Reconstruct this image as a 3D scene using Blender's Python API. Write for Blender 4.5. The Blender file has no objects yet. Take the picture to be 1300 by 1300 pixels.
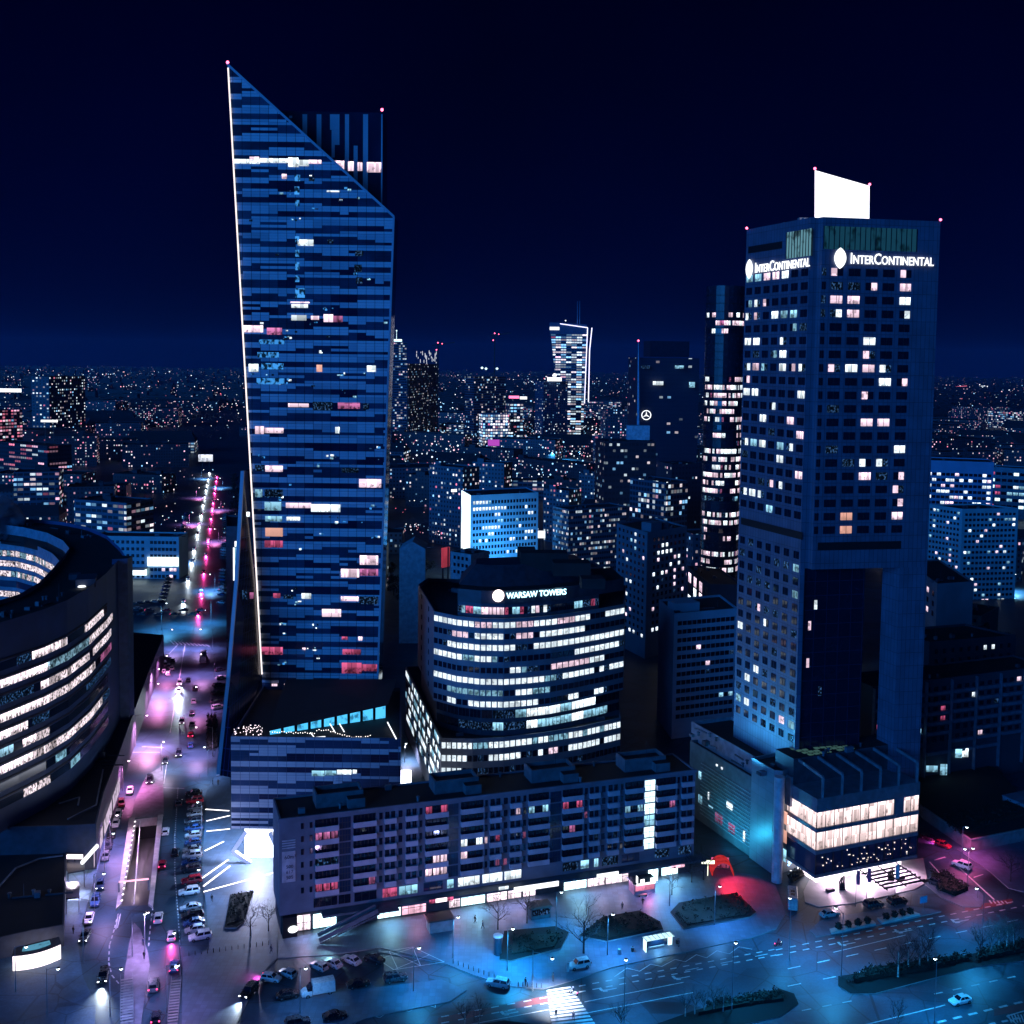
import bpy, math, random
from mathutils import Vector, Matrix
C = bpy.context.scene.collection
SC = bpy.context.scene
PI = math.pi
rad = math.radians
# ------------------------------------------------------------------ camera
EYE = Vector((0, 0, 120.0))
FPX, CX, CY = 1400.0, 650.0, 556.0
cd = bpy.data.cameras.new('camera')
cam = bpy.data.objects.new('camera', cd); C.objects.link(cam)
CM = Matrix.Rotation(rad(86), 3, 'X') @ Matrix.Rotation(rad(0.7), 3, 'Z')
cam.matrix_world = Matrix.Translation(EYE) @ CM.to_4x4()
cd.sensor_width = 36; cd.lens = FPX / 1300 * 36
cd.shift_y = -(650 - CY) / 1300
cd.clip_start = 1; cd.clip_end = 40000
SC.camera = cam
# ------------------------------------------------------------------ night sky
w = bpy.data.worlds.new('World'); SC.world = w; w.use_nodes = True
nt = w.node_tree; nt.nodes.clear()
wo = nt.nodes.new('ShaderNodeOutputWorld'); bg = nt.nodes.new('ShaderNodeBackground')
tc = nt.nodes.new('ShaderNodeTexCoord'); sx = nt.nodes.new('ShaderNodeSeparateXYZ')
rp = nt.nodes.new('ShaderNodeValToRGB')
nt.links.new(tc.outputs['Generated'], sx.inputs[0]); nt.links.new(sx.outputs[2], rp.inputs[0])
cn = nt.nodes.new('ShaderNodeTexNoise'); cn.inputs['Scale'].default_value = 2.6; cn.inputs['Detail'].default_value = 5   # uneven city glow in thin cloud
cm = nt.nodes.new('ShaderNodeMapRange'); cm.inputs[1].default_value = .3; cm.inputs[2].default_value = .7; cm.inputs[3].default_value = .72; cm.inputs[4].default_value = 1.3
cv = nt.nodes.new('ShaderNodeVectorMath'); cv.operation = 'SCALE'
nt.links.new(tc.outputs['Generated'], cn.inputs[0]); nt.links.new(cn.outputs[0], cm.inputs[0]); nt.links.new(rp.outputs[0], cv.inputs[0]); nt.links.new(cm.outputs[0], cv.inputs[3])
nt.links.new(cv.outputs[0], bg.inputs[0]); nt.links.new(bg.outputs[0], wo.inputs[0])
rp.color_ramp.interpolation = 'B_SPLINE'
e = rp.color_ramp.elements
e[0].position = 0.0; e[0].color = (0.0, 0.0012, 0.021, 1)
e[1].position = 0.30; e[1].color = (0.0, 0.0, 0.0075, 1)
for p, c in ((0.03, (0.0, 0.0010, 0.019, 1)), (0.08, (0.0, 0.0005, 0.015, 1)), (0.16, (0.0, 0.0002, 0.0125, 1))):
    q = e.new(p); q.color = c
bg.inputs[1].default_value = 1.0
# floodlit tower behind the viewpoint: a wide, low, blue key
sd = bpy.data.lights.new('flood_key', 'SUN'); sd.energy = 2.3; sd.angle = rad(38); sd.color = (0.02, 0.27, 1.0)
so = bpy.data.objects.new('flood_key', sd); C.objects.link(so)
so.rotation_euler = Vector((0.62, 0.80, -0.20)).to_track_quat('-Z', 'Y').to_euler()
SC.view_settings.view_transform = 'Standard'; SC.view_settings.look = 'None'
SC.view_settings.exposure = 0.0; SC.view_settings.gamma = 1.0
cy = SC.cycles
cy.use_denoising = True
cy.max_bounces = 5; cy.diffuse_bounces = 2; cy.glossy_bounces = 3; cy.transmission_bounces = 2
cy.sample_clamp_indirect = 3.0; cy.sample_clamp_direct = 0.0
cy.caustics_reflective = False; cy.caustics_refractive = False
cy.use_light_tree = True; cy.volume_bounces = 0
# ------------------------------------------------------------------ picture to place
def ray(u, v): return CM @ Vector(((u - CX) / FPX, (CY - v) / FPX, -1))
def G(u, v, z=0.0):
    d = ray(u, v); t = (z - EYE.z) / d.z
    return Vector((d.x * t, d.y * t, z))
def P(u, v, y):
    d = ray(u, v); t = y / d.y
    return EYE + d * t
def g2(u, v, z=0.0): return G(u, v, z).xy
def uv_of(p):
    q = CM.transposed() @ (Vector(p) - EYE)
    return (CX + FPX * q.x / -q.z, CY - FPX * q.y / -q.z)
# ------------------------------------------------------------------ materials
MATS = {}
def nodes(name):
    m = bpy.data.materials.new(name); m.use_nodes = True
    n = m.node_tree; n.nodes.clear()
    o = n.nodes.new('ShaderNodeOutputMaterial')
    return m, n, o
def N(n, t, **k):
    x = n.nodes.new(t)
    for a, b in k.items(): setattr(x, a, b)
    return x
def L(n, a, b): n.links.new(a, b)
def math_(n, op, a, b=None):
    x = N(n, 'ShaderNodeMath', operation=op)
    for i, q in enumerate((a, b)):
        if q is None: continue
        if isinstance(q, (int, float)): x.inputs[i].default_value = q
        else: L(n, q, x.inputs[i])
    return x.outputs[0]
def rgb_mix(n, f, a, b):
    x = N(n, 'ShaderNodeMix', data_type='RGBA')
    for s, q in ((0, f), (6, a), (7, b)):
        if isinstance(q, (int, float)): x.inputs[s].default_value = q
        elif isinstance(q, tuple): x.inputs[s].default_value = (*q[:3], 1)
        else: L(n, q, x.inputs[s])
    return x.outputs[2]
def mat(name, col, rough=0.6, metal=0.0, noise=0.35, scale=0.6, col2=None, spec=0.4):
    """plain surface with worn, uneven colour"""
    if name in MATS: return MATS[name]
    m, n, o = nodes(name); b = N(n, 'ShaderNodeBsdfPrincipled'); L(n, b.outputs[0], o.inputs[0])
    b.inputs['Roughness'].default_value = rough; b.inputs['Metallic'].default_value = metal
    b.inputs['Specular IOR Level'].default_value = spec
    if noise:
        g = N(n, 'ShaderNodeNewGeometry'); t = N(n, 'ShaderNodeTexNoise'); t.inputs['Scale'].default_value = scale
        t.inputs['Detail'].default_value = 5; L(n, g.outputs[0], t.inputs[0])
        c2 = col2 or tuple(c * (1 - noise) for c in col)
        r = N(n, 'ShaderNodeMapRange'); r.inputs[1].default_value = .35; r.inputs[2].default_value = .65; L(n, t.outputs[0], r.inputs[0])
        L(n, rgb_mix(n, r.outputs[0], tuple(c2), tuple(col)), b.inputs[0])
        L(n, math_(n, 'MULTIPLY_ADD', t.outputs[0], 0.3) if False else math_(n, 'ADD', math_(n, 'MULTIPLY', t.outputs[0], 0.2), rough - 0.1), b.inputs['Roughness'])
    else: b.inputs[0].default_value = (*col, 1)
    MATS[name] = m; return m
def panel(name, col, bw, bh, mortar=0.05, dark=0.45, rough=0.5, jitter=0.12, metal=0.0, off=0.0):
    """cladding or paving laid out in metres along each wall (UV)"""
    if name in MATS: return MATS[name]
    m, n, o = nodes(name); b = N(n, 'ShaderNodeBsdfPrincipled'); L(n, b.outputs[0], o.inputs[0])
    u = N(n, 'ShaderNodeUVMap'); t = N(n, 'ShaderNodeTexBrick', offset=0.0, squash=1.0)
    t.inputs['Scale'].default_value = 1.0; t.inputs['Mortar Size'].default_value = mortar
    t.inputs['Brick Width'].default_value = bw; t.inputs['Row Height'].default_value = bh
    t.inputs['Mortar Smooth'].default_value = 0.2
    t.inputs['Color1'].default_value = (*col, 1); t.inputs['Color2'].default_value = (*[c * (1 - jitter) for c in col], 1)
    t.inputs['Mortar'].default_value = (*[c * dark for c in col], 1)
    mp = N(n, 'ShaderNodeMapping'); mp.inputs[1].default_value = (0, off, 0); L(n, u.outputs[0], mp.inputs[0]); L(n, mp.outputs[0], t.inputs[0])
    g = N(n, 'ShaderNodeNewGeometry'); z = N(n, 'ShaderNodeTexNoise'); z.inputs['Scale'].default_value = .25; z.inputs['Detail'].default_value = 6
    L(n, g.outputs[0], z.inputs[0])
    k = N(n, 'ShaderNodeMapRange'); k.inputs[1].default_value = .3; k.inputs[2].default_value = .7; k.inputs[3].default_value = .72; k.inputs[4].default_value = 1.0; L(n, z.outputs[0], k.inputs[0])
    mm = N(n, 'ShaderNodeVectorMath', operation='SCALE'); L(n, t.outputs[0], mm.inputs[0]); L(n, k.outputs[0], mm.inputs[3])
    L(n, mm.outputs[0], b.inputs[0]); b.inputs['Roughness'].default_value = rough; b.inputs['Metallic'].default_value = metal
    MATS[name] = m; return m
def glow(name, col, s, contrast=0.0, scale=1.1, sample=False, low=0.12, vary=0.0, thr=.40, mode='room'):
    """something that gives off light; contrast = what is seen through a lit pane: ceiling glow, curtains, furniture"""
    if name in MATS: return MATS[name]
    m, n, o = nodes(name); em = N(n, 'ShaderNodeEmission'); L(n, em.outputs[0], o.inputs[0])
    em.inputs[0].default_value = (*col, 1); em.inputs[1].default_value = s
    if contrast:
        g = N(n, 'ShaderNodeNewGeometry'); mp = N(n, 'ShaderNodeMapping'); mp.inputs[3].default_value = (scale, scale, scale * 0.75)
        L(n, g.outputs[0], mp.inputs[0])
        t = N(n, 'ShaderNodeTexNoise'); t.inputs['Scale'].default_value = 1.0; t.inputs['Detail'].default_value = 3; L(n, mp.outputs[0], t.inputs[0])
        r = N(n, 'ShaderNodeMapRange'); r.inputs[1].default_value = thr - .05; r.inputs[2].default_value = thr + .06
        r.inputs[3].default_value = low; L(n, t.outputs[0], r.inputs[0])
        v = r.outputs[0]
        if mode == 'room':
            u = N(n, 'ShaderNodeUVMap'); sx_ = N(n, 'ShaderNodeSeparateXYZ'); L(n, u.outputs[0], sx_.inputs[0]); U, V = sx_.outputs[0], sx_.outputs[1]
            lowmask = N(n, 'ShaderNodeMapRange'); L(n, V, lowmask.inputs[0]); lowmask.inputs[1].default_value = .62; lowmask.inputs[2].default_value = .30
            furn = math_(n, 'SUBTRACT', 1.0, math_(n, 'MULTIPLY', lowmask.outputs[0], math_(n, 'SUBTRACT', 1.0, v)))
            sn = N(n, 'ShaderNodeVectorMath', operation='SNAP'); L(n, g.outputs[0], sn.inputs[0]); sn.inputs[1].default_value = (2.6, 2.6, 3.0)
            wn = N(n, 'ShaderNodeTexWhiteNoise', noise_dimensions='3D'); L(n, sn.outputs[0], wn.inputs[0]); c = N(n, 'ShaderNodeSeparateColor'); L(n, wn.outputs[1], c.inputs[0])
            edge = math_(n, 'ABSOLUTE', math_(n, 'SUBTRACT', U, c.outputs[2]))
            curtain = math_(n, 'SUBTRACT', 1.0, math_(n, 'MULTIPLY', math_(n, 'LESS_THAN', edge, math_(n, 'MULTIPLY', c.outputs[0], .34)), .55))
            grad = math_(n, 'ADD', .50, math_(n, 'MULTIPLY', V, .75))
            v = math_(n, 'MULTIPLY', math_(n, 'MULTIPLY', furn, curtain), math_(n, 'MULTIPLY', grad, math_(n, 'ADD', .55, math_(n, 'MULTIPLY', c.outputs[1], .6))))
        if contrast < 1: v = math_(n, 'ADD', math_(n, 'MULTIPLY', v, contrast), 1 - contrast)
        if vary:
            oi = N(n, 'ShaderNodeObjectInfo')
            v = math_(n, 'MULTIPLY', v, math_(n, 'ADD', math_(n, 'MULTIPLY', oi.outputs['Random'], vary), 1 - vary))
        L(n, math_(n, 'MULTIPLY', v, s), em.inputs[1])
    if not sample:
        m.cycles.emission_sampling = 'NONE'
    MATS[name] = m; return m
def citywall(name, wall, lit, pu=3.2, pv=3.1, strength=1.5, tint=0.5, wu=.46, wv=.44, run=1, unlit=(.004, .008, .02)):
    """far house front: a grid of panes in metres (UV), some of them lit"""
    if name in MATS: return MATS[name]
    m, n, o = nodes(name)
    u = N(n, 'ShaderNodeUVMap'); s = N(n, 'ShaderNodeSeparateXYZ'); L(n, u.outputs[0], s.inputs[0])
    a = math_(n, 'DIVIDE', s.outputs[0], pu); c = math_(n, 'DIVIDE', s.outputs[1], pv)
    fa, fc = math_(n, 'FLOOR', a), math_(n, 'FLOOR', c)
    xa, xc = math_(n, 'FRACT', a), math_(n, 'FRACT', c)
    ina = math_(n, 'COMPARE', xa, .5); n.nodes[-1].inputs[2].default_value = wu / 2
    inc = math_(n, 'COMPARE', xc, .5); n.nodes[-1].inputs[2].default_value = wv / 2
    win = math_(n, 'MULTIPLY', ina, inc)
    oi = N(n, 'ShaderNodeObjectInfo')
    rr = math_(n, 'FLOOR', math_(n, 'DIVIDE', fa, run)) if run > 1 else fa
    cb = N(n, 'ShaderNodeCombineXYZ'); L(n, rr, cb.inputs[0]); L(n, fc, cb.inputs[1])
    L(n, math_(n, 'MULTIPLY', oi.outputs['Random'], 91.0), cb.inputs[2])
    wn = N(n, 'ShaderNodeTexWhiteNoise', noise_dimensions='3D'); L(n, cb.outputs[0], wn.inputs[0])
    th = math_(n, 'LESS_THAN', wn.outputs[0], lit)
    sc = N(n, 'ShaderNodeSeparateColor'); L(n, wn.outputs[1], sc.inputs[0])
    ramp = N(n, 'ShaderNodeValToRGB'); ramp.color_ramp.interpolation = 'CONSTANT'; L(n, sc.outputs[1], ramp.inputs[0])
    el = ramp.color_ramp.elements; el[0].color = (.75, .9, 1, 1); el[1].position = tint; el[1].color = (1, .55, .75, 1)
    for p, q in ((tint * .45, (.25, .6, 1, 1)), (tint * .7, (1, .85, .92, 1)), (min(.97, tint + .35), (1, .25, .4, 1))):
        x = el.new(p); x.color = q
    b = N(n, 'ShaderNodeBsdfPrincipled'); b.inputs['Roughness'].default_value = .6
    L(n, rgb_mix(n, win, wall, unlit), b.inputs[0])
    b.inputs['Emission Color'].default_value = (1, 1, 1, 1)
    L(n, ramp.outputs[0], b.inputs['Emission Color'])
    g = N(n, 'ShaderNodeNewGeometry'); tn = N(n, 'ShaderNodeTexNoise'); tn.inputs['Scale'].default_value = .6; L(n, g.outputs[0], tn.inputs[0])
    br = math_(n, 'MULTIPLY', math_(n, 'ADD', math_(n, 'MULTIPLY', math_(n, 'POWER', sc.outputs[2], 2.0), 1.3), .15), math_(n, 'ADD', tn.outputs[0], .3))
    L(n, math_(n, 'MULTIPLY', math_(n, 'MULTIPLY', win, th), math_(n, 'MULTIPLY', br, strength)), b.inputs['Emission Strength'])
    L(n, b.outputs[0], o.inputs[0]); m.cycles.emission_sampling = 'NONE'
    MATS[name] = m; return m
ASPHALT = mat('asphalt', (.055, .056, .06), .42, noise=.35, scale=.35)
ROOF = mat('bitumen_roof', (.018, .019, .022), .85, noise=.4, scale=.3)
CONC = mat('concrete', (.30, .30, .31), .8)
DARK = mat('dark_metal', (.02, .022, .026), .45, noise=.2)
STEEL = mat('painted_steel', (.22, .24, .27), .4, noise=.2)
GLASS = mat('dark_glass', (.006, .010, .022), .08, noise=0, spec=.6)
GLASS_B = mat('blue_dark_glass', (.012, .03, .07), .12, noise=0, spec=.6)
WHITE = mat('white_paint', (.75, .75, .76), .5, noise=.15)
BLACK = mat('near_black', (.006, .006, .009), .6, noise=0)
LW = glow('lit_white', (.80, .92, 1), 2.9, .85, 1.3, vary=.5)
LP = glow('lit_pinkish', (1, .72, .88), 2.3, .88, 1.3, vary=.5)
LC = glow('lit_cyan', (.35, .75, 1), 1.5, .9, 1.2, vary=.5, thr=.46)
LO = glow('lit_orange', (1, .50, .40), 1.1, .35, .5, vary=.3)
LR = glow('lit_red', (1, .16, .38), .9, .95, 1.6, vary=.4, thr=.46)
LM = glow('lit_magenta', (.95, .28, .65), .8, .95, 1.5, vary=.5, thr=.46)
LD = glow('dim_pane_glint', (.10, .30, .75), .42, 1, 2.4, vary=.5, thr=.57, low=.03, mode='speck')  # dim panes; the glowing specks also stand in for reflections in the glass
LB = glow('blue_reflection', (.06, .38, 1), 1.0, 1, 1.0, vary=.3, thr=.48, low=.05, mode='speck')  # blue glow painted in for reflections of the floodlit tower
PURE = glow('sign_white', (.92, .95, 1), 1.8)
PURE_C = glow("stair_white", (.62, .92, 1), 2.4, .35, 1.2)
OFFW = glow("office_white", (.78, .91, 1), 2.5, .7, 1.4, vary=.3)
PURE_P = glow('sign_pinkwhite', (1, .82, .9), 2.6)
REDLAMP = glow('red_beacon', (1, .12, .25), 6)
# ------------------------------------------------------------------ mesh helper
class MB:
    def __init__(s): s.v, s.f, s.m, s.uv = [], [], [], []
    def face(s, pts, mi=0, uv=None):
        i = len(s.v); s.v += [tuple(p) for p in pts]; s.f.append(tuple(range(i, i + len(pts)))); s.m.append(mi)
        s.uv.append(uv if uv else [(0.0, 0.0)] * len(pts))
    def prism(s, pts, z0, z1, mi=0, mt=None, bottom=False, top=True, u0=0.0, para=0.0):
        pts = ccw(pts); mt = mi if mt is None else mt; d = u0
        for i in range(len(pts)):
            a, b = pts[i], pts[(i + 1) % len(pts)]; l = (Vector(b) - Vector(a)).length
            s.face([(a[0], a[1], z0), (b[0], b[1], z0), (b[0], b[1], z1), (a[0], a[1], z1)], mi, [(d, z0), (d + l, z0), (d + l, z1), (d, z1)]); d += l + 1.7
        if top:
            if para:
                q = inset(pts, .35)
                for i in range(len(pts)):
                    j = (i + 1) % len(pts)
                    s.face([(*pts[i], z1), (*pts[j], z1), (*q[j], z1), (*q[i], z1)], mi)
                    s.face([(*q[j], z1), (*q[j], z1 - para), (*q[i], z1 - para), (*q[i], z1)][::-1], mi)
                s.face([(*p, z1 - para) for p in q], mt, [tuple(p) for p in q])
            else: s.face([(p[0], p[1], z1) for p in pts], mt, [(p[0], p[1]) for p in pts])
        if bottom: s.face([(p[0], p[1], z0) for p in reversed(pts)], mi)
    def box(s, c, sx, sy, sz, rz=0.0, mi=0, taper=1.0):
        """box standing on c"""
        co, si = math.cos(rz), math.sin(rz)
        def q(x, y, z): return (c[0] + x * co - y * si, c[1] + x * si + y * co, c[2] + z)
        a, b = sx / 2, sy / 2; t = taper
        lo = [q(-a, -b, 0), q(a, -b, 0), q(a, b, 0), q(-a, b, 0)]; hi = [q(-a * t, -b * t, sz), q(a * t, -b * t, sz), q(a * t, b * t, sz), q(-a * t, b * t, sz)]
        s.face(lo[::-1], mi); s.face(hi, mi)
        for i in range(4):
            j = (i + 1) % 4; s.face([lo[i], lo[j], hi[j], hi[i]], mi, [(0, 0), (1, 0), (1, 1), (0, 1)])
    def tube(s, pts, r0, r1=None, k=6, mi=0, cap=True):
        r1 = r0 if r1 is None else r1; rings = []; n = len(pts)
        pts = [Vector(p) for p in pts]
        for i, p in enumerate(pts):
            d = (pts[min(i + 1, n - 1)] - pts[max(i - 1, 0)]).normalized()
            a = d.orthogonal().normalized(); b = d.cross(a); r = r0 + (r1 - r0) * i / max(1, n - 1)
            rings.append([p + (a * math.cos(2 * PI * j / k) + b * math.sin(2 * PI * j / k)) * r for j in range(k)])
        for i in range(n - 1):
            for j in range(k):
                s.face([rings[i][j], rings[i][(j + 1) % k], rings[i + 1][(j + 1) % k], rings[i + 1][j]], mi)
        if cap: s.face(rings[0][::-1], mi); s.face(rings[-1], mi)
    def lathe(s, c, prof, k=12, mi=0):
        for (r0, z0), (r1, z1) in zip(prof, prof[1:]):
            for j in range(k):
                a, b = 2 * PI * j / k, 2 * PI * (j + 1) / k
                s.face([(c[0] + r0 * math.cos(a), c[1] + r0 * math.sin(a), c[2] + z0), (c[0] + r0 * math.cos(b), c[1] + r0 * math.sin(b), c[2] + z0),
                        (c[0] + r1 * math.cos(b), c[1] + r1 * math.sin(b), c[2] + z1), (c[0] + r1 * math.cos(a), c[1] + r1 * math.sin(a), c[2] + z1)], mi)
    def bar(s, a, b, w, h=None, mi=0):
        a, b = Vector(a), Vector(b); h = w if h is None else h
        d = (b - a).normalized(); x = d.cross(Vector((0, 0, 1)))
        x = Vector((1, 0, 0)) if x.length < 1e-3 else x.normalized()
        y = x.cross(d); x *= w / 2; y *= h / 2
        p = [a - x - y, a + x - y, a + x + y, a - x + y]; q = [v + (b - a) for v in p]
        s.face(p, mi); s.face(q[::-1], mi)
        for i in range(4): s.face([p[i], q[i], q[(i + 1) % 4], p[(i + 1) % 4]], mi)
    def mesh(s, name, mats, off=None):
        me = bpy.data.meshes.new(name)
        v = s.v if off is None else [(a - off[0], b - off[1], c - off[2]) for a, b, c in s.v]
        me.from_pydata(v, [], s.f)
        ul = me.uv_layers.new(name='UVMap')
        flat = [c for f in s.uv for p in f for c in p]
        ul.data.foreach_set('uv', flat)
        me.polygons.foreach_set('material_index', s.m)
        for m in (mats if isinstance(mats, (list, tuple)) else [mats]): me.materials.append(m)
        me.update(); return me
    def build(s, name, mats, parent=None, off=None):
        if parent is not None: off = wloc(parent)
        o = bpy.data.objects.new(name, s.mesh(name, mats, off)); C.objects.link(o)
        if parent is not None: o.parent = parent
        elif off is not None: o.location = off
        return o
def wloc(o):
    p = Vector(o.location)
    while o.parent: o = o.parent; p += o.location
    return p
def ccw(pts):
    pts = [Vector((p[0], p[1])) for p in pts]
    a = sum(pts[i].x * pts[(i + 1) % len(pts)].y - pts[(i + 1) % len(pts)].x * pts[i].y for i in range(len(pts)))
    return pts if a > 0 else pts[::-1]
def inset(pts, d):
    n = len(pts); out = []
    for i in range(n):
        p0, p1, p2 = Vector(pts[i - 1]), Vector(pts[i]), Vector(pts[(i + 1) % n])
        a, b = (p1 - p0).normalized(), (p2 - p1).normalized()
        na, nb = Vector((-a.y, a.x)), Vector((-b.y, b.x))
        k = na + nb; l = max(.3, 1 + na.dot(nb))
        out.append(p1 + k * (d / l))
    return out
def tag(o, label, cat, group=None, kind=None):
    if label: o['label'] = label
    if cat: o['category'] = cat
    if group: o['group'] = group
    if kind: o['kind'] = kind
    return o
def thing(name, label, cat, loc=(0, 0, 0), rz=0.0, group=None):
    o = bpy.data.objects.new(name, None); C.objects.link(o); o.location = loc; o.rotation_euler = (0, 0, rz)
    o.empty_display_size = .1
    return tag(o, label, cat, group)
def structure(name, mb, m):
    o = mb.build(name, m); o['kind'] = 'structure'; return o
def cube_mesh(name, sx, sy, sz, mats): b = MB(); b.box((0, 0, -sz / 2), sx, sy, sz); return b.mesh(name, mats)
PANES = {}
SPLIT = random.Random(99)
def pane_mesh(w, h, bars, depth=.14):
    k = (round(w, 2), round(h, 2), bars, depth)
    if k not in PANES:
        b = MB(); b.box((0, 0, -h / 2), w, depth, h, 0, 0)
        nb, hb = bars
        for i in range(nb): b.box((-w / 2 + w * (i + 1) / (nb + 1), -depth / 2 - .03, -h / 2), .09, .05, h, 0, 1)
        for i in range(hb): b.box((0, -depth / 2 - .02, -h / 2 + h * (i + 1) / (hb + 1)), w, .03, .09, 0, 1)
        PANES[k] = b.mesh('window', [GLASS, DARK])
    return PANES[k]
class Bld:
    """a building: Empty at its foot, parts as children"""
    def __init__(s, name, label, cat, foot, z0=0.0, group=None):
        f = ccw(foot); c = sum(f, Vector((0, 0))) / len(f)
        s.root = thing(name, label, cat, (c.x, c.y, z0), 0, group); s.items = {}
    def part(s, name, mb, mats): return mb.build(name, mats, s.root)
    def add(s, kind, mesh, loc, rz, m, size): s.items.setdefault(kind, []).append((mesh, Vector(loc), rz, m, size))
    def pane(s, loc, rz, w, h, m, bars=(0, 0), kind='window'):
        s.add(kind, pane_mesh(w, h, bars), loc, rz, m, w * h / (Vector(loc) - EYE).length_squared * (1.3 if m not in (GLASS, GLASS_B) else 1))
    def grid(s, A, B, cols, rows, w, h, pick, bars=(0, 0), out=.03, kind='window'):
        """cols: metres along A->B; rows: heights of the pane centres; pick(r, c) gives the pane's material or None"""
        A, B = Vector(A[:2]), Vector(B[:2]); d = (B - A).normalized(); nrm = Vector((d.y, -d.x)); rz = math.atan2(d.y, d.x)
        for r, z in enumerate(rows):
            for c, x in enumerate(cols):
                m = pick(r, c)
                if m is None: continue
                p = A + d * x + nrm * out
                if bars == (1, 0) and m in (LW, LP, LC, LM, LR) and SPLIT.random() < .42:     # one curtain drawn: only half the window is bright
                    W_ = w[c] if isinstance(w, (list, tuple)) else w; s_ = SPLIT.choice((-1, 1))
                    for k_, m2 in ((s_, m), (-s_, SPLIT.choice((GLASS, LD)))):
                        q = p + d * (k_ * W_ / 4); s.pane((q.x, q.y, z), rz, W_ / 2 - .05, h, m2, (0, 0), kind)
                    continue
                s.pane((p.x, p.y, z), rz, w[c] if isinstance(w, (list, tuple)) else w, h, m, bars, kind)
    def finish(s, cap=96):
        base = s.root.location
        for kind, it in s.items.items():
            it.sort(key=lambda q: -q[4])
            for mesh, loc, rz, m, _ in it[:cap]:
                o = bpy.data.objects.new(kind, mesh); C.objects.link(o); o.parent = s.root
                o.location = loc - base; o.rotation_euler = (0, 0, rz)
                if m: o.material_slots[0].link = 'OBJECT'; o.material_slots[0].material = m
            rest = it[cap:]
            if rest:
                b = MB(); ms = []
                for mesh, loc, rz, m, _ in rest:
                    R = Matrix.Translation(loc) @ Matrix.Rotation(rz, 4, 'Z'); slots = []
                    for i, sm in enumerate(mesh.materials):
                        q = m if (i == 0 and m) else sm
                        if q not in ms: ms.append(q)
                        slots.append(ms.index(q))
                    vs = [R @ v.co for v in mesh.vertices]
                    for p in mesh.polygons: b.face([vs[i] for i in p.vertices], slots[p.material_index])
                o = b.build('further_' + kind, ms, s.root); o['kind'] = 'stuff'
        return s.root
def text(body, size, m, parent, loc, rot, name='lettering', extrude=.06, caps=None, align='LEFT', sx=1.0, bold=0.0):
    c = bpy.data.curves.new(name, 'FONT'); c.body = body; c.size = size; c.extrude = extrude; c.align_x = align; c.offset = bold
    c.resolution_u = 3
    if caps:
        c.small_caps_scale = .78
        for i, ch in enumerate(body):
            if ch in caps: c.body_format[i].use_small_caps = True
    o = bpy.data.objects.new(name, c); C.objects.link(o); c.materials.append(m)
    bpy.context.view_layer.update()
    me = bpy.data.meshes.new_from_object(o.evaluated_get(bpy.context.evaluated_depsgraph_get())); bpy.data.objects.remove(o)
    me.name = name; o = bpy.data.objects.new(name, me); C.objects.link(o)
    o.parent = parent; o.location = Vector(loc) - wloc(parent); o.rotation_euler = rot; o.scale = (sx, 1, 1)
    return o
ORD = 'first second third fourth fifth sixth seventh eighth ninth tenth eleventh twelfth thirteenth fourteenth fifteenth sixteenth seventeenth eighteenth nineteenth twentieth'.split()
def ordn(i):
    if i < 20: return ORD[i]
    i += 1
    return '%d%s' % (i, 'th' if i % 100 in (11, 12, 13) else {1: 'st', 2: 'nd', 3: 'rd'}.get(i % 10, 'th'))
def clip_half(poly, a, b):
    """keep the part of a 2-d polygon to the left of a->b"""
    out = []
    def sd(p): return (b[0] - a[0]) * (p[1] - a[1]) - (b[1] - a[1]) * (p[0] - a[0])
    for i in range(len(poly)):
        p, q = poly[i], poly[(i + 1) % len(poly)]; sp, sq = sd(p), sd(q)
        if sp >= 0: out.append(p)
        if (sp >= 0) != (sq >= 0):
            t = sp / (sp - sq); out.append((p[0] + (q[0] - p[0]) * t, p[1] + (q[1] - p[1]) * t))
    return out
def clip_convex(poly, outline):
    for i in range(len(outline)):
        poly = clip_half(poly, outline[i], outline[(i + 1) % len(outline)])
        if len(poly) < 3: return None
    return poly

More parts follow.
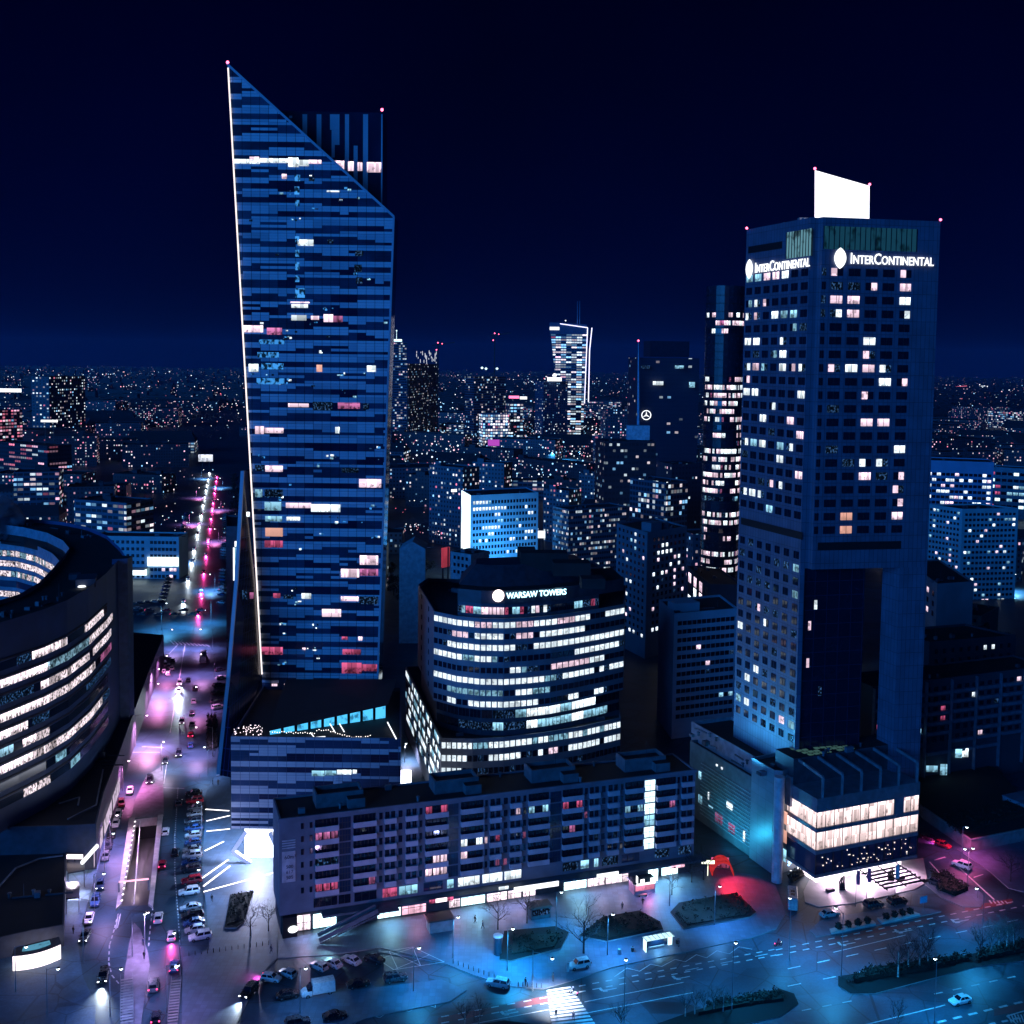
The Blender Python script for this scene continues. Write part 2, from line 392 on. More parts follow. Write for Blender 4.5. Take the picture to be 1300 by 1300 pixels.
def ground_mat(name, base, patch, crack, rough=.45):
    """worn asphalt: repaired patches, tar seams, stains and fine grain"""
    m, n, o = nodes(name); b = N(n, 'ShaderNodeBsdfPrincipled'); L(n, b.outputs[0], o.inputs[0])
    g = N(n, 'ShaderNodeNewGeometry')
    mp = N(n, 'ShaderNodeMapping'); mp.inputs[2].default_value = (0, 0, .35); mp.inputs[3].default_value = (.07, .16, .1); L(n, g.outputs[0], mp.inputs[0])
    v = N(n, 'ShaderNodeTexVoronoi', distance='CHEBYCHEV'); v.inputs['Scale'].default_value = 1.0; L(n, mp.outputs[0], v.inputs[0])
    sv = N(n, 'ShaderNodeSeparateColor'); L(n, v.outputs['Color'], sv.inputs[0])
    ve = N(n, 'ShaderNodeTexVoronoi', feature='DISTANCE_TO_EDGE'); ve.inputs['Scale'].default_value = .11; L(n, g.outputs[0], ve.inputs[0])
    seam = math_(n, 'LESS_THAN', ve.outputs[0], .012)
    t = N(n, 'ShaderNodeTexNoise'); t.inputs['Scale'].default_value = .09; t.inputs['Detail'].default_value = 8; t.inputs['Roughness'].default_value = .62; L(n, g.outputs[0], t.inputs[0])
    f = N(n, 'ShaderNodeTexNoise'); f.inputs['Scale'].default_value = 1.9; f.inputs['Detail'].default_value = 6; f.inputs['Roughness'].default_value = .7; L(n, g.outputs[0], f.inputs[0])
    k = math_(n, 'MULTIPLY', math_(n, 'ADD', math_(n, 'MULTIPLY', t.outputs[0], 1.5), -.05), math_(n, 'ADD', math_(n, 'MULTIPLY', f.outputs[0], 1.1), .45))
    k = math_(n, 'MULTIPLY', k, math_(n, 'ADD', math_(n, 'MULTIPLY', sv.outputs[0], patch), 1 - patch / 2))
    k = math_(n, 'MULTIPLY', k, math_(n, 'SUBTRACT', 1.0, math_(n, 'MULTIPLY', seam, crack)))
    mm = N(n, 'ShaderNodeVectorMath', operation='SCALE'); mm.inputs[0].default_value = base; L(n, k, mm.inputs[3]); L(n, mm.outputs[0], b.inputs[0])
    L(n, math_(n, 'ADD', math_(n, 'MULTIPLY', t.outputs[0], .35), rough - .17), b.inputs['Roughness'])
    MATS[name] = m; return m

def clutter(b, A, B, depth, z, n, seed):
    """vents, cooling boxes, pipes and hatches on a flat roof behind the edge A-B"""
    r = random.Random(seed); A, B = Vector(A[:2]), Vector(B[:2]); d = (B - A).normalized(); nn = Vector((-d.y, d.x)); l = (B - A).length; a = math.atan2(d.y, d.x)
    for i in range(n):
        p = A + d * l * r.uniform(.1, .9) + nn * depth * r.uniform(.2, .8); k = r.random(); m_ = MB()
        if k < .4: m_.box((p.x, p.y, z), r.uniform(.8, 2.4), r.uniform(.7, 1.5), r.uniform(.6, 1.4), a)
        elif k < .7: m_.lathe((p.x, p.y, z), [(.3, 0), (.3, .8), (.45, .85), (.45, 1.0), (0, 1.15)], 8)
        elif k < .88: m_.bar((p.x, p.y, z + .25), (p.x + d.x * r.uniform(3, 7), p.y + d.y * 4, z + .25), .3)
        else: m_.tube([(p.x, p.y, z), (p.x, p.y, z + r.uniform(2, 4.5))], .06, .03, 5)
        b.part(('cooling_unit', 'roof_vent', 'roof_pipe', 'aerial')[0 if k < .4 else 1 if k < .7 else 2 if k < .88 else 3], m_, [mat('clutter_%d' % (i % 2), ((.12, .15, .2), (.05, .065, .09))[i % 2], .6)])
# ================================================================== TOWER WITH THE SLANTED CROWN
random.seed(44)
DZ = 296.0
def zt(u, v, y=DZ): p = P(u, v, y); return (p.x, p.z)
foot = [zt(332, 870)[0:1] + (DZ,), (zt(481, 880)[0], DZ), (zt(481, 880)[0], DZ + 26), (zt(332, 870)[0], DZ + 26)]
b = Bld('slanted_tower', 'tall blue banded glass skyscraper with a slanted pointed crown and one lit white edge', 'skyscraper', foot)
TL, TR, BR, BL = zt(289, 82), zt(500, 275), zt(478, 905), zt(334, 890)
outline = [BL, BR, TR, TL]                       # x,z counter-clockwise
mb = MB()                                        # the dark body behind the cladding
def slab(mb, outl, y0, y1, mi=0):
    n = len(outl)
    mb.face([(p[0], y0, p[1]) for p in outl], mi); mb.face([(p[0], y1, p[1]) for p in outl][::-1], mi)
    for i in range(n):
        a, c = outl[i], outl[(i + 1) % n]
        mb.face([(c[0], y0, c[1]), (a[0], y0, a[1]), (a[0], y1, a[1]), (c[0], y1, c[1])], mi)
lower = [(BL[0], 0), (BR[0], 0), BR, BL]
slab(mb, outline, DZ, DZ + 11); slab(mb, lower, DZ, DZ + 11)
b.part('tower_body', mb, [GLASS])
LIGHT = mat('blue_white_panel', (.36, .45, .56), .35, noise=.3, scale=.05, col2=(.26, .35, .46))
LIGHT2 = mat('blue_white_panel_worn', (.27, .36, .48), .35, noise=.3, scale=.05)
GL1 = mat('tower_glass', (.02, .05, .11), .15, noise=.5, scale=.12)
GL2 = mat('tower_glass_deep', (.006, .016, .05), .12, noise=.4, scale=.12)
def banded(x0, x1, z0, z1, outl, y, fh, cw, runs=(3, 7), seed=1, mid=None):
    """cladding cells: per floor a light and a dark band whose border steps up and down in runs"""
    R = random.Random(seed); m = MB(); sub = fh / 5
    nf, nc = int((z1 - z0) / fh) + 1, int((x1 - x0) / cw) + 1
    g = .05
    for f in range(nf):
        top, bot = [], []
        for lst in (top, bot):
            while len(lst) < nc:
                k = R.randint(*runs); lst += [R.choice((0, 0, 1))] * k
        gap = []
        while len(gap) < nc: gap += [R.random() < .16] * R.randint(1, 4)
        tone = [R.choice((2, 2, 3)) for _ in range(nc // 3 + 2)]
        for c in range(nc):
            for s in range(5):
                dark = s in (1, 2)
                if s == 3 and top[c]: dark = True
                if s == 0 and bot[c]: dark = True
                if s == 2 and gap[c]: dark = False
                za, xa = z0 + f * fh + s * sub, x0 + c * cw
                ga = g if s == 0 else .012
                q = clip_convex([(xa + g, za + ga), (xa + cw - g, za + ga), (xa + cw - g, za + sub - .012), (xa + g, za + sub - .012)], outl)
                if q: m.face([(p[0], y, p[1]) for p in q], (tone[c // 3] if dark else (0 if (f * 7 + c // 5) % 3 else 1)))
    return m
xs = [p[0] for p in outline]
FH = 3.62
m = banded(min(xs) - 1, max(xs) + 1, 30, 198, outline, DZ - .06, FH, 2.35, runs=(2, 5), seed=5)
b.part('cladding', m, [LIGHT, LIGHT2, GL1, GL2])
R = random.Random(88)
# lit rooms, and blue reflections painted as glowing panes: picture rectangles on the front plane
def litrect(bld, u0, v0, u1, v1, m, y=DZ, bars=None, d=.12):
    a, c = P(u0, v0, y), P(u1, v1, y); W, H = abs(c.x - a.x), abs(a.z - c.z)
    bb = bars if bars is not None else (max(0, int(W / 2.4) - 1), 0)
    bld.pane(((a.x + c.x) / 2, y - d, (a.z + c.z) / 2), 0, W, H, m, bb)
rows = '''297 202 330 208 LW;330 201 366 207 LW;366 200 379 212 LW;379 203 392 211 LW;392 203 408 208 LP;317 199 329 205 LP;358 221 364 227 LP
415 242 431 244 LW;378 304 398 312 LW;416 304 423 309 LD;451 319 460 325 LD;374 222 381 230 LB;374 237 380 247 LB;375 254 380 262 LB;375 300 380 308 LB;375 317 380 326 LB;375 333 380 343 LB;375 350 380 358 LB;452 318 461 324 LD;450 336 459 345 LD;452 352 460 360 LD;392 226 399 230 LD;375 366 387 378 LB;369 383 393 385 LP;370 386 391 391 LW
370 400 389 407 LW;395 401 405 406 LP;411 399 423 409 LP;423 401 435 409 LM;309 413 334 422 LP;339 416 358 425 LM;329 431 361 437 LB;327 447 354 454 LB;332 461 360 469 LB;326 480 361 488 LB
316 462 328 472 LW;402 463 409 472 LO;466 464 477 472 LW;366 512 392 517 LP;397 510 422 521 LD;429 511 457 519 LM;461 512 468 520 LD;324 541 335 551 LP;336 543 360 550 LP;426 542 431 550 LW
324 590 336 598 LD;337 591 359 599 LP;434 594 455 600 LD;456 608 484 619 LP;324 621 333 631 LC;336 621 359 631 LD;336 637 357 648 LC;363 638 395 645 LP;395 640 432 650 LW;337 655 358 662 LC;364 656 381 661 LW
337 670 359 681 LO;336 686 359 695 LR;457 705 480 717 LP;433 722 456 733 LP;457 722 480 731 LM;347 753 356 759 LR;360 755 372 760 LD;383 753 395 760 LW;433 757 455 763 LP;456 757 480 767 LD;409 773 433 783 LP
434 808 441 812 LR;455 808 460 813 LP;332 821 359 831 LR;384 822 388 825 LP;435 824 458 831 LR;434 841 459 855 LR;459 843 479 852 LR'''
MM = dict(LW=LW, LP=LP, LC=LC, LO=LO, LR=LR, LM=LM, LD=LD, LB=LB)
for q in rows.replace('\n', ';').split(';'):
    u0, v0, u1, v1, k = q.split(); litrect(b, float(u0), float(v0), float(u1), float(v1), MM[k])
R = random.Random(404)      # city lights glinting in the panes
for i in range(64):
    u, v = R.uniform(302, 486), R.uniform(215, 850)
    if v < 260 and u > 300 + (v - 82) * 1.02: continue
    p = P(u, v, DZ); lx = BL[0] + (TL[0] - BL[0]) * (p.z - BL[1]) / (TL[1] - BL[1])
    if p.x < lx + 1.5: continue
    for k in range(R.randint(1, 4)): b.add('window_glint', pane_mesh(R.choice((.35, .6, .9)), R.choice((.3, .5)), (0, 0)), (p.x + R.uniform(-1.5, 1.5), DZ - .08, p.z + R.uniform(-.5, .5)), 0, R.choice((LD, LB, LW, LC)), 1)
# the white edge light and the slanted cap
def p3(q, y): return (q[0], y, q[1])
mb = MB(); e0, e1 = zt(290, 86, DZ - .3), zt(333, 856, DZ - .3)
mb.bar((e0[0] - .1, DZ - .3, e0[1]), (e1[0] - .1, DZ - .3, e1[1]), .3, .3)
b.part('edge_light', mb, glow('edge_white', (1, .86, .84), 1.6))
mb = MB(); mb.bar(p3((TL[0], TL[1]), DZ - .2), p3((TR[0], TR[1]), DZ - .2), .5, .6); mb.bar(p3(TR, DZ - .15), p3(BR, DZ - .15), .6, .5)
b.part('cap_rail', mb, LIGHT2)
for q, yy in ((TL, DZ), (zt(485, 142, DZ + 14), DZ + 14)):
    mb = MB(); mb.lathe((q[0], yy, q[1] + .2), [(.25, 0), (.42, .3), (.3, .7), (0, .8)], 8); b.part('aviation_light', mb, REDLAMP)
# the squarer rear block with upright stripes
yr = DZ + 13
r0, r1 = zt(345, 146, yr), zt(485.5, 143, yr)
mb = MB(); rear = [(r0[0], 0), (r1[0] - 3.0, 0), (r1[0], 120), (r1[0], r1[1]), (r0[0], r1[1] + .2)]
slab(mb, rear, yr, yr + 12)
b.part('rear_block', mb, [GL2])
mb = MB()
for u0, u1, v0, v1 in ((367, 371, 147, 150), (384, 390, 145, 200), (402, 408, 145, 200), (419, 431, 145, 165), (421, 425, 165, 200), (425, 431, 165, 184), (438, 443, 145, 225), (449, 454, 185, 240), (461, 467, 145, 250), (484, 485.3, 145, 268)):
    a, c = zt(u0, v0, yr), zt(u1, v1, yr); mb.face([(a[0], yr - .05, c[1]), (c[0], yr - .05, c[1]), (c[0], yr - .05, a[1]), (a[0], yr - .05, a[1])])
b.part('stripe_cladding', mb, [LIGHT2])
for u0, v0, u1, v1 in ((424, 204, 437, 216), (442, 205, 449, 217), (454, 206, 460, 217), (466, 206, 484, 219)): litrect(b, u0, v0, u1, v1, LP, yr, d=.1)
# podium in front: banded block on raked columns, roof terrace, glazed pavilion
DP = 255.0
xl, xr = P(293, 936, DP).x, P(509, 936, DP).x; zp = P(400, 936, DP).z
foot = [(xl, DP), (xr, DP), (xr - 4, DZ - .5), (xl - 1.5, DZ - .5)]
bp = Bld('tower_podium', 'low banded podium block on raked white columns at the foot of the slanted tower', 'podium building', foot)
zb = P(293, 1052, DP).z
mb = MB(); mb.prism(foot, zb, zp, 0, 1, bottom=True, para=.9); bp.part('podium_body', mb, [mat('podium_side', (.03, .06, .13), .4), ROOF])
m = banded(xl, xr, zb, zp, [(xl, zb), (xr, zb), (xr, zp), (xl, zp)], DP - .05, 3.3, 2.2, seed=9)
bp.part('podium_cladding', m, [mat('podium_panel', (.36, .40, .48), .4, noise=.2, scale=.1), mat('podium_panel_b', (.30, .34, .42), .4, noise=.2, scale=.1), GL1, GL2])
for u0, v0, u1, v1, k in ((396, 978, 412, 985, LC), (413, 978, 427, 984, LC), (428, 977, 446, 983, LW), (448, 977, 453, 982, LW)): litrect(bp, u0, v0, u1, v1, k, DP, d=.1)
mb = MB(); mb.prism([(xl + 2.5, DP + 2.5), (xr - 1, DP + 2.5), (xr - 1, DZ - 2), (xl + 2.5, DZ - 2)], 0.02, zb - .05, 0, 0, top=False)
bp.part('lobby_glazing', mb, [glow('lobby_white', (.80, .84, 1), 4.5, .5, .8, sample=True, low=.3, mode='speck')])
for (ua, va, ub, vb) in ((296, 1081, 313, 1055), (296, 1081, 318, 1103), (343, 1057, 352, 1076)):
    a, c = P(ua, va, DP - .5), P(ub, vb, DP - .5)
    a.z, c.z = max(a.z, .05), max(c.z, .05)
    mb = MB(); mb.bar(a, c, 1.0, .9); bp.part('raked_column', mb, [WHITE])
z0 = zp - .85
pa, pb2 = G(341, 933, z0), G(491, 911, z0)
mb = MB()
for i in range(9):
    t0, t1 = i / 9 + .012, (i + 1) / 9 - .012
    h0, h1 = 3.2 * (.35 + .65 * t0), 3.2 * (.35 + .65 * t1)
    a, c = pa.lerp(pb2, t0), pa.lerp(pb2, t1)
    mb.face([a, c, c + Vector((0, 0, h1)), a + Vector((0, 0, h0))])
bp.part('pavilion_glass', mb, [glow('pavilion_blue', (.08, .55, 1), 1.25, .8, .5, sample=True, mode='speck')])
mb = MB(); q = [pa.xy, pb2.xy, (pb2.x, DZ - 4), (pa.x, DZ - 4)]
mb.face([(pa.x, pa.y - .3, z0 + 1.3), (pb2.x + .3, pb2.y - .3, z0 + 3.5), (pb2.x + .3, DZ - 2, z0 + 3.6), (pa.x - 3, DZ - 2, z0 + 3.2)])
mb.face([(pa.x, pa.y - .3, z0 + 1.0), (pb2.x + .3, pb2.y - .3, z0 + 3.25), (pb2.x + .3, DZ - 2, z0 + 3.3), (pa.x - 3, DZ - 2, z0 + 2.9)][::-1])
mb.face([(pa.x, pa.y - .3, z0 + 1.0), (pb2.x + .3, pb2.y - .3, z0 + 3.25), (pb2.x + .3, pb2.y - .3, z0 + 3.5), (pa.x, pa.y - .3, z0 + 1.3)])
bp.part('pavilion_roof', mb, [ROOF])
mb = MB(); R = random.Random(3)
for i in range(44):
    t = i / 43; u = 343 + (470 - 343) * t; v = 930 + 4 * math.sin(t * 9) * (t > .45) + 3 * t + R.uniform(-1, 1)
    p = G(u, v, z0 + .5); mb.lathe((p.x, p.y, p.z), [(0, 0), (.13, .13), (0, .26)], 5)
bp.part('string_lights', mb, [glow('warm_string', (1, .9, .85), 3)])['kind'] = 'stuff'
mb = MB(); a, c = G(492, 917, z0 + .9), G(503, 938, z0 + .9); mb.bar(a, c, .22, .22)
a, c, d_ = G(394, 930, z0 + .5), G(399, 936, z0 + .5), G(413, 935, z0 + .5); mb.bar(a, c, .15); mb.bar(c, d_, .15)
for u in (419, 431): mb.bar(G(u, 919, z0 + .6), G(u + 6, 929, z0 + .6), .18)
bp.part('terrace_light_line', mb, [PURE])['kind'] = 'stuff'
mb = MB()
for i in range(60):
    p = G(R.uniform(297, 333), R.uniform(921, 934), z0 + R.uniform(.3, 1.6)); mb.lathe(p, [(0, 0), (.12, .12), (0, .25)], 5)
bp.part('lit_shrub_lights', mb, [PURE_P])['kind'] = 'stuff'
for u0, u1, m_ in ((297, 304, LM), (306, 316, LP), (320, 325, LM), (345, 352, LP), (361, 375, LP)): litrect(bp, u0, 868, u1, 880, m_, DZ - .6, d=.05)
# dark wing between the edge light and the raking strip on the left flank
mb = MB()
S = [P(308, 598, 294), P(300, 740, 287), P(290, 860, 279), P(277, 984, 256.5)]
E_ = [P(308.5, 598, DZ - .4), P(324, 740, DZ - .4), P(331, 860, DZ - .4), Vector((xl, DP + .2, S[3].z))]
for i in range(3): mb.face([S[i], S[i + 1], E_[i + 1], E_[i]], 0, [(0, S[i].z), (0, S[i + 1].z), ((E_[i + 1] - S[i + 1]).length, E_[i + 1].z), ((E_[i] - S[i]).length, E_[i].z)])
for i in range(3):
    k = Vector((1.5, 6, 0)); mb.face([S[i] + k, S[i], S[i + 1], S[i + 1] + k][::-1], 0)
b.part('flank_glazing', mb, [panel('flank_glass', (.006, .010, .03), 1.3, 3.6, .1, 3.5, .25)])
mb = MB()
for i in range(3): mb.bar(S[i], S[i + 1], .9, .7)
b.part('raking_strip', mb, [LIGHT])
for u0, v0, u1, v1, m_ in ((305, 749, 314, 761, LD), (317, 752, 322, 760, LM), (313, 650, 317, 656, LW)): litrect(b, u0, v0, u1, v1, m_, 289.5, d=0)
b.finish(); bp.finish()
# lit flank of the low building behind the tower's left side
foot = [P(287, 700, 420).xy, P(303, 700, 420).xy, P(303, 700, 450).xy, P(287, 700, 450).xy]
bq = Bld('side_annex', 'narrow dark annex with a tall white and cyan light slot left of the slanted tower', 'annex', foot)
mb = MB(); mb.prism(foot, 0, P(290, 668, 420).z, 0, 1, para=.8); bq.part('wall', mb, [mat('annex_wall', (.08, .1, .14), .7), ROOF])
litrect(bq, 298, 687, 303, 694, PURE, 420); litrect(bq, 296, 695, 298, 737, PURE, 420); litrect(bq, 298, 695, 303, 720, LC, 420); bq.finish()

# ================================================================== HOTEL TOWER
random.seed(7)
D1 = 256.0
zt_ = P(1035, 275, D1).z
Cc, Rr, Ll = g2(1035, 275, zt_), g2(1194, 281, zt_), g2(948, 291.5, zt_)
Bk = Rr + Ll - Cc
eR, eL = (Rr - Cc), (Ll - Cc)
lR, lL = eR.length, eL.length; dR, dL = eR.normalized(), eL.normalized()
h = Bld('hotel_tower', 'dark gridded hotel skyscraper with a glowing white rooftop screen and two lit name signs', 'hotel', [Cc, Rr, Bk, Ll])
def q2(a, c): return Cc + dR * a + dL * c
zr = lambda v: P(1110, v, q2(lR * .45, 0).y).z
pt = (zr(346.5) - zr(655.5)) / 18
HOTEL = panel('hotel_panel', (.105, .13, .21), 1.12, pt, .07, .4, .45, .2, off=-((zr(346.5) - pt / 2) % pt))
zo = P(1100, 722, q2(lR * .4, 0).y).z           # underside of the overhang
mb = MB()
mb.prism([q2(0, 1.6), q2(1.9, 1.6), q2(1.9, 0), Rr, Bk, Ll], zo, zt_, 0, 1, bottom=True, para=1.2)
h.part('upper_body', mb, [HOTEL, ROOF])
mb = MB(); mb.prism([q2(0, 1.6), q2(1.2, 1.6), q2(1.2, lL - .4), q2(0, lL)], 12, zo, 0, 0, top=False); h.part('lower_wing', mb, [HOTEL])
mb = MB(); mb.prism([q2(1.2, 2.2), q2(lR * .56, 3.0), q2(lR * .56, lL), q2(1.2, lL - .6)], 12, zo, 0, 0, top=False); h.part('recessed_glass_wall', mb, [panel('recess_glass', (.008, .012, .03), 3.2, 3.43, .08, 2.2, .18)])
mb = MB(); mb.prism([q2(lR * .775, 0), q2(lR, 0), q2(lR, 6), q2(lR * .775, 6)], 0, zo, 0, 0, top=False); h.part('corner_leg', mb, [HOTEL])
# name signs
def hsign(A, d, a0, a1, zc, pe):
    nrm = Vector((d.y, -d.x)); rz = math.atan2(d.y, d.x)
    p = A + nrm * .25 + d * a0; W = a1 - a0
    R = Matrix.Rotation(rz, 4, 'Z'); m = MB(); H, Wd = 2.4, 1.45; pts = []
    for i in range(17):
        t = -1 + 2 * i / 16; pts.append((Wd * (1 - t * t) ** .8, t * H))
    ring = pts + [(-x, y) for x, y in pts[::-1][1:-1]]
    base = Vector((p.x + d.x * Wd, p.y + d.y * Wd, zc))
    f = [base + Vector((d.x * x, d.y * x, z)) for x, z in ring]; k = Vector((nrm.x, nrm.y, 0)) * .2
    m.face([q + k for q in f]); m.face(f[::-1])
    for i in range(len(f)): j = (i + 1) % len(f); m.face([f[i], f[j], f[j] + k, f[i] + k])
    h.part('sign_emblem', m, [PURE])
    x = p + d * (Wd * 2 + 1.0)
    t = text('InterContinental', 3.55, PURE, h.root, (x.x + nrm.x * .1, x.y + nrm.y * .1, zc - 1.15), (PI / 2, 0, rz), 'sign_lettering', .08, caps='nterontinental', bold=.025)
    bpy.context.view_layer.update()
    t.scale.x = (W - Wd * 2 - 1.0) / max(.1, t.dimensions.x)
zs = P(1110, 329, q2(lR * .4, 0).y).z
hsign(Cc, dR, lR * .155, lR * .945, zs, 0)
hsign(Ll, -dL, .7, lL * .955, P(990, 337, q2(0, lL * .5).y).z, 1)
# rooftop glowing screen
A_, B_ = P(1034.5, 273, q2(1.5, 4).y), P(1104, 274, q2(1.5 + lR * .42, 8).y)
ya = A_.y; za0 = zt_ - 1.2
top_a, top_b = P(1034.5, 216, A_.y), P(1104, 236, B_.y)
mb = MB(); th = Vector((.2, .8, 0))
f = [Vector((A_.x, A_.y, za0 + .6)), Vector((B_.x, B_.y, za0 + .6)), top_b, top_a]
mb.face(f); mb.face([q + th for q in f][::-1])
for i in range(4): j = (i + 1) % 4; mb.face([f[i], f[i] + th, f[j] + th, f[j]])
h.part('rooftop_screen', mb, [glow('screen_white', (.97, .93, 1), 1.7)])
mb = MB()
for t in (0.1, .35, .6, .9):
    p = A_.lerp(B_, t) + Vector((.4, 2.2, 0)); mb.bar((p.x, p.y, za0), (p.x - .1, p.y - 1.3, za0 + 9), .25)
h.part('screen_truss', mb, [DARK])
for p in (top_a, top_b, Vector((*Ll, zt_)), Vector((*Rr, zt_))):
    mb = MB(); mb.lathe((p.x, p.y, p.z + .1), [(.2, 0), (.34, .25), (.25, .5), (0, .6)], 8); h.part('aviation_light', mb, REDLAMP)
mb = MB()
for i, a in enumerate((.3, .42, .55, .66, .75)):
    p = q2(4 + (i * 1.3) % 3, lL * a); mb.box((p.x, p.y, za0), 1.6, 1.2, 1.9 + (i % 3) * .5, .2)
h.part('roof_plant', mb, [STEEL])
# crown glazing behind the signs
def strip(A, d, a0, a1, z0, z1, m, name, out=.06, n=0):
    nrm = Vector((d.y, -d.x)); w_ = a1 - a0; p = A + d * (a0 + w_ / 2) + nrm * out; mb = MB()
    mb.box((p.x, p.y, z0), w_, .12, z1 - z0, math.atan2(d.y, d.x))
    if n:
        for i in range(n + 1):
            p = A + d * (a0 + w_ * i / n) + nrm * (out + .1); mb.box((p.x, p.y, z0), .18, .16, z1 - z0, math.atan2(d.y, d.x), 1)
    return h.part(name, mb, [m, DARK])
zr = lambda v: P(1110, v, q2(lR * .45, 0).y).z
CROWN = glow('crown_teal', (.03, .22, .40), .20, .9, .35, mode='speck')
strip(Cc, dR, 2.2, lR * .81, zr(318), zr(289), CROWN, 'crown_glazing', n=18)
zl = lambda v: P(990, v, q2(0, lL * .5).y).z
strip(Ll, -dL, lL * .62, lL * .97, zl(330), zl(297), glow('crown_teal_b', (.25, .6, .75), .45, .95, .5, mode='speck'), 'crown_glazing', n=9)
strip(Ll, -dL, lL * .04, lL * .55, zl(316), zl(307), BLACK, 'louvre_band')
strip(Ll, -dL, lL * .04, lL * .96, zl(675), zl(666), BLACK, 'louvre_band')
zr2 = lambda v: P(1097, v, q2(lR * .4, 0).y).z
strip(Cc, dR, lR * .1, lR * .775, zr2(698), zr2(688), BLACK, 'louvre_band')
# bedroom windows
rowsR = [zr2(346 + 17.05 * i) for i in range(20)]
rowsR = [zr(346.5) - pt * i for i in range(20)]
colsR = [lR * x for x in (.082, .185, .322, .460, .596, .735)]
wR = [.95, 2.9, 2.9, 2.9, 2.9, 2.7]
litR = ['n15', '235', 'n125', 'n125', '', '3', '3', '1234', '45', '3', '', '34', '', '5', '34', '35', '5', '5', '2o5', '2o']
R = random.Random(12)
def pickR(r, c):
    s = litR[r]
    if c == 0: return LD if 'n' in s else GLASS
    if str(c) in s:
        if r in (18, 19) and c == 2: return LO
        if r == 1: return LD if c == 2 else LP
        return R.choice((LW, LW, LP, LP))
    return GLASS if R.random() > .05 else LD
h.grid(Cc, Rr, colsR, rowsR, wR, 1.75, pickR, (1, 0), .05)
litL = ['12345', '', '123', '12456', '6', '125', '45', '123567', '1', '127', '4', '36', '7', '12356', '5', '7', '45', '123', '4', '24', '12']
colsL = [lL * x for x in (.07, .205, .34, .475, .61, .745, .885)]
rowsL = [rowsR[0] - pt * i for i in range(19)]
def pickL(r, c):
    if str(c + 1) in litL[r]: return R.choice((LW, LP, LC, LW))
    return GLASS if R.random() > .07 else LD
h.grid(Ll, Cc, colsL, rowsL, 2.5, 1.75, pickL, (1, 0), .05)
zlow = rowsR[0] - pt * 20.4
nl = int((zlow - 27) / pt)
def pickB(r, c):
    p = .30 if r > nl - 4 else .13
    x = R.random()
    return R.choice((LW, LP, LC, LC)) if x < p else (LD if x < p + .18 else GLASS)
h.grid(Ll, q2(0, 1.6), colsL, [zlow - pt * (i + .6) for i in range(nl)], 2.0, 1.75, pickB, (1, 0), .05)
for a, z, s_ in ((.2, 63, LW), (.12, 58, LP), (.11, 49, LP), (.3, 42, LD)):
    p = q2(1.2 + lR * .56 * a, 2.4); h.pane((p.x, p.y - .1, z), math.atan2(dR.y, dR.x), .7, 2.2, s_)
h.finish()
# hotel podium: glass front block, blank lit wall, louvred wing
fA, fB = g2(1034, 1134), g2(1163, 1107)
dF = (fB - fA).normalized(); nF = Vector((-dF.y, dF.x)); lF = (fB - fA).length; rF = math.atan2(dF.y, dF.x)
def f2(a, c): return fA + dF * a + nF * c
hp = Bld('hotel_podium', 'low hotel entrance block with two brightly lit glass floors under a finned roof', 'podium building', [f2(0, 0), f2(lF, 0), f2(lF, 12), f2(0, 12)])
zz = lambda v: P(1034, v, fA.y).z
z_b, z_m2a, z_m2b, z_m1a, z_m1b, z_top, z_fin = zz(1111), zz(1080), zz(1062), zz(1052), zz(1032), zz(1014), zz(986)
BAND = mat('podium_band', (.16, .18, .22), .45)
for za, zb_, ins in ((z_b - .7, z_b, 0), (z_m2a - .9, z_m2a, 0), (z_m1a - .9, z_m1a, 0), (z_m1b + .1, z_top, 0)):
    mb = MB(); mb.prism([f2(-.2, -.2), f2(lF, -.2), f2(lF, 12), f2(-.2, 12)], za, zb_, 0, 0, bottom=True); hp.part('floor_band', mb, [BAND])
def fglass(z0, z1, m, nm):
    mb = MB(); mb.prism([f2(.1, .15), f2(lF - .1, .15), f2(lF - .1, 11), f2(.1, 11)], z0 + .01, z1 - .01, 0, 0, top=False); hp.part(nm, mb, [m])
    mb = MB()
    for i in range(13):
        p = f2(lF * i / 12, .02); mb.box((p.x, p.y, z0 + .01), .12, .2, z1 - z0 - .02, rF)
    hp.part('mullions', mb, [DARK])
WARM = glow('warm_hall', (1, .76, .76), 1.9, .9, 1.1, sample=True, low=.18, thr=.38)
fglass(z_m1a, z_m1b + .1, GLASS, 'hall_glazing'); fglass(z_m2a, z_m1a - .9, GLASS, 'hall_glazing')
for z_a, z_c in ((z_m1a, z_m1b + .1), (z_m2a, z_m1a - .9)):
    hp.grid(f2(0, .12), f2(lF, .12), [lF * (i + .5) / 12 for i in range(12)], [(z_a + z_c) / 2], lF / 12 - .16, z_c - z_a - .2, lambda r, c: WARM if not (c == 9 and z_a == z_m1a) else None, kind='hall_window')
    hp.grid(f2(.06, 11), f2(.06, 0), [1.1 + 2.2 * i for i in range(5)], [(z_a + z_c) / 2], 2.0, z_c - z_a - .2, lambda r, c: WARM, kind='hall_window')
fglass(z_b, z_m2a - .9, GLASS_B, 'bar_glazing')
mb = MB(); R = random.Random(61)
for i in range(46): p = f2(R.uniform(.6, lF - .6), -.02); mb.box((p.x, p.y, R.uniform(z_b + .4, z_m2a - 1.3)), R.uniform(.1, .35), .1, R.uniform(.1, .3), rF)
hp.part('bar_lamps', mb, [glow('bar_lamp', (1, .85, .8), 1.4)])['kind'] = 'stuff'
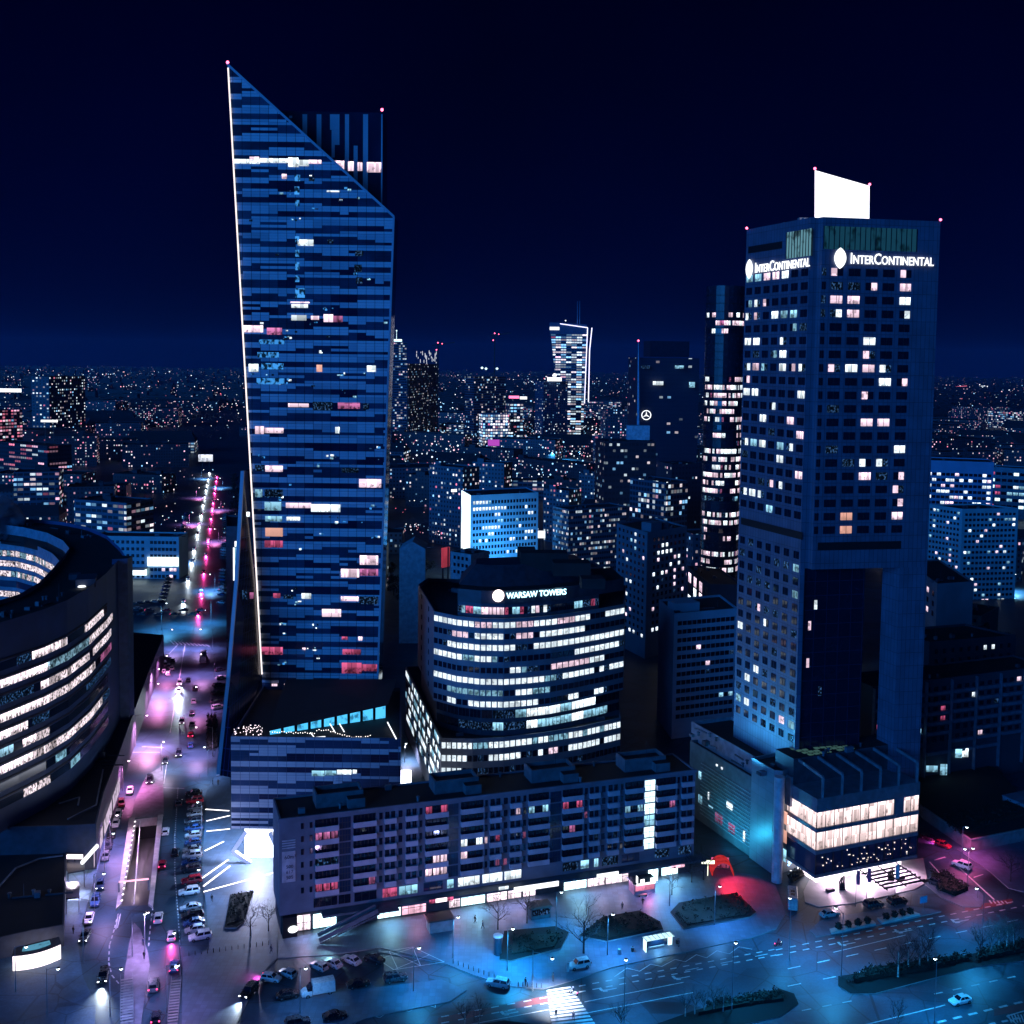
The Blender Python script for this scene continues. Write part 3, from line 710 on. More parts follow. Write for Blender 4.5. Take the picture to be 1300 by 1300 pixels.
p = f2(lF * .80, .0); mb = MB(); mb.box((p.x, p.y, z_m1a), 2.6, .3, z_m1b - z_m1a + .1, rF); hp.part('wall_panel', mb, [BAND])
mb = MB(); mb.prism([f2(3.5, 4), f2(lF - 1, 4), f2(lF - 1, 11), f2(3.5, 11)], .02, z_b - .7, 0, 0, top=False); hp.part('lobby_glazing', mb, [glow('hotel_lobby', (1, .86, .95), 3.2, .35, .4, sample=True, mode='speck')])
for i in range(6):
    mb = MB(); a = 1.5 + i * (lF - 2.2) / 5; p, q = f2(a, .2), f2(a, 9.5)
    mb.bar((p.x, p.y, z_top), (p.x, p.y, z_fin - .4), .5, .5); mb.bar((p.x, p.y, z_fin - .4), (q.x, q.y, z_fin + .6), .5, .7); hp.part('roof_fin', mb, [BAND])
mb = MB(); mb.prism([f2(0, 9), f2(lF, 9), f2(lF, 16), f2(0, 16)], z_top, z_fin + 1.0, 0, 1); hp.part('roof_block', mb, [mat('plant_wall', (.05, .06, .08), .7), ROOF])
mb = MB()
for i in range(8):
    for j in range(4):
        if (i + j) % 5 == 4: continue
        p = f2(5.5 + i * 1.7 - j * .5, 10.0 + j * 1.5); mb.box((p.x, p.y, z_fin + 1.0), 1.3, 1.0, .12, rF)
hp.part('skylight', mb, [glow('skylight_green', (.12, .30, .28), .30, .6, .5, mode='speck')])
z_w = zz(988)
pp = g2(986, 1119); z_w = P(990, 986, pp.y).z
mb = MB(); mb.prism([g2(979, 1109), g2(990, 1110), g2(1024, 1096), g2(1024, 1096) + nF * 9, g2(979, 1109) + nF * 9], 0.0, z_w, 0, 1, para=.8); hp.part('blank_wall', mb, [panel('blank_stone', (.20, .25, .30), 3.0, 2.4, .05, .6, .4), ROOF])
mb = MB(); mb.lathe((pp.x, pp.y, 0), [(1.25, 0), (1.25, z_w), (0, z_w)], 14); hp.part('round_pier', mb, [mat('pier_white', (.45, .47, .52), .4)])
# canopy over the hotel door and two sculptures on the kerb
mb = MB()
for i in range(6): mb.bar((*f2(lF * .42, -1 - i * 1.5), z_b - 1.4), (*f2(lF * .82, -1 - i * 1.5), z_b - 1.4), .22, .3)
for a in (.44, .62, .8): mb.bar((*f2(lF * a, .3), z_b - 1.1), (*f2(lF * a, -9), z_b - 1.6), .2, .25)
hp.part('entrance_canopy', mb, [DARK])
# louvred wing
wA, wB = g2(984, 1110), g2(874, 1032)
zt1 = P(989, 985, wA.y).z
lw = (wB - wA).length; dW = (wB - wA).normalized(); nW = Vector((dW.y, -dW.x))
if nW.x < 0: nW = -nW
def w2(a, c): return wA + dW * a + nW * c
hw = Bld('louvred_wing', 'long teal louvred wing with a stepped roof beside the apartment block and hotel', 'podium building', [w2(0, 0), w2(lw, 0), w2(lw, 14), w2(0, 14)])
zc = P(868, 940, wB.y).z
mb = MB(); mb.prism([w2(2.6, 0), w2(lw, 0), w2(lw, 13), w2(2.6, 13)], 0, zc, 0, 1, para=.8); hw.part('wall', mb, [mat('wing_teal', (.10, .15, .18), .5), ROOF])
mb = MB(); mb.prism([w2(-2, 2.2), w2(lw + 3, 2.2), w2(lw + 3, 15), w2(-2, 15)], zc - 3, zt1, 0, 1, para=1.0); hw.part('setback_storey', mb, [mat('setback', (.26, .30, .36), .45), ROOF])
rW = math.atan2(-dW.y, -dW.x)
mb = MB()
for i in range(15):
    z = zc - 4.2 - i * .95
    p = w2(lw * .52, -.12); mb.box((p.x, p.y, z), lw * .66, .22, .16, rW)
hw.part('louvres', mb, [mat('louvre_light', (.32, .42, .48), .4)])
nO = -nW
def wp(a, z, w_, h_, m_): p = w2(a, -.15); hw.pane((p.x, p.y, z), rW, w_, h_, m_)
for a, z, w_, h_, m_ in ((lw * .50, zc * .47, 2.4, 1.6, LW), (lw * .85, zc * .30, 1.6, 2.2, LC), (lw * .86, zc * .62, 1.0, 2.0, LC), (lw * .72, zc * .30, 2, .6, LC), (lw * .62, 4.2, 3.2, 2.4, LM), (lw * .47, 4.0, 2.6, 2.4, LM), (lw * .33, 4.1, .6, 2.6, LW), (lw * .75, zc * .42, .4, 2, LW), (lw * .6, zc - 2.2, .6, .6, LW), (lw * .66, zc - 2.2, .5, .5, LW)): wp(a, z, w_, h_, m_)
for k, z in enumerate((zt1 - 10, zt1 - 14.5, zt1 - 19)):
    p = w2(-.2, 2.0); hw.pane((p.x - .2, p.y - .2, z), rW, 2.6, 3.0, (LO, LO, LC)[k], (1, 0))
clutter(hw, w2(0, 4), w2(lw, 4), 9, zt1 - 1.0, 16, 5); clutter(hp, f2(lF, 11), f2(0, 11), 4, z_fin + 1.0, 5, 6); clutter(hp, g2(985, 1106), g2(1018, 1094), 6, z_w - .8, 4, 7); clutter(h, q2(2, 2), q2(lR - 2, 2), lL - 4, za0, 12, 8)
hp.finish(); hw.finish()
# ================================================================== LONG APARTMENT BLOCK
random.seed(21)
zA = 25.2
ra, rb = g2(355, 1190), g2(880, 1110)
dS = (rb - ra).normalized(); nS = Vector((-dS.y, dS.x)); lS = (rb - ra).length; rS = math.atan2(dS.y, dS.x)
def s2(a, c): return ra + dS * a + nS * c
rblk = Bld('apartment_block', 'long eight storey apartment block with loggias above a row of lit shops', 'apartment building', [s2(0, 0), s2(lS, 0), s2(lS, 11.5), s2(0, 11.5)])
RW = mat('render_mauve', (.17, .18, .24), .8, noise=.3, scale=.25)
RW2 = mat('balcony_render', (.52, .44, .52), .8, noise=.25, scale=.3)
mb = MB(); mb.prism([s2(0, 0), s2(lS, 0), s2(lS, 11.5), s2(0, 11.5)], 4.6, zA, 0, 1, para=.35); mb.prism([s2(.4, 1.2), s2(lS - .4, 1.2), s2(lS - .4, 11), s2(.4, 11)], 0, 4.6, 2, 2, top=False)
rblk.part('wall', mb, [RW, ROOF, mat('shop_wall', (.06, .07, .09), .7)])
mb = MB(); mb.prism([s2(-.3, -.35), s2(lS + .3, -.35), s2(lS + .3, 0), s2(-.3, 0)], zA - .45, zA + .12, 0, 0, bottom=True); rblk.part('cornice', mb, [RW])
for a0, a1, c0, c1 in ((.085, .19, 4, 9), (.355, .46, 4, 9.2), (.59, .70, 4, 9.2), (.83, .94, 4, 9.2)):
    mb = MB(); mb.prism([s2(lS * a0, c0), s2(lS * a1, c0), s2(lS * a1, c1), s2(lS * a0, c1)], zA - .35, zA + 2.6, 0, 1, para=.9)
    mb.prism([s2(lS * (a1 - .038), c0 - 2.2), s2(lS * a1, c0 - 2.2), s2(lS * a1, c0 - .01), s2(lS * (a1 - .038), c0 - .01)], zA - .35, zA + 1.7, 0, 1)
    rblk.part('roof_house', mb, [mat('roofhouse', (.14, .15, .18), .8), ROOF])
pit = 2.66
pit = 2.76; q_ = s2(lS * .12, 0); rowz = [P(420, 1043.5, q_.y).z - pit * i for i in range(6)]
def fr(u, v): # fraction of the front's length under a picture point
    z = 14.0
    lo, hi = 0.0, lS
    for _ in range(40):
        m_ = (lo + hi) / 2; p = s2(m_, 0)
        if uv_of((p.x, p.y, z))[0] < u: lo = m_
        else: hi = m_
    return lo
B3 = [(150, 190, 's'), (215, 345, 'L'), (350, 412, 'T'), (425, 550, 'L'), (560, 595, 'w'), (596, 660, 'b'), (664, 705, 'w'), (712, 778, 'b'), (782, 812, 'w'), (820, 945, 'L'), (948, 1003, 'T'), (1015, 1140, 'L'), (1143, 1170, 'w'), (1174, 1236, 'b')]
B4 = [(72, 112, 'w'), (115, 177, 'b'), (182, 212, 'w'), (217, 330, 'L'), (338, 397, 'T'), (404, 516, 'L'), (520, 548, 'w'), (550, 607, 'b'), (612, 648, 'w'), (652, 712, 'b'), (718, 744, 'w'), (747, 850, 'L'), (857, 912, 'X'), (918, 1027, 'L'), (1030, 1052, 'w'), (1056, 1122, 'b')]
bays = [(350 + a / 4.333, 350 + c / 4.333, k) for a, c, k in B3] + [(620 + a / 4.333, 620 + c / 4.333, k) for a, c, k in B4]
lits = {(1, 1): LM, (5, 1): LR, (5, 3): LM, (4, 9): LP, (5, 9): LP, (0, 9): LR, (3, 11): LW, (4, 11): LP, (3, 12): LP, (3, 13): LR, (5, 13): LM, (1, 17): LC, (1, 19): LR, (3, 19): LM, (2, 20): LM, (3, 16): LM, (2, 25): LC, (2, 27): LM, (4, 23): LD, (3, 1): LD, (1, 15): LP, (5, 14): LM, (4, 21): LD}
BALC = {}
def balc(W):
    k = round(W, 1)
    if k not in BALC:
        m = MB(); m.box((0, -.45, 0), W, .9, .14); m.box((0, -.85, .14), W, .1, 1.0); m.box((-W / 2 + .05, -.42, .14), .1, .78, .92); m.box((W / 2 - .05, -.42, .14), .1, .78, .92)
        BALC[k] = m.mesh('balcony', [RW2])
    return BALC[k]
R = random.Random(4)
for i, (u0, u1, k) in enumerate(bays):
    a0, a1 = fr(u0, 0), fr(u1, 0); W = a1 - a0; mid = (a0 + a1) / 2
    if k in 'TX':
        for r in range(6):
            p = s2(mid, -.03); rblk.pane((p.x, p.y, rowz[r] - .35), rS, W, 2.4, (LC if r in (3, 6) else PURE_C) if k == 'X' and r < 7 else GLASS_B, (3 if k == 'T' else 1, 1), 'stair_window')
        continue
    for r in range(6):
        p = s2(mid, -.04); m_ = lits.get((r, i), GLASS)
        if k == 'L':
            n = 3; q = s2(mid, -.0); rblk.add('loggia_shade_pane', pane_mesh(W - .1, 1.75, (0, 0)), (q.x, q.y, rowz[r] + .1), rS, BLACK, 0)  # near-black flat pane painted in for the shade of the loggia
            for j in range(n):
                q = s2(a0 + W * (j + .5) / n, -.04); mm = m_ if (m_ is GLASS or j == (i + r) % 3 or R.random() < .45) else GLASS
                rblk.pane((q.x, q.y, rowz[r] + .12), rS, W / n - .35, 1.5, mm, (1, 0))
            q = s2(mid, -.03); rblk.add('balcony', balc(W), (q.x, q.y, rowz[r] - 1.5), rS, None, W / q.length_squared)
        elif k == 'b':
            for j in range(2):
                q = s2(a0 + W * (j + .5) / 2, -.04); rblk.pane((q.x, q.y, rowz[r] + .2), rS, W / 2 - .45, 1.3, m_ if j else GLASS, (1, 0))
            q = s2(mid, -.03); rblk.add('balcony', balc(W), (q.x, q.y, rowz[r] - 1.5), rS, None, W / q.length_squared)
        elif k == 's':
            for dx in (-.9, .9):
                q = s2(mid + dx, -.04); rblk.pane((q.x, q.y, rowz[r]), rS, .55, 1.2, m_)
        else:
            q = s2(mid, -.04); rblk.pane((q.x, q.y, rowz[r] + .1), rS, min(.9, W * .5), 1.4, m_)
# first floor row over the canopy, shops under it
z1 = rowz[5] - 3.1
for u0, u1, m_ in ((398, 428, GLASS), (430, 445, GLASS), (450, 478, GLASS), (486, 504, LR), (507, 530, LC), (538, 562, GLASS_B), (568, 576, LC), (582, 609, LW), (613, 638, LW), (641, 662, LW), (715, 735, LD), (738, 748, LC), (755, 760, LC), (765, 785, LD), (790, 812, GLASS_B), (832, 850, LD), (862, 878, LD)):
    a0, a1 = fr(u0, 0), fr(u1, 0); p = s2((a0 + a1) / 2, -.04); rblk.pane((p.x, p.y, z1), rS, a1 - a0, 1.9, m_, (max(0, int((a1 - a0) / 1.2) - 1), 0))
mb = MB(); mb.prism([s2(8.5, -2.6), s2(lS + 2, -2.6), s2(lS + 2, 0), s2(8.5, 0)], 4.0, 4.5, 0, 0, bottom=True); rblk.part('canopy', mb, [mat('canopy', (.10, .12, .15), .6)])
SHOPW = glow('shop_white', (.62, .92, 1), 4.2, .55, .8, sample=True, low=.3)
SHOPP = glow('shop_pink', (1, .55, .72), 2.0, .7, .9, sample=True, low=.25)
SHOPM = glow('shop_mixed', (1, .80, .92), 3.0, .9, 1.3, sample=True, low=.1)
def gfr(u, v):
    lo, hi = -3.0, lS + 6
    for _ in range(40):
        m_ = (lo + hi) / 2; p = s2(m_, .8)
        if uv_of((p.x, p.y, 2.0))[0] < u: lo = m_
        else: hi = m_
    return lo
shops = [(376, 394, SHOPM, 3.2), (398, 427, SHOPW, 3.0), (480, 509, SHOPW, 3.0), (511, 541, SHOPP, 2.6), (571, 584, SHOPM, 2.8), (586, 616, SHOPW, 3.3), (619, 644, SHOPM, 2.8), (646, 662, SHOPM, 2.2), (665, 680, SHOPM, 2.2), (717, 745, SHOPW, 2.8), (747, 768, SHOPM, 3.2), (770, 798, SHOPM, 2.6), (824, 836, SHOPW, 3.1), (841, 861, SHOPW, 3.0)]
for u0, u1, m_, hh in shops:
    a0, a1 = gfr(u0, 0), gfr(u1, 0); p = s2((a0 + a1) / 2, 1.1); rblk.pane((p.x, p.y, .25 + hh / 2), rS, a1 - a0, hh, m_, (max(1, int((a1 - a0) / 1.6)), 1), 'shop_front')
for u0, u1, z, m_, hh, c in ((548, 562, 4.25, PURE_P, .8, -2.7), (540, 547, 4.25, LR, .8, -2.7), (563, 570, 4.25, LR, .8, -2.7), (646, 702, 4.1, PURE, 1.1, -2.7), (750, 777, 4.4, PURE, .9, -2.7), (843, 860, 3.9, SHOPP, .6, -2.7), (627, 639, 4.9, LW, .7, -2.7)):
    a0, a1 = gfr(u0, 0), gfr(u1, 0); p = s2((a0 + a1) / 2, c); rblk.pane((p.x, p.y, z), rS, a1 - a0, hh, m_, (0, 0), 'shop_sign')
# the pale number board on the blank end bay, an open outdoor stair
mb = MB(); a0, a1 = fr(358, 0), fr(375, 0); p = s2((a0 + a1) / 2, -.1)
mb.box((p.x, p.y, zA - 13.6), a1 - a0, .12, 6.6, rS); bd = rblk.part('number_board', mb, [mat('board_cream', (.55, .50, .55), .8)])
DK = mat('board_ink', (.03, .03, .06), .8, noise=0)
p = s2(a0 + .45, -.2)
text('60m²', 1.15, DK, bd, (p.x, p.y, zA - 8.6), (PI / 2, 0, rS), 'board_text', .01)
for k, s_ in enumerate(('500', '617', '505')): q = s2(a0 + .8, -.2); text(s_, 1.0, DK, bd, (q.x, q.y, zA - 10.6 - 1.15 * k), (PI / 2, 0, rS), 'board_text', .01)
mb = MB()
for k in range(4): p = s2((a0 + a1) / 2, -.12); mb.box((p.x, p.y, zA - 6.4 + .52 * k), a1 - a0, .08, .24, rS)
rblk.part('board_stripes', mb, [mat('board_cream', (.55, .50, .55), .8)])
mb = MB(); a0, a1 = gfr(400, 0), gfr(500, 0)
for i in range(24):
    t = i / 23; a = a0 + (a1 - a0) * .72 * t; p = s2(a, -4.2); mb.box((p.x, p.y, 4.3 * t), .8, 2.2, .16, rS)
for c in (-5.3, -3.1): mb.bar((*s2(a0, c), .9), (*s2(a0 + (a1 - a0) * .72, c), 5.3), .12, .9)
p = s2(a0 + (a1 - a0) * .86, -2.9); mb.box((p.x, p.y, 4.3), (a1 - a0) * .28, 3.6, .25, rS)
rblk.part('outdoor_stair', mb, [mat('stair_concrete', (.12, .13, .16), .8)])
mb = MB(); a0, a1 = gfr(358, 0), gfr(376, 0); p = s2((a0 + a1) / 2, -.4); mb.box((p.x, p.y, .02), a1 - a0, 1.2, 4.4, rS); rblk.part('corner_kiosk', mb, [BLACK])
mb = MB(); p = s2(a1 - .9, -1.1); mb.lathe((p.x, p.y - .05, 1.7), [(0, -.02), (.0, 0)], 4)
c3 = Vector((p.x, p.y, 1.9)); n3 = Vector((-nS.x, -nS.y, 0))
ring = [c3 + Vector((dS.x, dS.y, 0)) * (1.05 * math.cos(2 * PI * i / 20)) + Vector((0, 0, .75 * math.sin(2 * PI * i / 20))) for i in range(20)]
mb = MB(); mb.face([q + n3 * .15 for q in ring]); mb.face(ring[::-1])
for i in range(20): j = (i + 1) % 20; mb.face([ring[i], ring[j], ring[j] + n3 * .15, ring[i] + n3 * .15])
rblk.part('round_sign', mb, [PURE])
R = random.Random(17)
for i in range(14):
    a = lS * (.03 + .94 * (i + R.random() * .6) / 14); c = R.choice((1.6, 2.6, 9.8))
    p = s2(a, c); mb = MB(); mb.lathe((p.x, p.y, zA - .34), [(.28, 0), (.28, .9), (.42, .95), (.42, 1.1), (0, 1.25)], 8) if i % 3 else mb.box((p.x, p.y, zA - .34), 1.4, .8, 1.1, rS); rblk.part('roof_vent', mb, [mat('vent_grey', (.16, .18, .22), .6)])
for a in (.14, .42, .66, .9):
    p = s2(lS * a, 6.5); mb = MB(); mb.tube([(p.x, p.y, zA + 1.6), (p.x, p.y, zA + 5.6)], .05, .03, 5); [mb.bar((p.x - .7 + .1 * k, p.y, zA + 4.2 + .4 * k), (p.x + .7 - .1 * k, p.y, zA + 4.2 + .4 * k), .05) for k in range(4)]; rblk.part('aerial', mb, [DARK])
rblk.finish(100)

# ================================================================== CURVED OFFICE WITH THE ROUND SIGN
random.seed(31)
WT0 = 52.6
arc_px = [(551, 776), (580, 782), (610, 785), (640, 785.5), (670, 784), (700, 781.5), (730, 777.5), (762, 772.5), (793, 767)]
ARC = [g2(u, v, WT0) for u, v in arc_px]
bl = g2(531, 742, WT0); br_ = ARC[-1] + Vector((3, 26)); bl2 = bl + Vector((2, 10))
fo = ARC + [br_, bl2, bl]
wt = Bld('curved_office', 'bow fronted office building with many lit window rows and a glowing rooftop name sign', 'office building', fo)
WTW = mat('wt_spandrel', (.14, .17, .22), .5, noise=.25, scale=.2)
mb = MB(); mb.prism(fo, WT0 - 1.75 - 3.03 * 7 - 1.4, WT0, 0, 1, para=1.0, bottom=True); wt.part('wall', mb, [WTW, ROOF])
pw = 3.03
rows = [WT0 - 1.75 - pw * i for i in range(8)]
LITS = ['LLLLLLLLRRRLLLLMRRLLLLRRRLLL...LLLLL', '...dMMM.LLLLL.dMMM.LLLLLLLL........', '..dLLLLLLLLLLLLdd.LLLLLLLLLLLLLLLLL', 'LLLLLLCCLLLC.d...........LLLLLLLLLdd', '..............LLCdd..MMMMMMMLLL....', 'LLLLLLLLLLLLLLLLLLLLCCdLLLLLL.LdLLLL', '...CCCCCCCCCC..LLLCCC..............L', '...LL..LLLLLLLLLLLL.....LL...LLd']
R = random.Random(8); tot = sum((ARC[i + 1] - ARC[i]).length for i in range(8)); npane = 35; ci = 0
for i in range(8):
    A, B = ARC[i], ARC[i + 1]; l = (B - A).length; n = max(1, round(npane * l / tot)); st = ci
    for r, z in enumerate(rows):
        def pk(_r, c, r=r, st=st):
            s = LITS[r]; ch = s[st + c] if st + c < len(s) else '.'
            return {'L': R.choice((OFFW, OFFW, OFFW, LW)), 'R': LP, 'M': LP, 'C': LC, 'd': LD, '.': GLASS}[ch]
        wt.grid(A, B, [l * (c + .5) / n for c in range(n)], [z], l / n - .36, 1.45, pk, (0, 0), .04)
    ci += n
# window slits on the receding end
wt.grid(bl, ARC[0], [(ARC[0] - bl).length * t for t in (.25, .7)], rows, 1.3, 1.3, lambda r, c: GLASS)
# glazed waist, terrace, wider foot
zq = rows[-1] - 1.4
W2 = [p + (Vector((p.x, p.y)) - Vector((5, 330))).normalized() * -1.4 for p in ARC]
mb = MB(); mb.prism(W2 + [br_ - Vector((2, 1)), bl2, bl + Vector((1, 1))], 17, zq - .02, 0, 0, top=False); wt.part('waist_wall', mb, [mat('waist', (.05, .07, .1), .5)])
for i in range(8):
    A, B = W2[i], W2[i + 1]; l = (B - A).length
    wt.grid(A, B, [l * .25, l * .75], [zq - 1.7, zq - 4.9], l / 2 - .25, 2.1, lambda r, c, i=i: (R.choice((LW, OFFW, LC)) if i > 3 and i < 7 else R.choice((LD, LC, GLASS))) if i > 0 else GLASS, (2, 0))
zf = 120 - 0; zt3 = P(640, 938, 282).z
F = [g2(561, 936, zt3), g2(650, 947 - 8, zt3), g2(788, 912, zt3)]
F = [g2(560, 937, zt3), g2(600, 938, zt3), g2(640, 936, zt3), g2(690, 930, zt3), g2(740, 922, zt3), g2(788, 911, zt3)]
fl = g2(515, 846, zt3)
foot = F + [F[-1] + Vector((2, 30)), fl + Vector((8, 2)), fl]
mb = MB(); mb.prism(foot, 0, zt3, 0, 1, para=.6); wt.part('base_wall', mb, [WTW, ROOF])
B2 = ['LLLLLLCCCLLLLLLLLCLLCCCCLLLCLLLCLL', 'LLLLL..d.LLLLLL.d.L.MM..LLLLLLL.LLLLLL', 'LLLL...dd....d............d...........', '..........']
for k in range(5):
    ci = 0
    for i in range(5):
        A, B = F[i], F[i + 1]; l = (B - A).length; n = round(l / 1.5)
        def pk(_r, c, k=k, st=ci):
            s = B2[min(k, 3)]; ch = s[(st + c) % len(s)]
            return {'L': R.choice((OFFW, OFFW, LW)), 'M': LP, 'C': LC, 'd': LD, '.': GLASS}[ch]
        wt.grid(A, B, [l * (c + .5) / n for c in range(n)], [zt3 - 1.9 - 3.4 * k], l / n - .36, 1.55, pk, (0, 0), .04); ci += n
l = (F[0] - fl).length
for k in range(5): wt.grid(fl, F[0], [2 + 2.4 * i for i in range(int(l / 2.4))], [zt3 - 1.9 - 3.4 * k], 2.0, 1.7, lambda r, c: R.choice((LW, LC, GLASS, LD, OFFW)), (0, 0), .04)
# set-back top storey, sign band, dark hipped roof, plant room
def back(p, d): return p + Vector((0, d))
T = [back(p, 5) for p in ARC]
tz0, tz1 = WT0 - 1.0, WT0 + 3.2
mb = MB(); mb.prism(T[1:8] + [T[7] + Vector((0, 12)), T[1] + Vector((0, 12))], tz0, tz1, 0, 0, top=False); wt.part('top_storey', mb, [mat('top_storey', (.07, .09, .13), .5)])
for i in range(1, 7):
    A, B = T[i], T[i + 1]; l = (B - A).length
    wt.grid(A, B, [l * (c + .5) / 3 for c in range(3)], [WT0 + .9], l / 3 - .2, 1.9, lambda r, c, i=i: (R.choice((LP, LW)) if i in (2, 4) else (R.choice((LD, LR, LC)) if i in (1, 3, 6) else GLASS)), (1, 0), .04)
mb = MB(); S2 = [back(p, 3.6) for p in ARC]
mb.prism(S2[1:9] + [S2[8] + Vector((-2, 16)), S2[1] + Vector((2, 16))], tz1, tz1 + 3.4, 0, 1); wt.part('sign_band', mb, [mat('sign_band', (.035, .045, .07), .4), ROOF])
S3 = [back(p, 9) for p in ARC[1:8]] + [back(ARC[7], 24) + Vector((-3, 0)), back(ARC[1], 24)]
S4 = inset(ccw(S3), 4.5)
mb = MB(); S3 = ccw(S3)
for i in range(len(S3)): j = (i + 1) % len(S3); mb.face([(*S3[i], tz1 + 3.4), (*S3[j], tz1 + 3.4), (*S4[j], tz1 + 8.5), (*S4[i], tz1 + 8.5)])
mb.face([(*p, tz1 + 8.5) for p in S4]); wt.part('roof', mb, [mat('roof_sheet', (.03, .04, .06), .35)])
for u, v, sx_, sy_, hz in ((690, 716, 13, 6, 5), (725, 722, 10, 6, 3.5), (668, 706, 5, 4, 4), (752, 738, 6, 5, 2.6)):
    mb = MB(); p = G(u, v, tz1 + 8); mb.box((p.x, p.y, tz1 + 6.5), sx_, sy_, hz, .05); wt.part('plant_room', mb, [ROOF])
# sign
def on_arc(u, z):
    best = None
    for i in range(8):
        for k in range(40):
            p = S2[i].lerp(S2[i + 1], k / 40); q = uv_of((p.x, p.y, z))
            if best is None or abs(q[0] - u) < best[0]: best = (abs(q[0] - u), p, math.atan2((S2[i + 1] - S2[i]).y, (S2[i + 1] - S2[i]).x))
    return best[1], best[2]
zs_ = tz1 + 1.0
x0, r0 = on_arc(641, zs_); x1, r1 = on_arc(717, zs_)
sd_ = (x1 - x0); rs_ = math.atan2(sd_.y, sd_.x); nn = Vector((sd_.y, -sd_.x)).normalized()
SIGNB = glow('sign_bluewhite', (.45, .85, 1), 3.5, sample=True)
st = text('WARSAW TOWERS', 2.2, SIGNB, wt.root, (x0.x + nn.x * 1.1, x0.y + nn.y * 1.1, zs_ + .55), (PI / 2, 0, rs_), 'sign_lettering', .08, bold=.03)
bpy.context.view_layer.update(); st.scale.x = sd_.length / st.dimensions.x
xc, rc = on_arc(631, zs_); cc = Vector((xc.x + nn.x * .9, xc.y + nn.y * .9, zs_ + 1.3)); ring = [cc + Vector((math.cos(rs_), math.sin(rs_), 0)) * (1.62 * math.cos(2 * PI * i / 28)) + Vector((0, 0, 1.62 * math.sin(2 * PI * i / 28))) for i in range(28)]
k = Vector((nn.x, nn.y, 0)) * .3
mb = MB(); mb.face([q + k for q in ring]); mb.face(ring[::-1])
for i in range(28): j = (i + 1) % 28; mb.face([ring[i], ring[j], ring[j] + k, ring[i] + k])
wt.part('round_sign', mb, [glow('sign_disc', (1, .80, .80), 3, sample=True)])
mb = MB(); mb.bar((x0.x + nn.x * .7, x0.y + nn.y * .7, zs_ + .45), (x1.x + nn.x * .7, x1.y + nn.y * .7, zs_ + .45), .12); wt.part('sign_rail', mb, [DARK])
clutter(wt, F[0], F[5], 7, zt3 - .6, 12, 31); clutter(wt, bl + Vector((3, -2)), ARC[7], 3, WT0 - 1.0, 8, 32)
wt.finish()

# ================================================================== RING-SHAPED OFFICE ON THE LEFT
random.seed(5)
ZL = 58.0
def polyz(px, z): return [g2(u, v, z) for u, v in px]
OUT = polyz([(-60, 812), (-20, 803), (20, 791), (55, 780), (85, 768), (112, 752), (135, 733), (150, 716)], ZL)
lo_ = Bld('ring_office', 'round ring shaped office block with long curved rows of lit windows and an open courtyard', 'office building', OUT + [OUT[-1] + Vector((6, 20)), OUT[0] + Vector((-20, 30))])
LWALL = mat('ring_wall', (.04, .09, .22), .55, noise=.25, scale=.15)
top_px = [(160, 712), (152, 700), (135, 684), (110, 673), (80, 667), (40, 663), (0, 661), (-60, 664)]
BACK = polyz(top_px, ZL)
INN = polyz([(80, 712), (88, 700), (80, 690), (60, 680), (30, 673), (0, 669), (-60, 667)], ZL)
INF = polyz([(-60, 792), (0, 768), (25, 760), (50, 745), (66, 728), (80, 712)], ZL)
mb = MB()
def wallstrip(pts, z0, z1, mi=0, flip=False):
    d = 0
    for a, c in zip(pts, pts[1:]):
        l = (c - a).length; f = [(*a, z0), (*c, z0), (*c, z1), (*a, z1)]; u_ = [(d, z0), (d + l, z0), (d + l, z1), (d, z1)]
        mb.face(f[::-1] if flip else f, mi, u_[::-1] if flip else u_); d += l
wallstrip(OUT + [BACK[0]], 10.5, ZL + 1.2); wallstrip(BACK, 10.5, ZL + 1.2)
wallstrip(INN[::-1], ZL - 2.3, ZL + 1.0, 1); wallstrip(INN[::-1], ZL - 6, ZL - 2.3, 2); wallstrip(INF[::-1], 14, ZL + 1.2)  # black lower court strip paints in the shadowed gap above the ledge
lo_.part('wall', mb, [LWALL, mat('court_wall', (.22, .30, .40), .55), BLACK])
mb = MB()
def fill(o_, i_, z):
    n = max(len(o_), len(i_))
    def at(p, t):
        x = t * (len(p) - 1); k = min(int(x), len(p) - 2); return p[k].lerp(p[k + 1], x - k)
    for k in range(24):
        a, c = k / 24, (k + 1) / 24
        mb.face([(*at(o_, a), z), (*at(o_, c), z), (*at(i_, c), z), (*at(i_, a), z)])
fill(OUT + [BACK[0]], INF, ZL); fill(BACK, INN, ZL)
lo_.part('roof', mb, [ROOF])
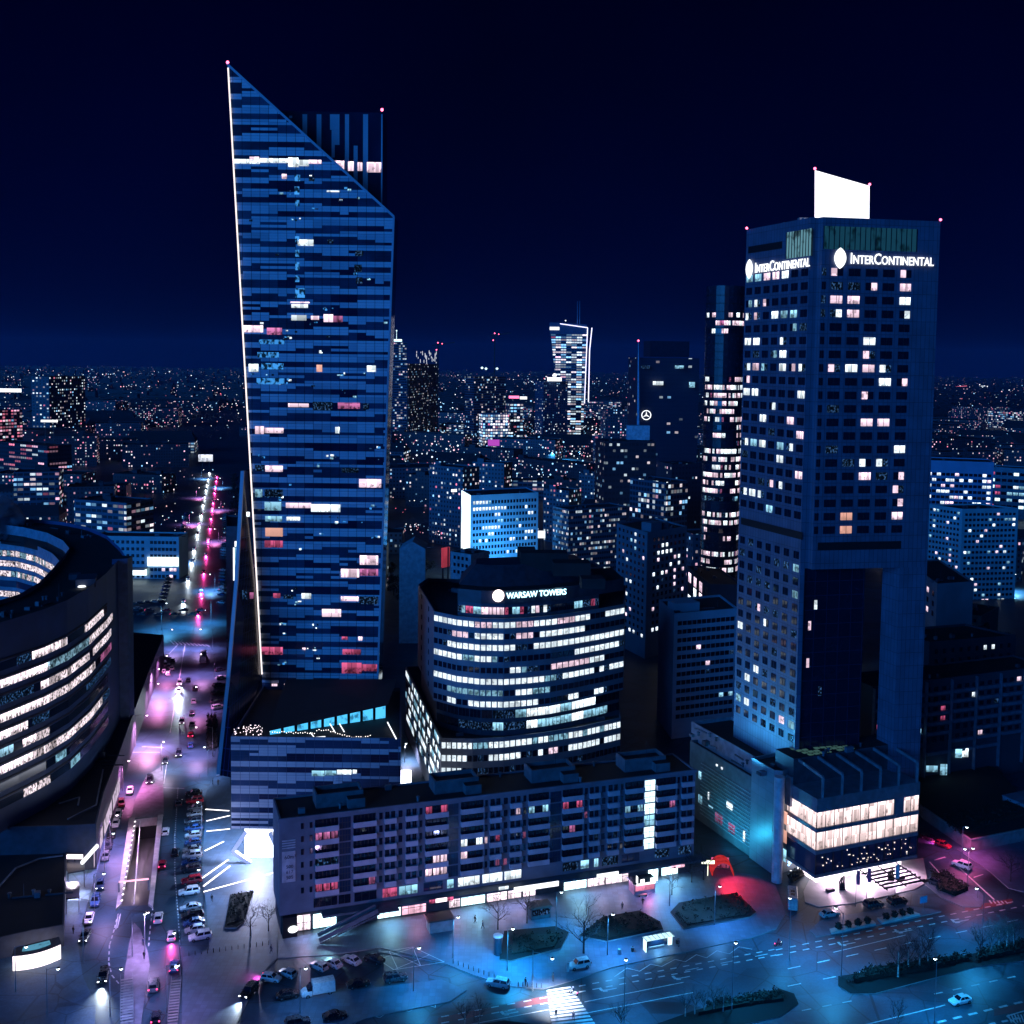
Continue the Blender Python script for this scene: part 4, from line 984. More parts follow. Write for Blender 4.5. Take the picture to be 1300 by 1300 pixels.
# lower inner tier of the court with its own pale rim, and lit inner bands
IN2 = polyz([(85, 714), (80, 717), (66, 702), (45, 692), (20, 686), (-60, 681)], ZL - 4.5)
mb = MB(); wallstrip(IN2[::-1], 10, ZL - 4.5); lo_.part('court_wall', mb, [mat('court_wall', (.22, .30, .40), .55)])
mb = MB()
fill(IN2, [INN[0], INN[1], INN[2], INN[3], INN[4], INN[6]], ZL - 4.6); lo_.part('court_ledge', mb, [ROOF])
RINGW = glow('ring_white', (1, .84, .92), 2.5, 1, 1.7, low=.06, thr=.45)
RINGC = glow('ring_cyan', (.4, .75, 1), 1.1, 1, 1.6, thr=.47)
def arcpanes(pts, z, h, t0, t1, m_, w=1.5, kind='window', flip=False):
    seg = [(pts[i + 1] - pts[i]).length for i in range(len(pts) - 1)]; T_ = sum(seg); a = t0 * T_
    while a < t1 * T_:
        x = a + w / 2; k = 0; acc = 0
        while k < len(seg) - 1 and acc + seg[k] < x: acc += seg[k]; k += 1
        d = (pts[k + 1] - pts[k]).normalized(); p = pts[k] + d * (x - acc); nn_ = Vector((d.y, -d.x)) * .05
        mm = m_ if not isinstance(m_, (list, tuple)) else R.choice(m_)
        lo_.pane((p.x + nn_.x, p.y + nn_.y, z), math.atan2(d.y, d.x), w * .88, h, mm, (0, 0), kind); a += w
# outer rows: find the height of each band from the picture at the wall
def zwall(u, v, wall=OUT):
    best = None
    for i in range(len(wall) - 1):
        for k in range(20):
            p = wall[i].lerp(wall[i + 1], k / 20)
            for z in range(10, 60):
                q = uv_of((p.x, p.y, z)); e_ = abs(q[0] - u) + abs(q[1] - v)
                if best is None or e_ < best[0]: best = (e_, z)
    return best[1]
def twall(u, z, wall=OUT):
    seg = [(wall[i + 1] - wall[i]).length for i in range(len(wall) - 1)]; T_ = sum(seg); acc = 0; best = None
    for i in range(len(seg)):
        for k in range(20):
            p = wall[i].lerp(wall[i + 1], k / 20); q = uv_of((p.x, p.y, z))
            if best is None or abs(q[0] - u) < best[0]: best = (abs(q[0] - u), (acc + seg[i] * k / 20) / T_)
        acc += seg[i]
    return best[1]
zr0 = zwall(60, 826.5)
FLO = 4.0
spans = [[(40, 83, RINGW), (108, 131, RINGW), (20, 38, LD)], [(-50, 60, RINGW), (60, 113, RINGC), (113, 141, RINGW)], [(52, 63, RINGW), (65, 113, RINGW), (118, 140, RINGW), (-40, 40, LD)], [(-50, 119, RINGW), (128, 140, LM)], [(-50, 31, RINGW), (40, 60, LD), (110, 140, LD)], [(-50, 15, RINGC), (28, 62, RINGW)], [(-50, 128, RINGW), (130, 138, LD)], [(-50, -5, RINGW), (70, 84, LC)], [(30, 60, RINGW), (90, 100, LC)]]
for k, sp in enumerate(spans):
    z = zr0 - FLO * k
    for u0, u1, m_ in sp: arcpanes(OUT, z, 1.9, twall(u0, z), twall(u1, z), m_, 1.6)
    mb = MB()
    pts = OUT[:-1]
    for a, c in zip(pts, pts[1:]): mb.bar((*a, z + 1.5), (*c, z + 1.5), .5, .35)
    lo_.part('floor_ledge', mb, [mat('ring_ledge', (.04, .05, .08), .5)])
    mb = MB()
    for a, c in zip(OUT[:-1], OUT[1:-1]):
        d = (c - a).normalized(); nn_ = Vector((d.y, -d.x)) * .03
        mb.face([(a.x + nn_.x, a.y + nn_.y, z - .98), (c.x + nn_.x, c.y + nn_.y, z - .98), (c.x + nn_.x, c.y + nn_.y, z + 1.0), (a.x + nn_.x, a.y + nn_.y, z + 1.0)])
    lo_.part('glazing_band', mb, [GLASS_B])
IW = IN2[::-1]
for k, m_ in enumerate(([RINGW, RINGW, RINGC], RINGW, [RINGW, RINGW, RINGC], None, RINGW)):
    z = ZL - 9.4 - 3.7 * k; mb = MB()
    for a, c in zip(IW, IW[1:]):
        d = (c - a).normalized(); nn_ = Vector((d.y, -d.x)) * .03
        mb.face([(a.x + nn_.x, a.y + nn_.y, z - 1.2), (c.x + nn_.x, c.y + nn_.y, z - 1.2), (c.x + nn_.x, c.y + nn_.y, z + 1.2), (a.x + nn_.x, a.y + nn_.y, z + 1.2)])
    lo_.part('court_glazing', mb, [GLASS_B])
    if m_: arcpanes(IW, z, 2.0, twall(-30, z, IW), twall((76, 62, 60, 0, 24)[k], z, IW), m_, 1.7)
# pale corner pier
mb = MB(); cpt = OUT[-1]
mb.prism([cpt + Vector((-1.5, -1)), cpt + Vector((2.6, .5)), cpt + Vector((2.6, 5)), cpt + Vector((-1.5, 5))], 10.5, ZL + 1.6, 0, 1); lo_.part('corner_pier', mb, [mat('ring_pier', (.06, .12, .24), .5), ROOF])
mb = MB(); p = g2(110, 742, ZL); mb.box((p.x, p.y, ZL), 5, 8, 2.2, .3); p = g2(95, 735, ZL); mb.box((p.x, p.y, ZL), 3, 3, 1.5, .3); lo_.part('roof_plant', mb, [mat('plant_dark', (.05, .06, .09), .6)])
mb = MB(); p = g2(113, 742, ZL); mb.lathe((p.x, p.y - 5, ZL + .3), [(.3, 0), (1.1, .1), (.9, .35), (0, .45)], 10); p = G(63, 691, ZL - 4); mb.lathe(p, [(.2, 0), (.5, .3), (0, .7)], 8); lo_.part('roof_lamp', mb, [PURE])
clutter(lo_, OUT[2], OUT[5], 9, ZL, 12, 21); clutter(lo_, BACK[5], BACK[2], -7, ZL, 10, 22)
lo_.finish(100)
# its low dark podium along the street, glazed entrance canopies
PZ = 11.0
pod = polyz([(-90, 1010), (0, 1003), (60, 985), (120, 950), (157, 915), (175, 900), (186, 846), (196, 826), (214, 818)], PZ)
base_px = [(214, 838), (205, 862), (190, 905), (172, 958), (155, 1005), (138, 1050), (128, 1085)]
edge = [g2(u, v, PZ) for u, v in ((213, 812), (203, 838), (188, 880), (166, 925), (150, 965), (133, 1005), (122, 1045))]
foot = edge[::-1] + []
ft = [g2(122, 1046, PZ), g2(132, 1005, PZ), g2(150, 960, PZ), g2(167, 912, PZ), g2(190, 850, PZ), g2(208, 806, PZ)] + [Vector((-150, 430)), Vector((-220, 430)), Vector((-230, 170)), g2(-70, 1050, PZ), g2(0, 1050, PZ), g2(85, 1048, PZ)]
po = Bld('street_podium', 'low black roofed podium running along the street under the ring shaped office', 'podium building', ft)
mb = MB(); mb.prism(ft, 0, PZ, 0, 1, para=.5); po.part('wall', mb, [mat('podium_dark', (.05, .06, .09), .6), ROOF])
mb = MB(); 
for pts, z_ in (([(131, 977), (122, 1022), (92, 1037), (86, 1040)], PZ), ([(-20, 1150), (0, 1124), (20, 1102), (50, 1090), (80, 1086)], 4.6), ([(75, 1020), (101, 1012), (99, 1022)], PZ)):
    for a, c in zip(pts, pts[1:]): mb.bar(G(*a, z_ + .15), G(*c, z_ + .15), .35, .25)
po.part('roof_kerb', mb, [mat('roof_kerb', (.20, .22, .27), .7)])
mb = MB(); A, B = g2(118, 1050, PZ), g2(152, 957, PZ)
for k in range(3):
    t0, t1 = k * .34, k * .34 + .3
    p, q = A.lerp(B, t0), A.lerp(B, t1); d = (q - p).normalized(); n_ = Vector((d.y, -d.x)) * .08
    mb.face([(*(p + n_), 1.2), (*(q + n_), 1.2), (*(q + n_), 5.2), (*(p + n_), 5.2)])
po.part('shop_glazing', mb, [glow('podium_shop', (.95, .75, 1), .7, .9, .5, mode='speck')])
lw2 = [g2(u, v, 4.6) for u, v in ((84, 1075), (84, 1100), (81, 1174), (40, 1181), (0, 1190), (-70, 1206), (-70, 1060))]
mb = MB(); mb.prism(lw2, 0, 4.6, 0, 1, para=.3); po.part('lower_hall', mb, [mat('podium_dark', (.05, .06, .09), .6), ROOF])
clutter(po, g2(60, 985, PZ), g2(130, 985, PZ), 26, PZ - .5, 14, 41); clutter(po, g2(0, 1150, 4.6), g2(75, 1140, 4.6), 12, 4.3, 8, 42)
po.finish()
# ================================================================== MIDDLE DISTANCE BLOCKS
R = random.Random(77)
def wallmat(k, c, noise=.25): return mat(k, c, .75, noise=noise, scale=.12)
def pal(p, opts=None, dark=GLASS):
    opts = opts or (LW, LP, LC, LW)
    return lambda r, c: (R.choice(opts) if R.random() < p else dark)
def blk(name, label, cat, px, y, wall, specs, depth=16, rnd=None, para=.7, group=None, roof=ROOF, fin=True, cap=96, zb=0.0):
    """px: roof corners as seen from left to right; y: distance of the nearest one; specs: per visible side (cols, floor height, pane w, h, pick, first row drop, rows)"""
    vm = max(px, key=lambda q: q[1]); z = P(vm[0], vm[1], y).z
    pts = [g2(u, v, z) for u, v in px] if z < 119 else [P(u, v, y + i * 6).xy for i, (u, v) in enumerate(px)]
    a, c = pts[0], pts[-1]
    if len(pts) == 2:
        n_ = Vector((-(c - a).y, (c - a).x)).normalized() * depth; foot = [a, c, c + n_, a + n_]
    else:
        q_ = pts[1] - a; r_ = c - pts[1]; flat = abs(q_.cross(r_)) < .18 * q_.length * r_.length; n_ = Vector((-(c - a).y, (c - a).x)).normalized() * depth
        foot = pts + ([c + n_, a + n_] if flat else [c + a - pts[1]])
    b_ = Bld(name, label, cat, foot, zb, group); b_.z = z; b_.pts = pts
    m_ = MB(); m_.prism(foot, zb, z, 0, 1, para=para); b_.part('wall', m_, [wall, roof])
    for i, sp in enumerate(specs):
        if not sp: continue
        n, fh, pw_, ph, pick, drop, nr = sp; A, B = pts[i], pts[i + 1]; l = (B - A).length
        mg = 1.2; cols = [mg + (l - 2 * mg) * (k + .5) / n for k in range(n)]
        b_.grid(A, B, cols, [z - drop - fh * r for r in range(nr)], min(pw_, (l - 2 * mg) / n * .82), ph, pick, (0, 0), .04)
    if rnd:
        for a0, c0, s0, s1, hh in rnd:
            A, B = pts[-2], pts[-1]; d = (B - A).normalized(); n_ = Vector((-d.y, d.x)); p = A + d * a0 + n_ * c0
            m_ = MB(); m_.box((p.x, p.y, z - para), s0, s1, hh + para, math.atan2(d.y, d.x)); b_.part('roof_house', m_, [wall])
    if y < 1000: clutter(b_, pts[-2], pts[-1], depth * .8, z - para, 6 if y < 650 else 3, int(px[0][0]) + 3)
    if fin: b_.finish(cap)
    return b_
# dark tower block with a blank pale strip
b = blk('apartment_tower', 'dark nine storey tower block with pinkish windows behind the curved office', 'apartment building', [(783, 664), (822, 676), (872, 668)], 440, wallmat('block_blue', (.18, .27, .36)), [(7, 2.9, 1.3, 1.3, pal(.12), 2.2, 15), None], fin=False, rnd=[(9, 5, 7, 5, 3), (17, 6, 4, 4, 2)])
A, B = b.pts[1], b.pts[2]; l = (B - A).length
lt = ['', '..LL...', '.LLLL..', '.M...ML', '....L.L', 'L.LM.M.M', '..d..M.', '.L...M..', '.....d.M', '', 'M.MM...', '', '', 'LLL....']
b.grid(A, B, [l * .12 + l * .85 * (k + .5) / 8 for k in range(8)], [b.z - 3.4 - 2.85 * r for r in range(14)], 1.2, 1.45, lambda r, c: {'L': LW, 'M': LP, 'd': LD}.get(lt[r][c] if c < len(lt[r]) else '.', GLASS), (0, 0), .04)
b.finish()
# block in front of the hotel's left side
b = blk('apartment_tower', 'plain pale sided block with dark window rows standing left of the hotel tower', 'apartment building', [(837, 761), (856, 779), (937, 772)], 345, wallmat('block_pale', (.30, .42, .54)), [None, (12, 2.75, 1.5, 1.35, pal(.07, (LP, LM, LC, LD)), 3.3, 12)], rnd=[(7, 6, 9, 5, 2.2)])
# office lit blue with a bright hoarding on its end wall
b = blk('blue_office', 'bright blue lit slab office with a white glowing end wall behind the curved office', 'office building', [(586, 622), (598, 629), (683.5, 625)], 600, mat('blue_office_wall', (.22, .42, .60), .6, noise=.2, scale=.1), [None, None], fin=False)
A, B = b.pts[1], b.pts[2]; l = (B - A).length
bo = ['LLLLLC...............', 'LLLLLLLLLLL......L...', '.......LL.........LL.', '........CC....C......', '...LLLLLL......L.....', '.....LL..........LLL.', '..L.L.......LL...L...', '', '...........L..L......']
b.grid(A, B, [1 + (l - 2) * (k + .5) / 21 for k in range(21)], [b.z - 4.2 - 3.55 * r for r in range(9)], 1.15, 1.75, lambda r, c: {'L': LW, 'C': LC}.get(bo[r][c] if c < len(bo[r]) else '.', GLASS), (0, 0), .05)
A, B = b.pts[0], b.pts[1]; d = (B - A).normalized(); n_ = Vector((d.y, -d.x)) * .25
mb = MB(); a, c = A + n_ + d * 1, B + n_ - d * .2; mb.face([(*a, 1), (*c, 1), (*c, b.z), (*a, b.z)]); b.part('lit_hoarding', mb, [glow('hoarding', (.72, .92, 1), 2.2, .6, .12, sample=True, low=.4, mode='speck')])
mb = MB(); mb.box((b.pts[0].x - 4, b.pts[0].y - 6, b.z - .4), 3, 1, 1.4, .4); b.part('roof_floodlight', mb, [PURE])
b.finish()
wl = bpy.data.lights.new('wall_wash', 'SPOT'); wl.energy = 60000; wl.color = (.1, .5, 1); wl.spot_size = rad(100); wl.shadow_soft_size = 2
o = bpy.data.objects.new('wall_wash', wl); C.objects.link(o); o.parent = b.root; A, B = b.pts[1], b.pts[2]; mid = A.lerp(B, .5) + Vector((0, -26)); o.location = Vector((mid.x, mid.y, 14)) - b.root.location; o.rotation_euler = Vector((0, 1, .45)).to_track_quat('-Z', 'Y').to_euler()
# glass box with cyan light behind
b = blk('glass_showroom', 'low glassy block shimmering with cyan reflections behind the curved office roof', 'office building', [(722, 647), (795, 642)], 600, citywall('cyan_glass', (.05, .12, .18), .4, 1.5, 3.0, .9, .99, .8, .45), [None])
# round pink-lit tower beside the hotel
pc = P(921, 372, 520); R_ = P(945, 372, 520).x - pc.x
zt2 = P(921, 364, 520).z
foot = [Vector((pc.x + R_ * math.cos(t * 2 * PI / 28), 520 + R_ * math.sin(t * 2 * PI / 28))) for t in range(28)]
b = Bld('round_tower', 'dark rounded tower full of pink and white lit floors tucked behind the hotel', 'skyscraper', foot)
mb = MB(); mb.prism(foot, 0, zt2, 0, 1, para=1); b.part('wall', mb, [mat('round_wall', (.02, .025, .05), .25), ROOF])
fl = [0, 0, 'D', 'P', 'd', 0, 0, 0, 0, 0, 'P', 'P', 'P', 'p', 'p', 'P', 'd', 'p', 'p', 'P', 'P', 'P', 'P', 'P', 'P', 'c', 0, 'P', 'P', 'd', 'p', 0, 'P', 'P', 'P', 0]
for i in range(28):
    A, B = foot[i], foot[(i + 1) % 28]; d = (B - A).normalized()
    if d.x < .15: continue
    l = (B - A).length
    for r in range(36):
        k = fl[r]; z = zt2 - 6 - 3.72 * r
        if not k: continue
        if random.Random(r * 31 + i // 3 * 7).random() > .88 - .25 * (k in 'pd'): continue
        pr = {'P': .9, 'p': .6, 'd': .3, 'c': .7, 'D': .4}[k]
        b.grid(A, B, [l / 2], [z], l * .94, 2.1, lambda r_, c_: (R.choice((LC, LD)) if k == 'c' else R.choice((LP, LP, LW, LW, LM if R.random() < .3 else LP))) if R.random() < pr else GLASS, (1, 0), .05)
mb = MB()
for r in range(37): mb.lathe((pc.x, 520, zt2 - 4.4 - 3.72 * r), [(R_ + .12, -.12), (R_ + .35, -.12), (R_ + .35, .12), (R_ + .12, .12)], 28)
b.part('floor_ledge', mb, [BLACK]); b.finish(100)
b = blk('tower_annex', 'short wing with big pinkish lit panes at the foot of the round tower', 'office building', [(872, 718), (902, 742)], 470, wallmat('annex_w', (.04, .05, .08)), [(4, 5.2, 4.6, 4.4, pal(.8, (LP, LP, LW)), 4.5, 3)], depth=14)
# tower with the ringed star and its slab in front
b = blk('star_tower', 'tall dark blue glass tower with a thin mast and a white ringed star sign', 'skyscraper', [(812, 447), (888, 455)], 900, citywall('star_glass', (.010, .020, .05), .05, 3.4, 3.6, .7, .95, .85, .5, unlit=(.006, .016, .045)), [None], depth=40, fin=False)
c0 = P(812, 440, 905)
mb = MB(); p = P(846, 434, 915); mb.box((p.x + 2, p.y + 14, c0.z - 8), 34, 18, 13, .2); b.part('crown_block', mb, [mat('crown_b', (.012, .022, .05), .5)])
mb = MB(); p0, p1 = P(810.5, 545, 893), P(810.5, 434, 893); mb.tube([p0, p0.lerp(p1, .6), p1], 1.3, .25, 6); b.part('mast', mb, [mat('mast_blue', (.25, .4, .6), .4)])
mb = MB(); mb.lathe((p1.x, p1.y, p1.z), [(0, 0), (1.0, .9), (0, 1.8)], 8); b.part('mast_light', mb, [REDLAMP])
ce = P(820.5, 527, 898); mb = MB(); rr = 4.0
for i in range(28):
    a0, a1 = 2 * PI * i / 28, 2 * PI * (i + 1) / 28
    q = lambda a, r: (ce.x + r * math.cos(a), ce.y, ce.z + r * math.sin(a))
    mb.face([q(a0, rr), q(a0, rr * .84), q(a1, rr * .84), q(a1, rr)][::-1])
for k in range(3):
    a = PI / 2 + k * 2 * PI / 3; q = lambda an, r: (ce.x + r * math.cos(an), ce.y - .05, ce.z + r * math.sin(an))
    mb.face([q(a, rr * .86), q(a + PI / 3, rr * .15), q(a, 0)][::-1]); mb.face([q(a, rr * .86), q(a, 0), q(a - PI / 3, rr * .15)][::-1])
b.part('star_sign', mb, [PURE])
for u0, v0, u1, v1, m_ in ((829, 484, 842, 489, LW), (814, 464, 825, 468, LD), (857, 464, 868, 468, LC), (875, 485, 882, 492, LC)): litrect(b, u0, v0, u1, v1, m_, 897, d=0)
b.finish()
b = blk('slab_office', 'black slab office with scattered cyan panes and a pale roof screen below the star', 'office building', [(768, 560), (833, 560)], 720, citywall('slab_dark', (.012, .018, .035), .22, 2.6, 4.0, .8, .97, .7, .4), [None], fin=False, depth=26)
mb = MB(); a, c = P(797, 558, 722), P(826, 541, 722); mb.box(((a.x + c.x) / 2, 730, a.z - .5), c.x - a.x, 8, c.z - a.z + .5); b.part('roof_screen', mb, [mat('pale_screen', (.32, .45, .58), .6)])
b.finish()
b = blk('cyan_tower', 'narrow block streaked with cyan light just under the black slab office', 'office building', [(800, 606), (846, 612)], 640, citywall('cyan_tower', (.04, .09, .14), .35, 2.4, 3.3, 1.3, .99, .8, .6), [None], depth=18)
b = blk('lit_blue_block', 'small bright blue fronted block left of the round pink tower', 'office building', [(848, 570), (888, 571)], 980, mat('bright_blue_wall', (.2, .5, .75), .6), [(9, 4, 1.6, 1.6, pal(.35, (LW, LC, PURE_C)), 6, 4)], depth=20)
b = blk('dark_slab', 'black upright slab with few tiny white panes beneath the small blue fronted block', 'office building', [(853, 589), (893, 588)], 700, citywall('slab_b', (.015, .022, .045), .08, 2.4, 3.2, 1.2, .98), [None], depth=20)
# right-hand side
b = blk('corner_tower_block', 'blue lit tower block seen on its corner to the right of the hotel', 'apartment building', [(1178, 640), (1222, 646), (1293, 645)], 560, mat('corner_block', (.22, .48, .58), .7, noise=.2, scale=.1), [(9, 2.8, 1.2, 1.3, pal(.14), 2.5, 17), (13, 2.8, 1.4, 1.3, pal(.16), 3.0, 17)], para=.8)
b = blk('stepped_office', 'blue office with rows of white windows behind the corner tower block', 'office building', [(1176, 584), (1262, 587)], 760, mat('stepped_office', (.12, .28, .48), .6, noise=.2, scale=.1), [(14, 4.0, 2.6, 2.0, pal(.42, (LW, LW, LP)), 9.5, 8)], depth=30)
b = blk('banded_office', 'office with bright white and red window bands at the far right edge', 'office building', [(1247, 592), (1320, 596)], 860, mat('banded', (.10, .25, .35), .6), [(9, 5.2, 4.5, 2.3, pal(.55, (PURE_C, LW, LR, LC)), 5, 6)], depth=22)
b = blk('flat_pavilion', 'flat roofed dark building with a pale fascia below the corner tower block', 'office building', [(1150, 712), (1190, 741), (1236, 738)], 430, wallmat('flat_pav', (.14, .19, .25)), [(6, 4, 2.5, 2.0, pal(.3, (LP, LM)), 5, 3), None])
b = blk('grey_low_block', 'dark low block with a steep roof gable right behind the hotel leg', 'apartment building', [(1118, 800), (1180, 815), (1290, 806)], 360, wallmat('grey_low', (.03, .04, .06)), [(5, 3.4, 1.2, 1.5, pal(.25, (LP, LW, LM)), 3, 3), (10, 3.4, 1.1, 1.5, pal(.12, (LW, LP)), 3.4, 3)])
b = blk('green_roof_house', 'dim greenish walled house between the hotel leg and the far trees', 'house', [(1196, 775), (1246, 782), (1268, 770)], 470, mat('green_wall', (.12, .18, .17), .8), [(5, 3.3, 1.1, 1.4, pal(.06), 2.5, 4), None], para=.2)
# balcony block on the right
b = blk('balcony_block', 'dark balcony grid apartment block right of the hotel leg', 'apartment building', [(1108, 872), (1330, 845)], 300, wallmat('balc_block', (.035, .05, .075)), [(22, 2.9, 1.5, 1.5, pal(.12, (LP, LR, LW, LC, LD)), 3.0, 6)], depth=13, fin=False, para=.5)
A, B = b.pts; d = (B - A).normalized(); n_ = Vector((d.y, -d.x)); l = (B - A).length; rz = math.atan2(d.y, d.x)
for r in range(7):
    for k in range(7):
        if (k + r) % 4 == 3 and r > 3: continue
        p = A + d * (l * (k + .5) / 7) + n_ * .5; mb = MB(); mb.box((p.x, p.y, b.z - 4.4 - 2.9 * r), l / 7 - 1.6, 1.0, .95, rz); b.part('balcony', mb, [mat('balc_rail', (.09, .15, .22), .7)])
for k in range(8):
    p = A + d * (l * k / 7 * .995 + .2) + n_ * .55; mb = MB(); mb.box((p.x, p.y, 3), .3, 1.0, b.z - 3.4, rz); b.part('pilaster', mb, [mat('balc_rail', (.09, .15, .22), .7)])
for u0, v0, u1, v1, m_ in ((1213, 951, 1221, 962, LC), (1222, 950, 1229, 961, LW), (1266, 944, 1274, 955, LW), (1275, 943, 1283, 953, LW), (1176, 972, 1190, 980, LC), (1194, 970, 1202, 984, LC), (1174, 993, 1184, 999, PURE_C)): 
    dd = A.y - 1.2; litrect(b, u0, v0, u1, v1, m_, dd + (u0 - 1140) * .155, d=0)
b.finish()
# pale pre-war block on the left street corner with a lit ground floor
b = blk('corner_house', 'pale six storey corner house with a bright lit shop front on the left street', 'apartment building', [(118, 680), (187, 681), (227, 681.6)], 590, mat('corner_house', (.34, .50, .58), .75, noise=.2, scale=.1), [(10, 3.7, 1.5, 1.7, pal(.12, (LW, LP, LD)), 3.2, 6), (7, 3.7, 1.6, 1.7, pal(.14, (LW, LP)), 3.2, 6)], fin=False)
mb = MB(); A, B = b.pts[0], b.pts[2]; 
p, q = b.pts[0] + Vector((4, -1.6)), b.pts[1] + Vector((0, -1.6)); mb.face([(*p, 2), (*q, 2), (*q, 5.5), (*p, 5.5)]); p, q = b.pts[1] + Vector((.2, -1)), b.pts[2] + Vector((0, -.8)); mb.face([(*p, 7), (*q, 7), (*q, 12), (*p, 12)])
b.part('shop_front', mb, [glow('corner_shop', (.75, .95, 1), 2.2, .4, .2, sample=True, mode='speck')])
mb = MB(); p, q = b.pts[0] + Vector((0, -6)), b.pts[1] + Vector((0, -6)); mb.prism([p, q, q + Vector((0, 5.8)), p + Vector((0, 5.8))], 5.6, 6.2, 0, 0, bottom=True); b.part('awning', mb, [CONC])
b.finish()
# billboard and small landmark things in the middle distance
def signboard(name, label, u0, v0, u1, v1, y, m_, tilt=0):
    a, c = P(u0, v0, y), P(u1, v1, y); t = thing(name, label, 'billboard', ((a.x + c.x) / 2, y, 0))
    mb = MB(); mb.box(((a.x + c.x) / 2, y, c.z), c.x - a.x, .8, a.z - c.z, tilt); mb.build('panel', m_, t)
    mb = MB()
    for x in (.25, .75): mb.bar((a.x + (c.x - a.x) * x, y + .7, 0), (a.x + (c.x - a.x) * x, y + .7, a.z), .6)
    mb.build('post', DARK, t)
# tall far towers with a named look
def tower(name, label, px, y, wall, extra=None, depth=22, cat='skyscraper'):
    return blk(name, label, cat, px, y, wall, [None] * (len(px) - 1), depth=depth, fin=False)
GLZ = citywall('far_glass_cyan', (.04, .10, .18), .28, 2.6, 3.5, .8, .98, .9, .5)
b = tower('glass_tower', 'slim blue tower with a floodlit cap touching the slanted tower', [(487, 434), (517, 433)], 1500, GLZ)
mb = MB(); p = P(503, 433, 1505); mb.box((p.x, p.y + 4, p.z - .5), 14, 8, 3); mb.tube([(p.x, p.y + 4, p.z), (p.x, p.y + 4, p.z + 14)], .4, .2); mb.lathe((p.x, p.y + 4, p.z + 13), [(0, 0), (1.3, 1.2), (0, 2.4)], 8); b.part('roof_floodlight', mb, [PURE_C])
b = tower('glass_tower', 'unfinished black tower with pale scaffold lights on top, second right of the slanted tower', [(519, 462), (557, 462)], 1560, citywall('black_site', (.01, .015, .03), .16, 3.6, 3.6, 1.1, .98))
mb = MB(); RR = random.Random(2)
for i in range(26): p = P(RR.uniform(528, 555), RR.uniform(448, 462), 1562 + RR.uniform(0, 18)); mb.bar(p, p + Vector((0, 0, RR.uniform(1.5, 6))), .7)
b.part('scaffold_lights', mb, [glow('scaffold', (.85, .9, 1), .9)])
b = tower('glass_tower', 'unfinished blue tower with two white work lights on its top deck', [(602, 478), (642, 478)], 1600, citywall('site_blue', (.05, .12, .22), .14, 2.4, 3.6, 1.0, .99, .9, .6))
mb = MB()
for u, v in ((612, 467), (631, 468), (617, 468)): p = P(u, v, 1604); mb.lathe(p, [(0, -2), (2.2, 0), (0, 2)], 8)
b.part('work_light', mb, [PURE_C])
b = tower('lit_office', 'white lit office cube packed with bright windows before the unfinished blue tower', [(613, 526), (646, 526)], 1450, citywall('white_cube', (.1, .2, .3), .88, 3.4, 3.8, 2.2, .97, .75, .6), cat='office building')
b = tower('lit_office', 'dark office with stacked white windows on one side and a red sign on top', [(648, 512), (664, 512)], 1480, citywall('side_lit', (.03, .05, .10), .6, 4.6, 4.2, 2.0, .97, .75, .5), cat='office building')
mb = MB(); a, c = P(646, 501, 1482), P(659, 506, 1482); mb.box(((a.x + c.x) / 2, 1484, c.z), c.x - a.x, 1, 3.6); b.part('roof_sign', mb, [glow('red_sign', (1, .2, .4), 2)])
mb = MB(); a, c = P(660, 502, 1482), P(669, 507, 1482); mb.box(((a.x + c.x) / 2, 1484, c.z), c.x - a.x, 1, 3.6); b.part('roof_sign', mb, [PURE])
b = tower('glass_tower', 'narrow dark tower with a glowing white roof sign before the bright bent tower', [(690, 484), (721, 484)], 1650, citywall('dim_tower', (.03, .07, .14), .2, 3.4, 3.4, .9, .95))
mb = MB(); a, c = P(695, 479, 1652), P(713, 484, 1652); mb.box(((a.x + c.x) / 2, 1654, c.z), c.x - a.x, 1, a.z - c.z); p = P(704, 478, 1654); mb.lathe(p, [(3, 0), (3.2, 2), (2, 4), (0, 5)], 10); b.part('roof_sign', mb, [PURE])
# long dark rows standing before the lit offices, bright offices at the far left
FARX = citywall('mid_rise', (.05, .11, .16), .30, 2.5, 3.0, 1.7, .9)
DKW = citywall('dark_rows', (.022, .030, .048), .13, 2.8, 3.0, 1.7, .6)
for px, y, lab, dp_ in (([(498, 548), (590, 552)], 1385, 'long black block with few pink panes right of the slanted tower', 20), ([(586, 567), (652, 571)], 1180, 'black block under the magenta billboard', 20), ([(648, 580), (745, 590)], 1040, 'long low black block below the magenta billboard', 22), ([(515, 602), (588, 606)], 880, 'dark block left of the blue lit office', 18), ([(690, 607), (768, 612)], 860, 'dark block right of the blue lit office with scattered panes', 18)):
    blk('dark_row_block', lab, 'apartment building', px, y, DKW, [None], depth=dp_, rnd=[(12, 6, 8, 6, 2.6)])
for px, y, lab, m_ in (([(-20, 522), (28, 520)], 1250, 'magenta lit office at the far left edge', citywall('mag_office', (.06, .03, .08), .6, 4, 3.8, 1.3, .15, .8, .55)), ([(62, 478), (108, 477)], 1450, 'tower with white window columns at the far left skyline', citywall('pale_office', (.03, .06, .10), .4, 5, 4, 1.5, .9)), ([(-10, 560), (60, 566)], 1000, 'office with rows of pinkish panes below the magenta lit office', citywall('pinkrow', (.02, .03, .05), .5, 3, 3.8, 1.3, .3, .8, .45, 3))):
    blk('lit_office', lab, 'office building', px, y, m_, [None], depth=25)
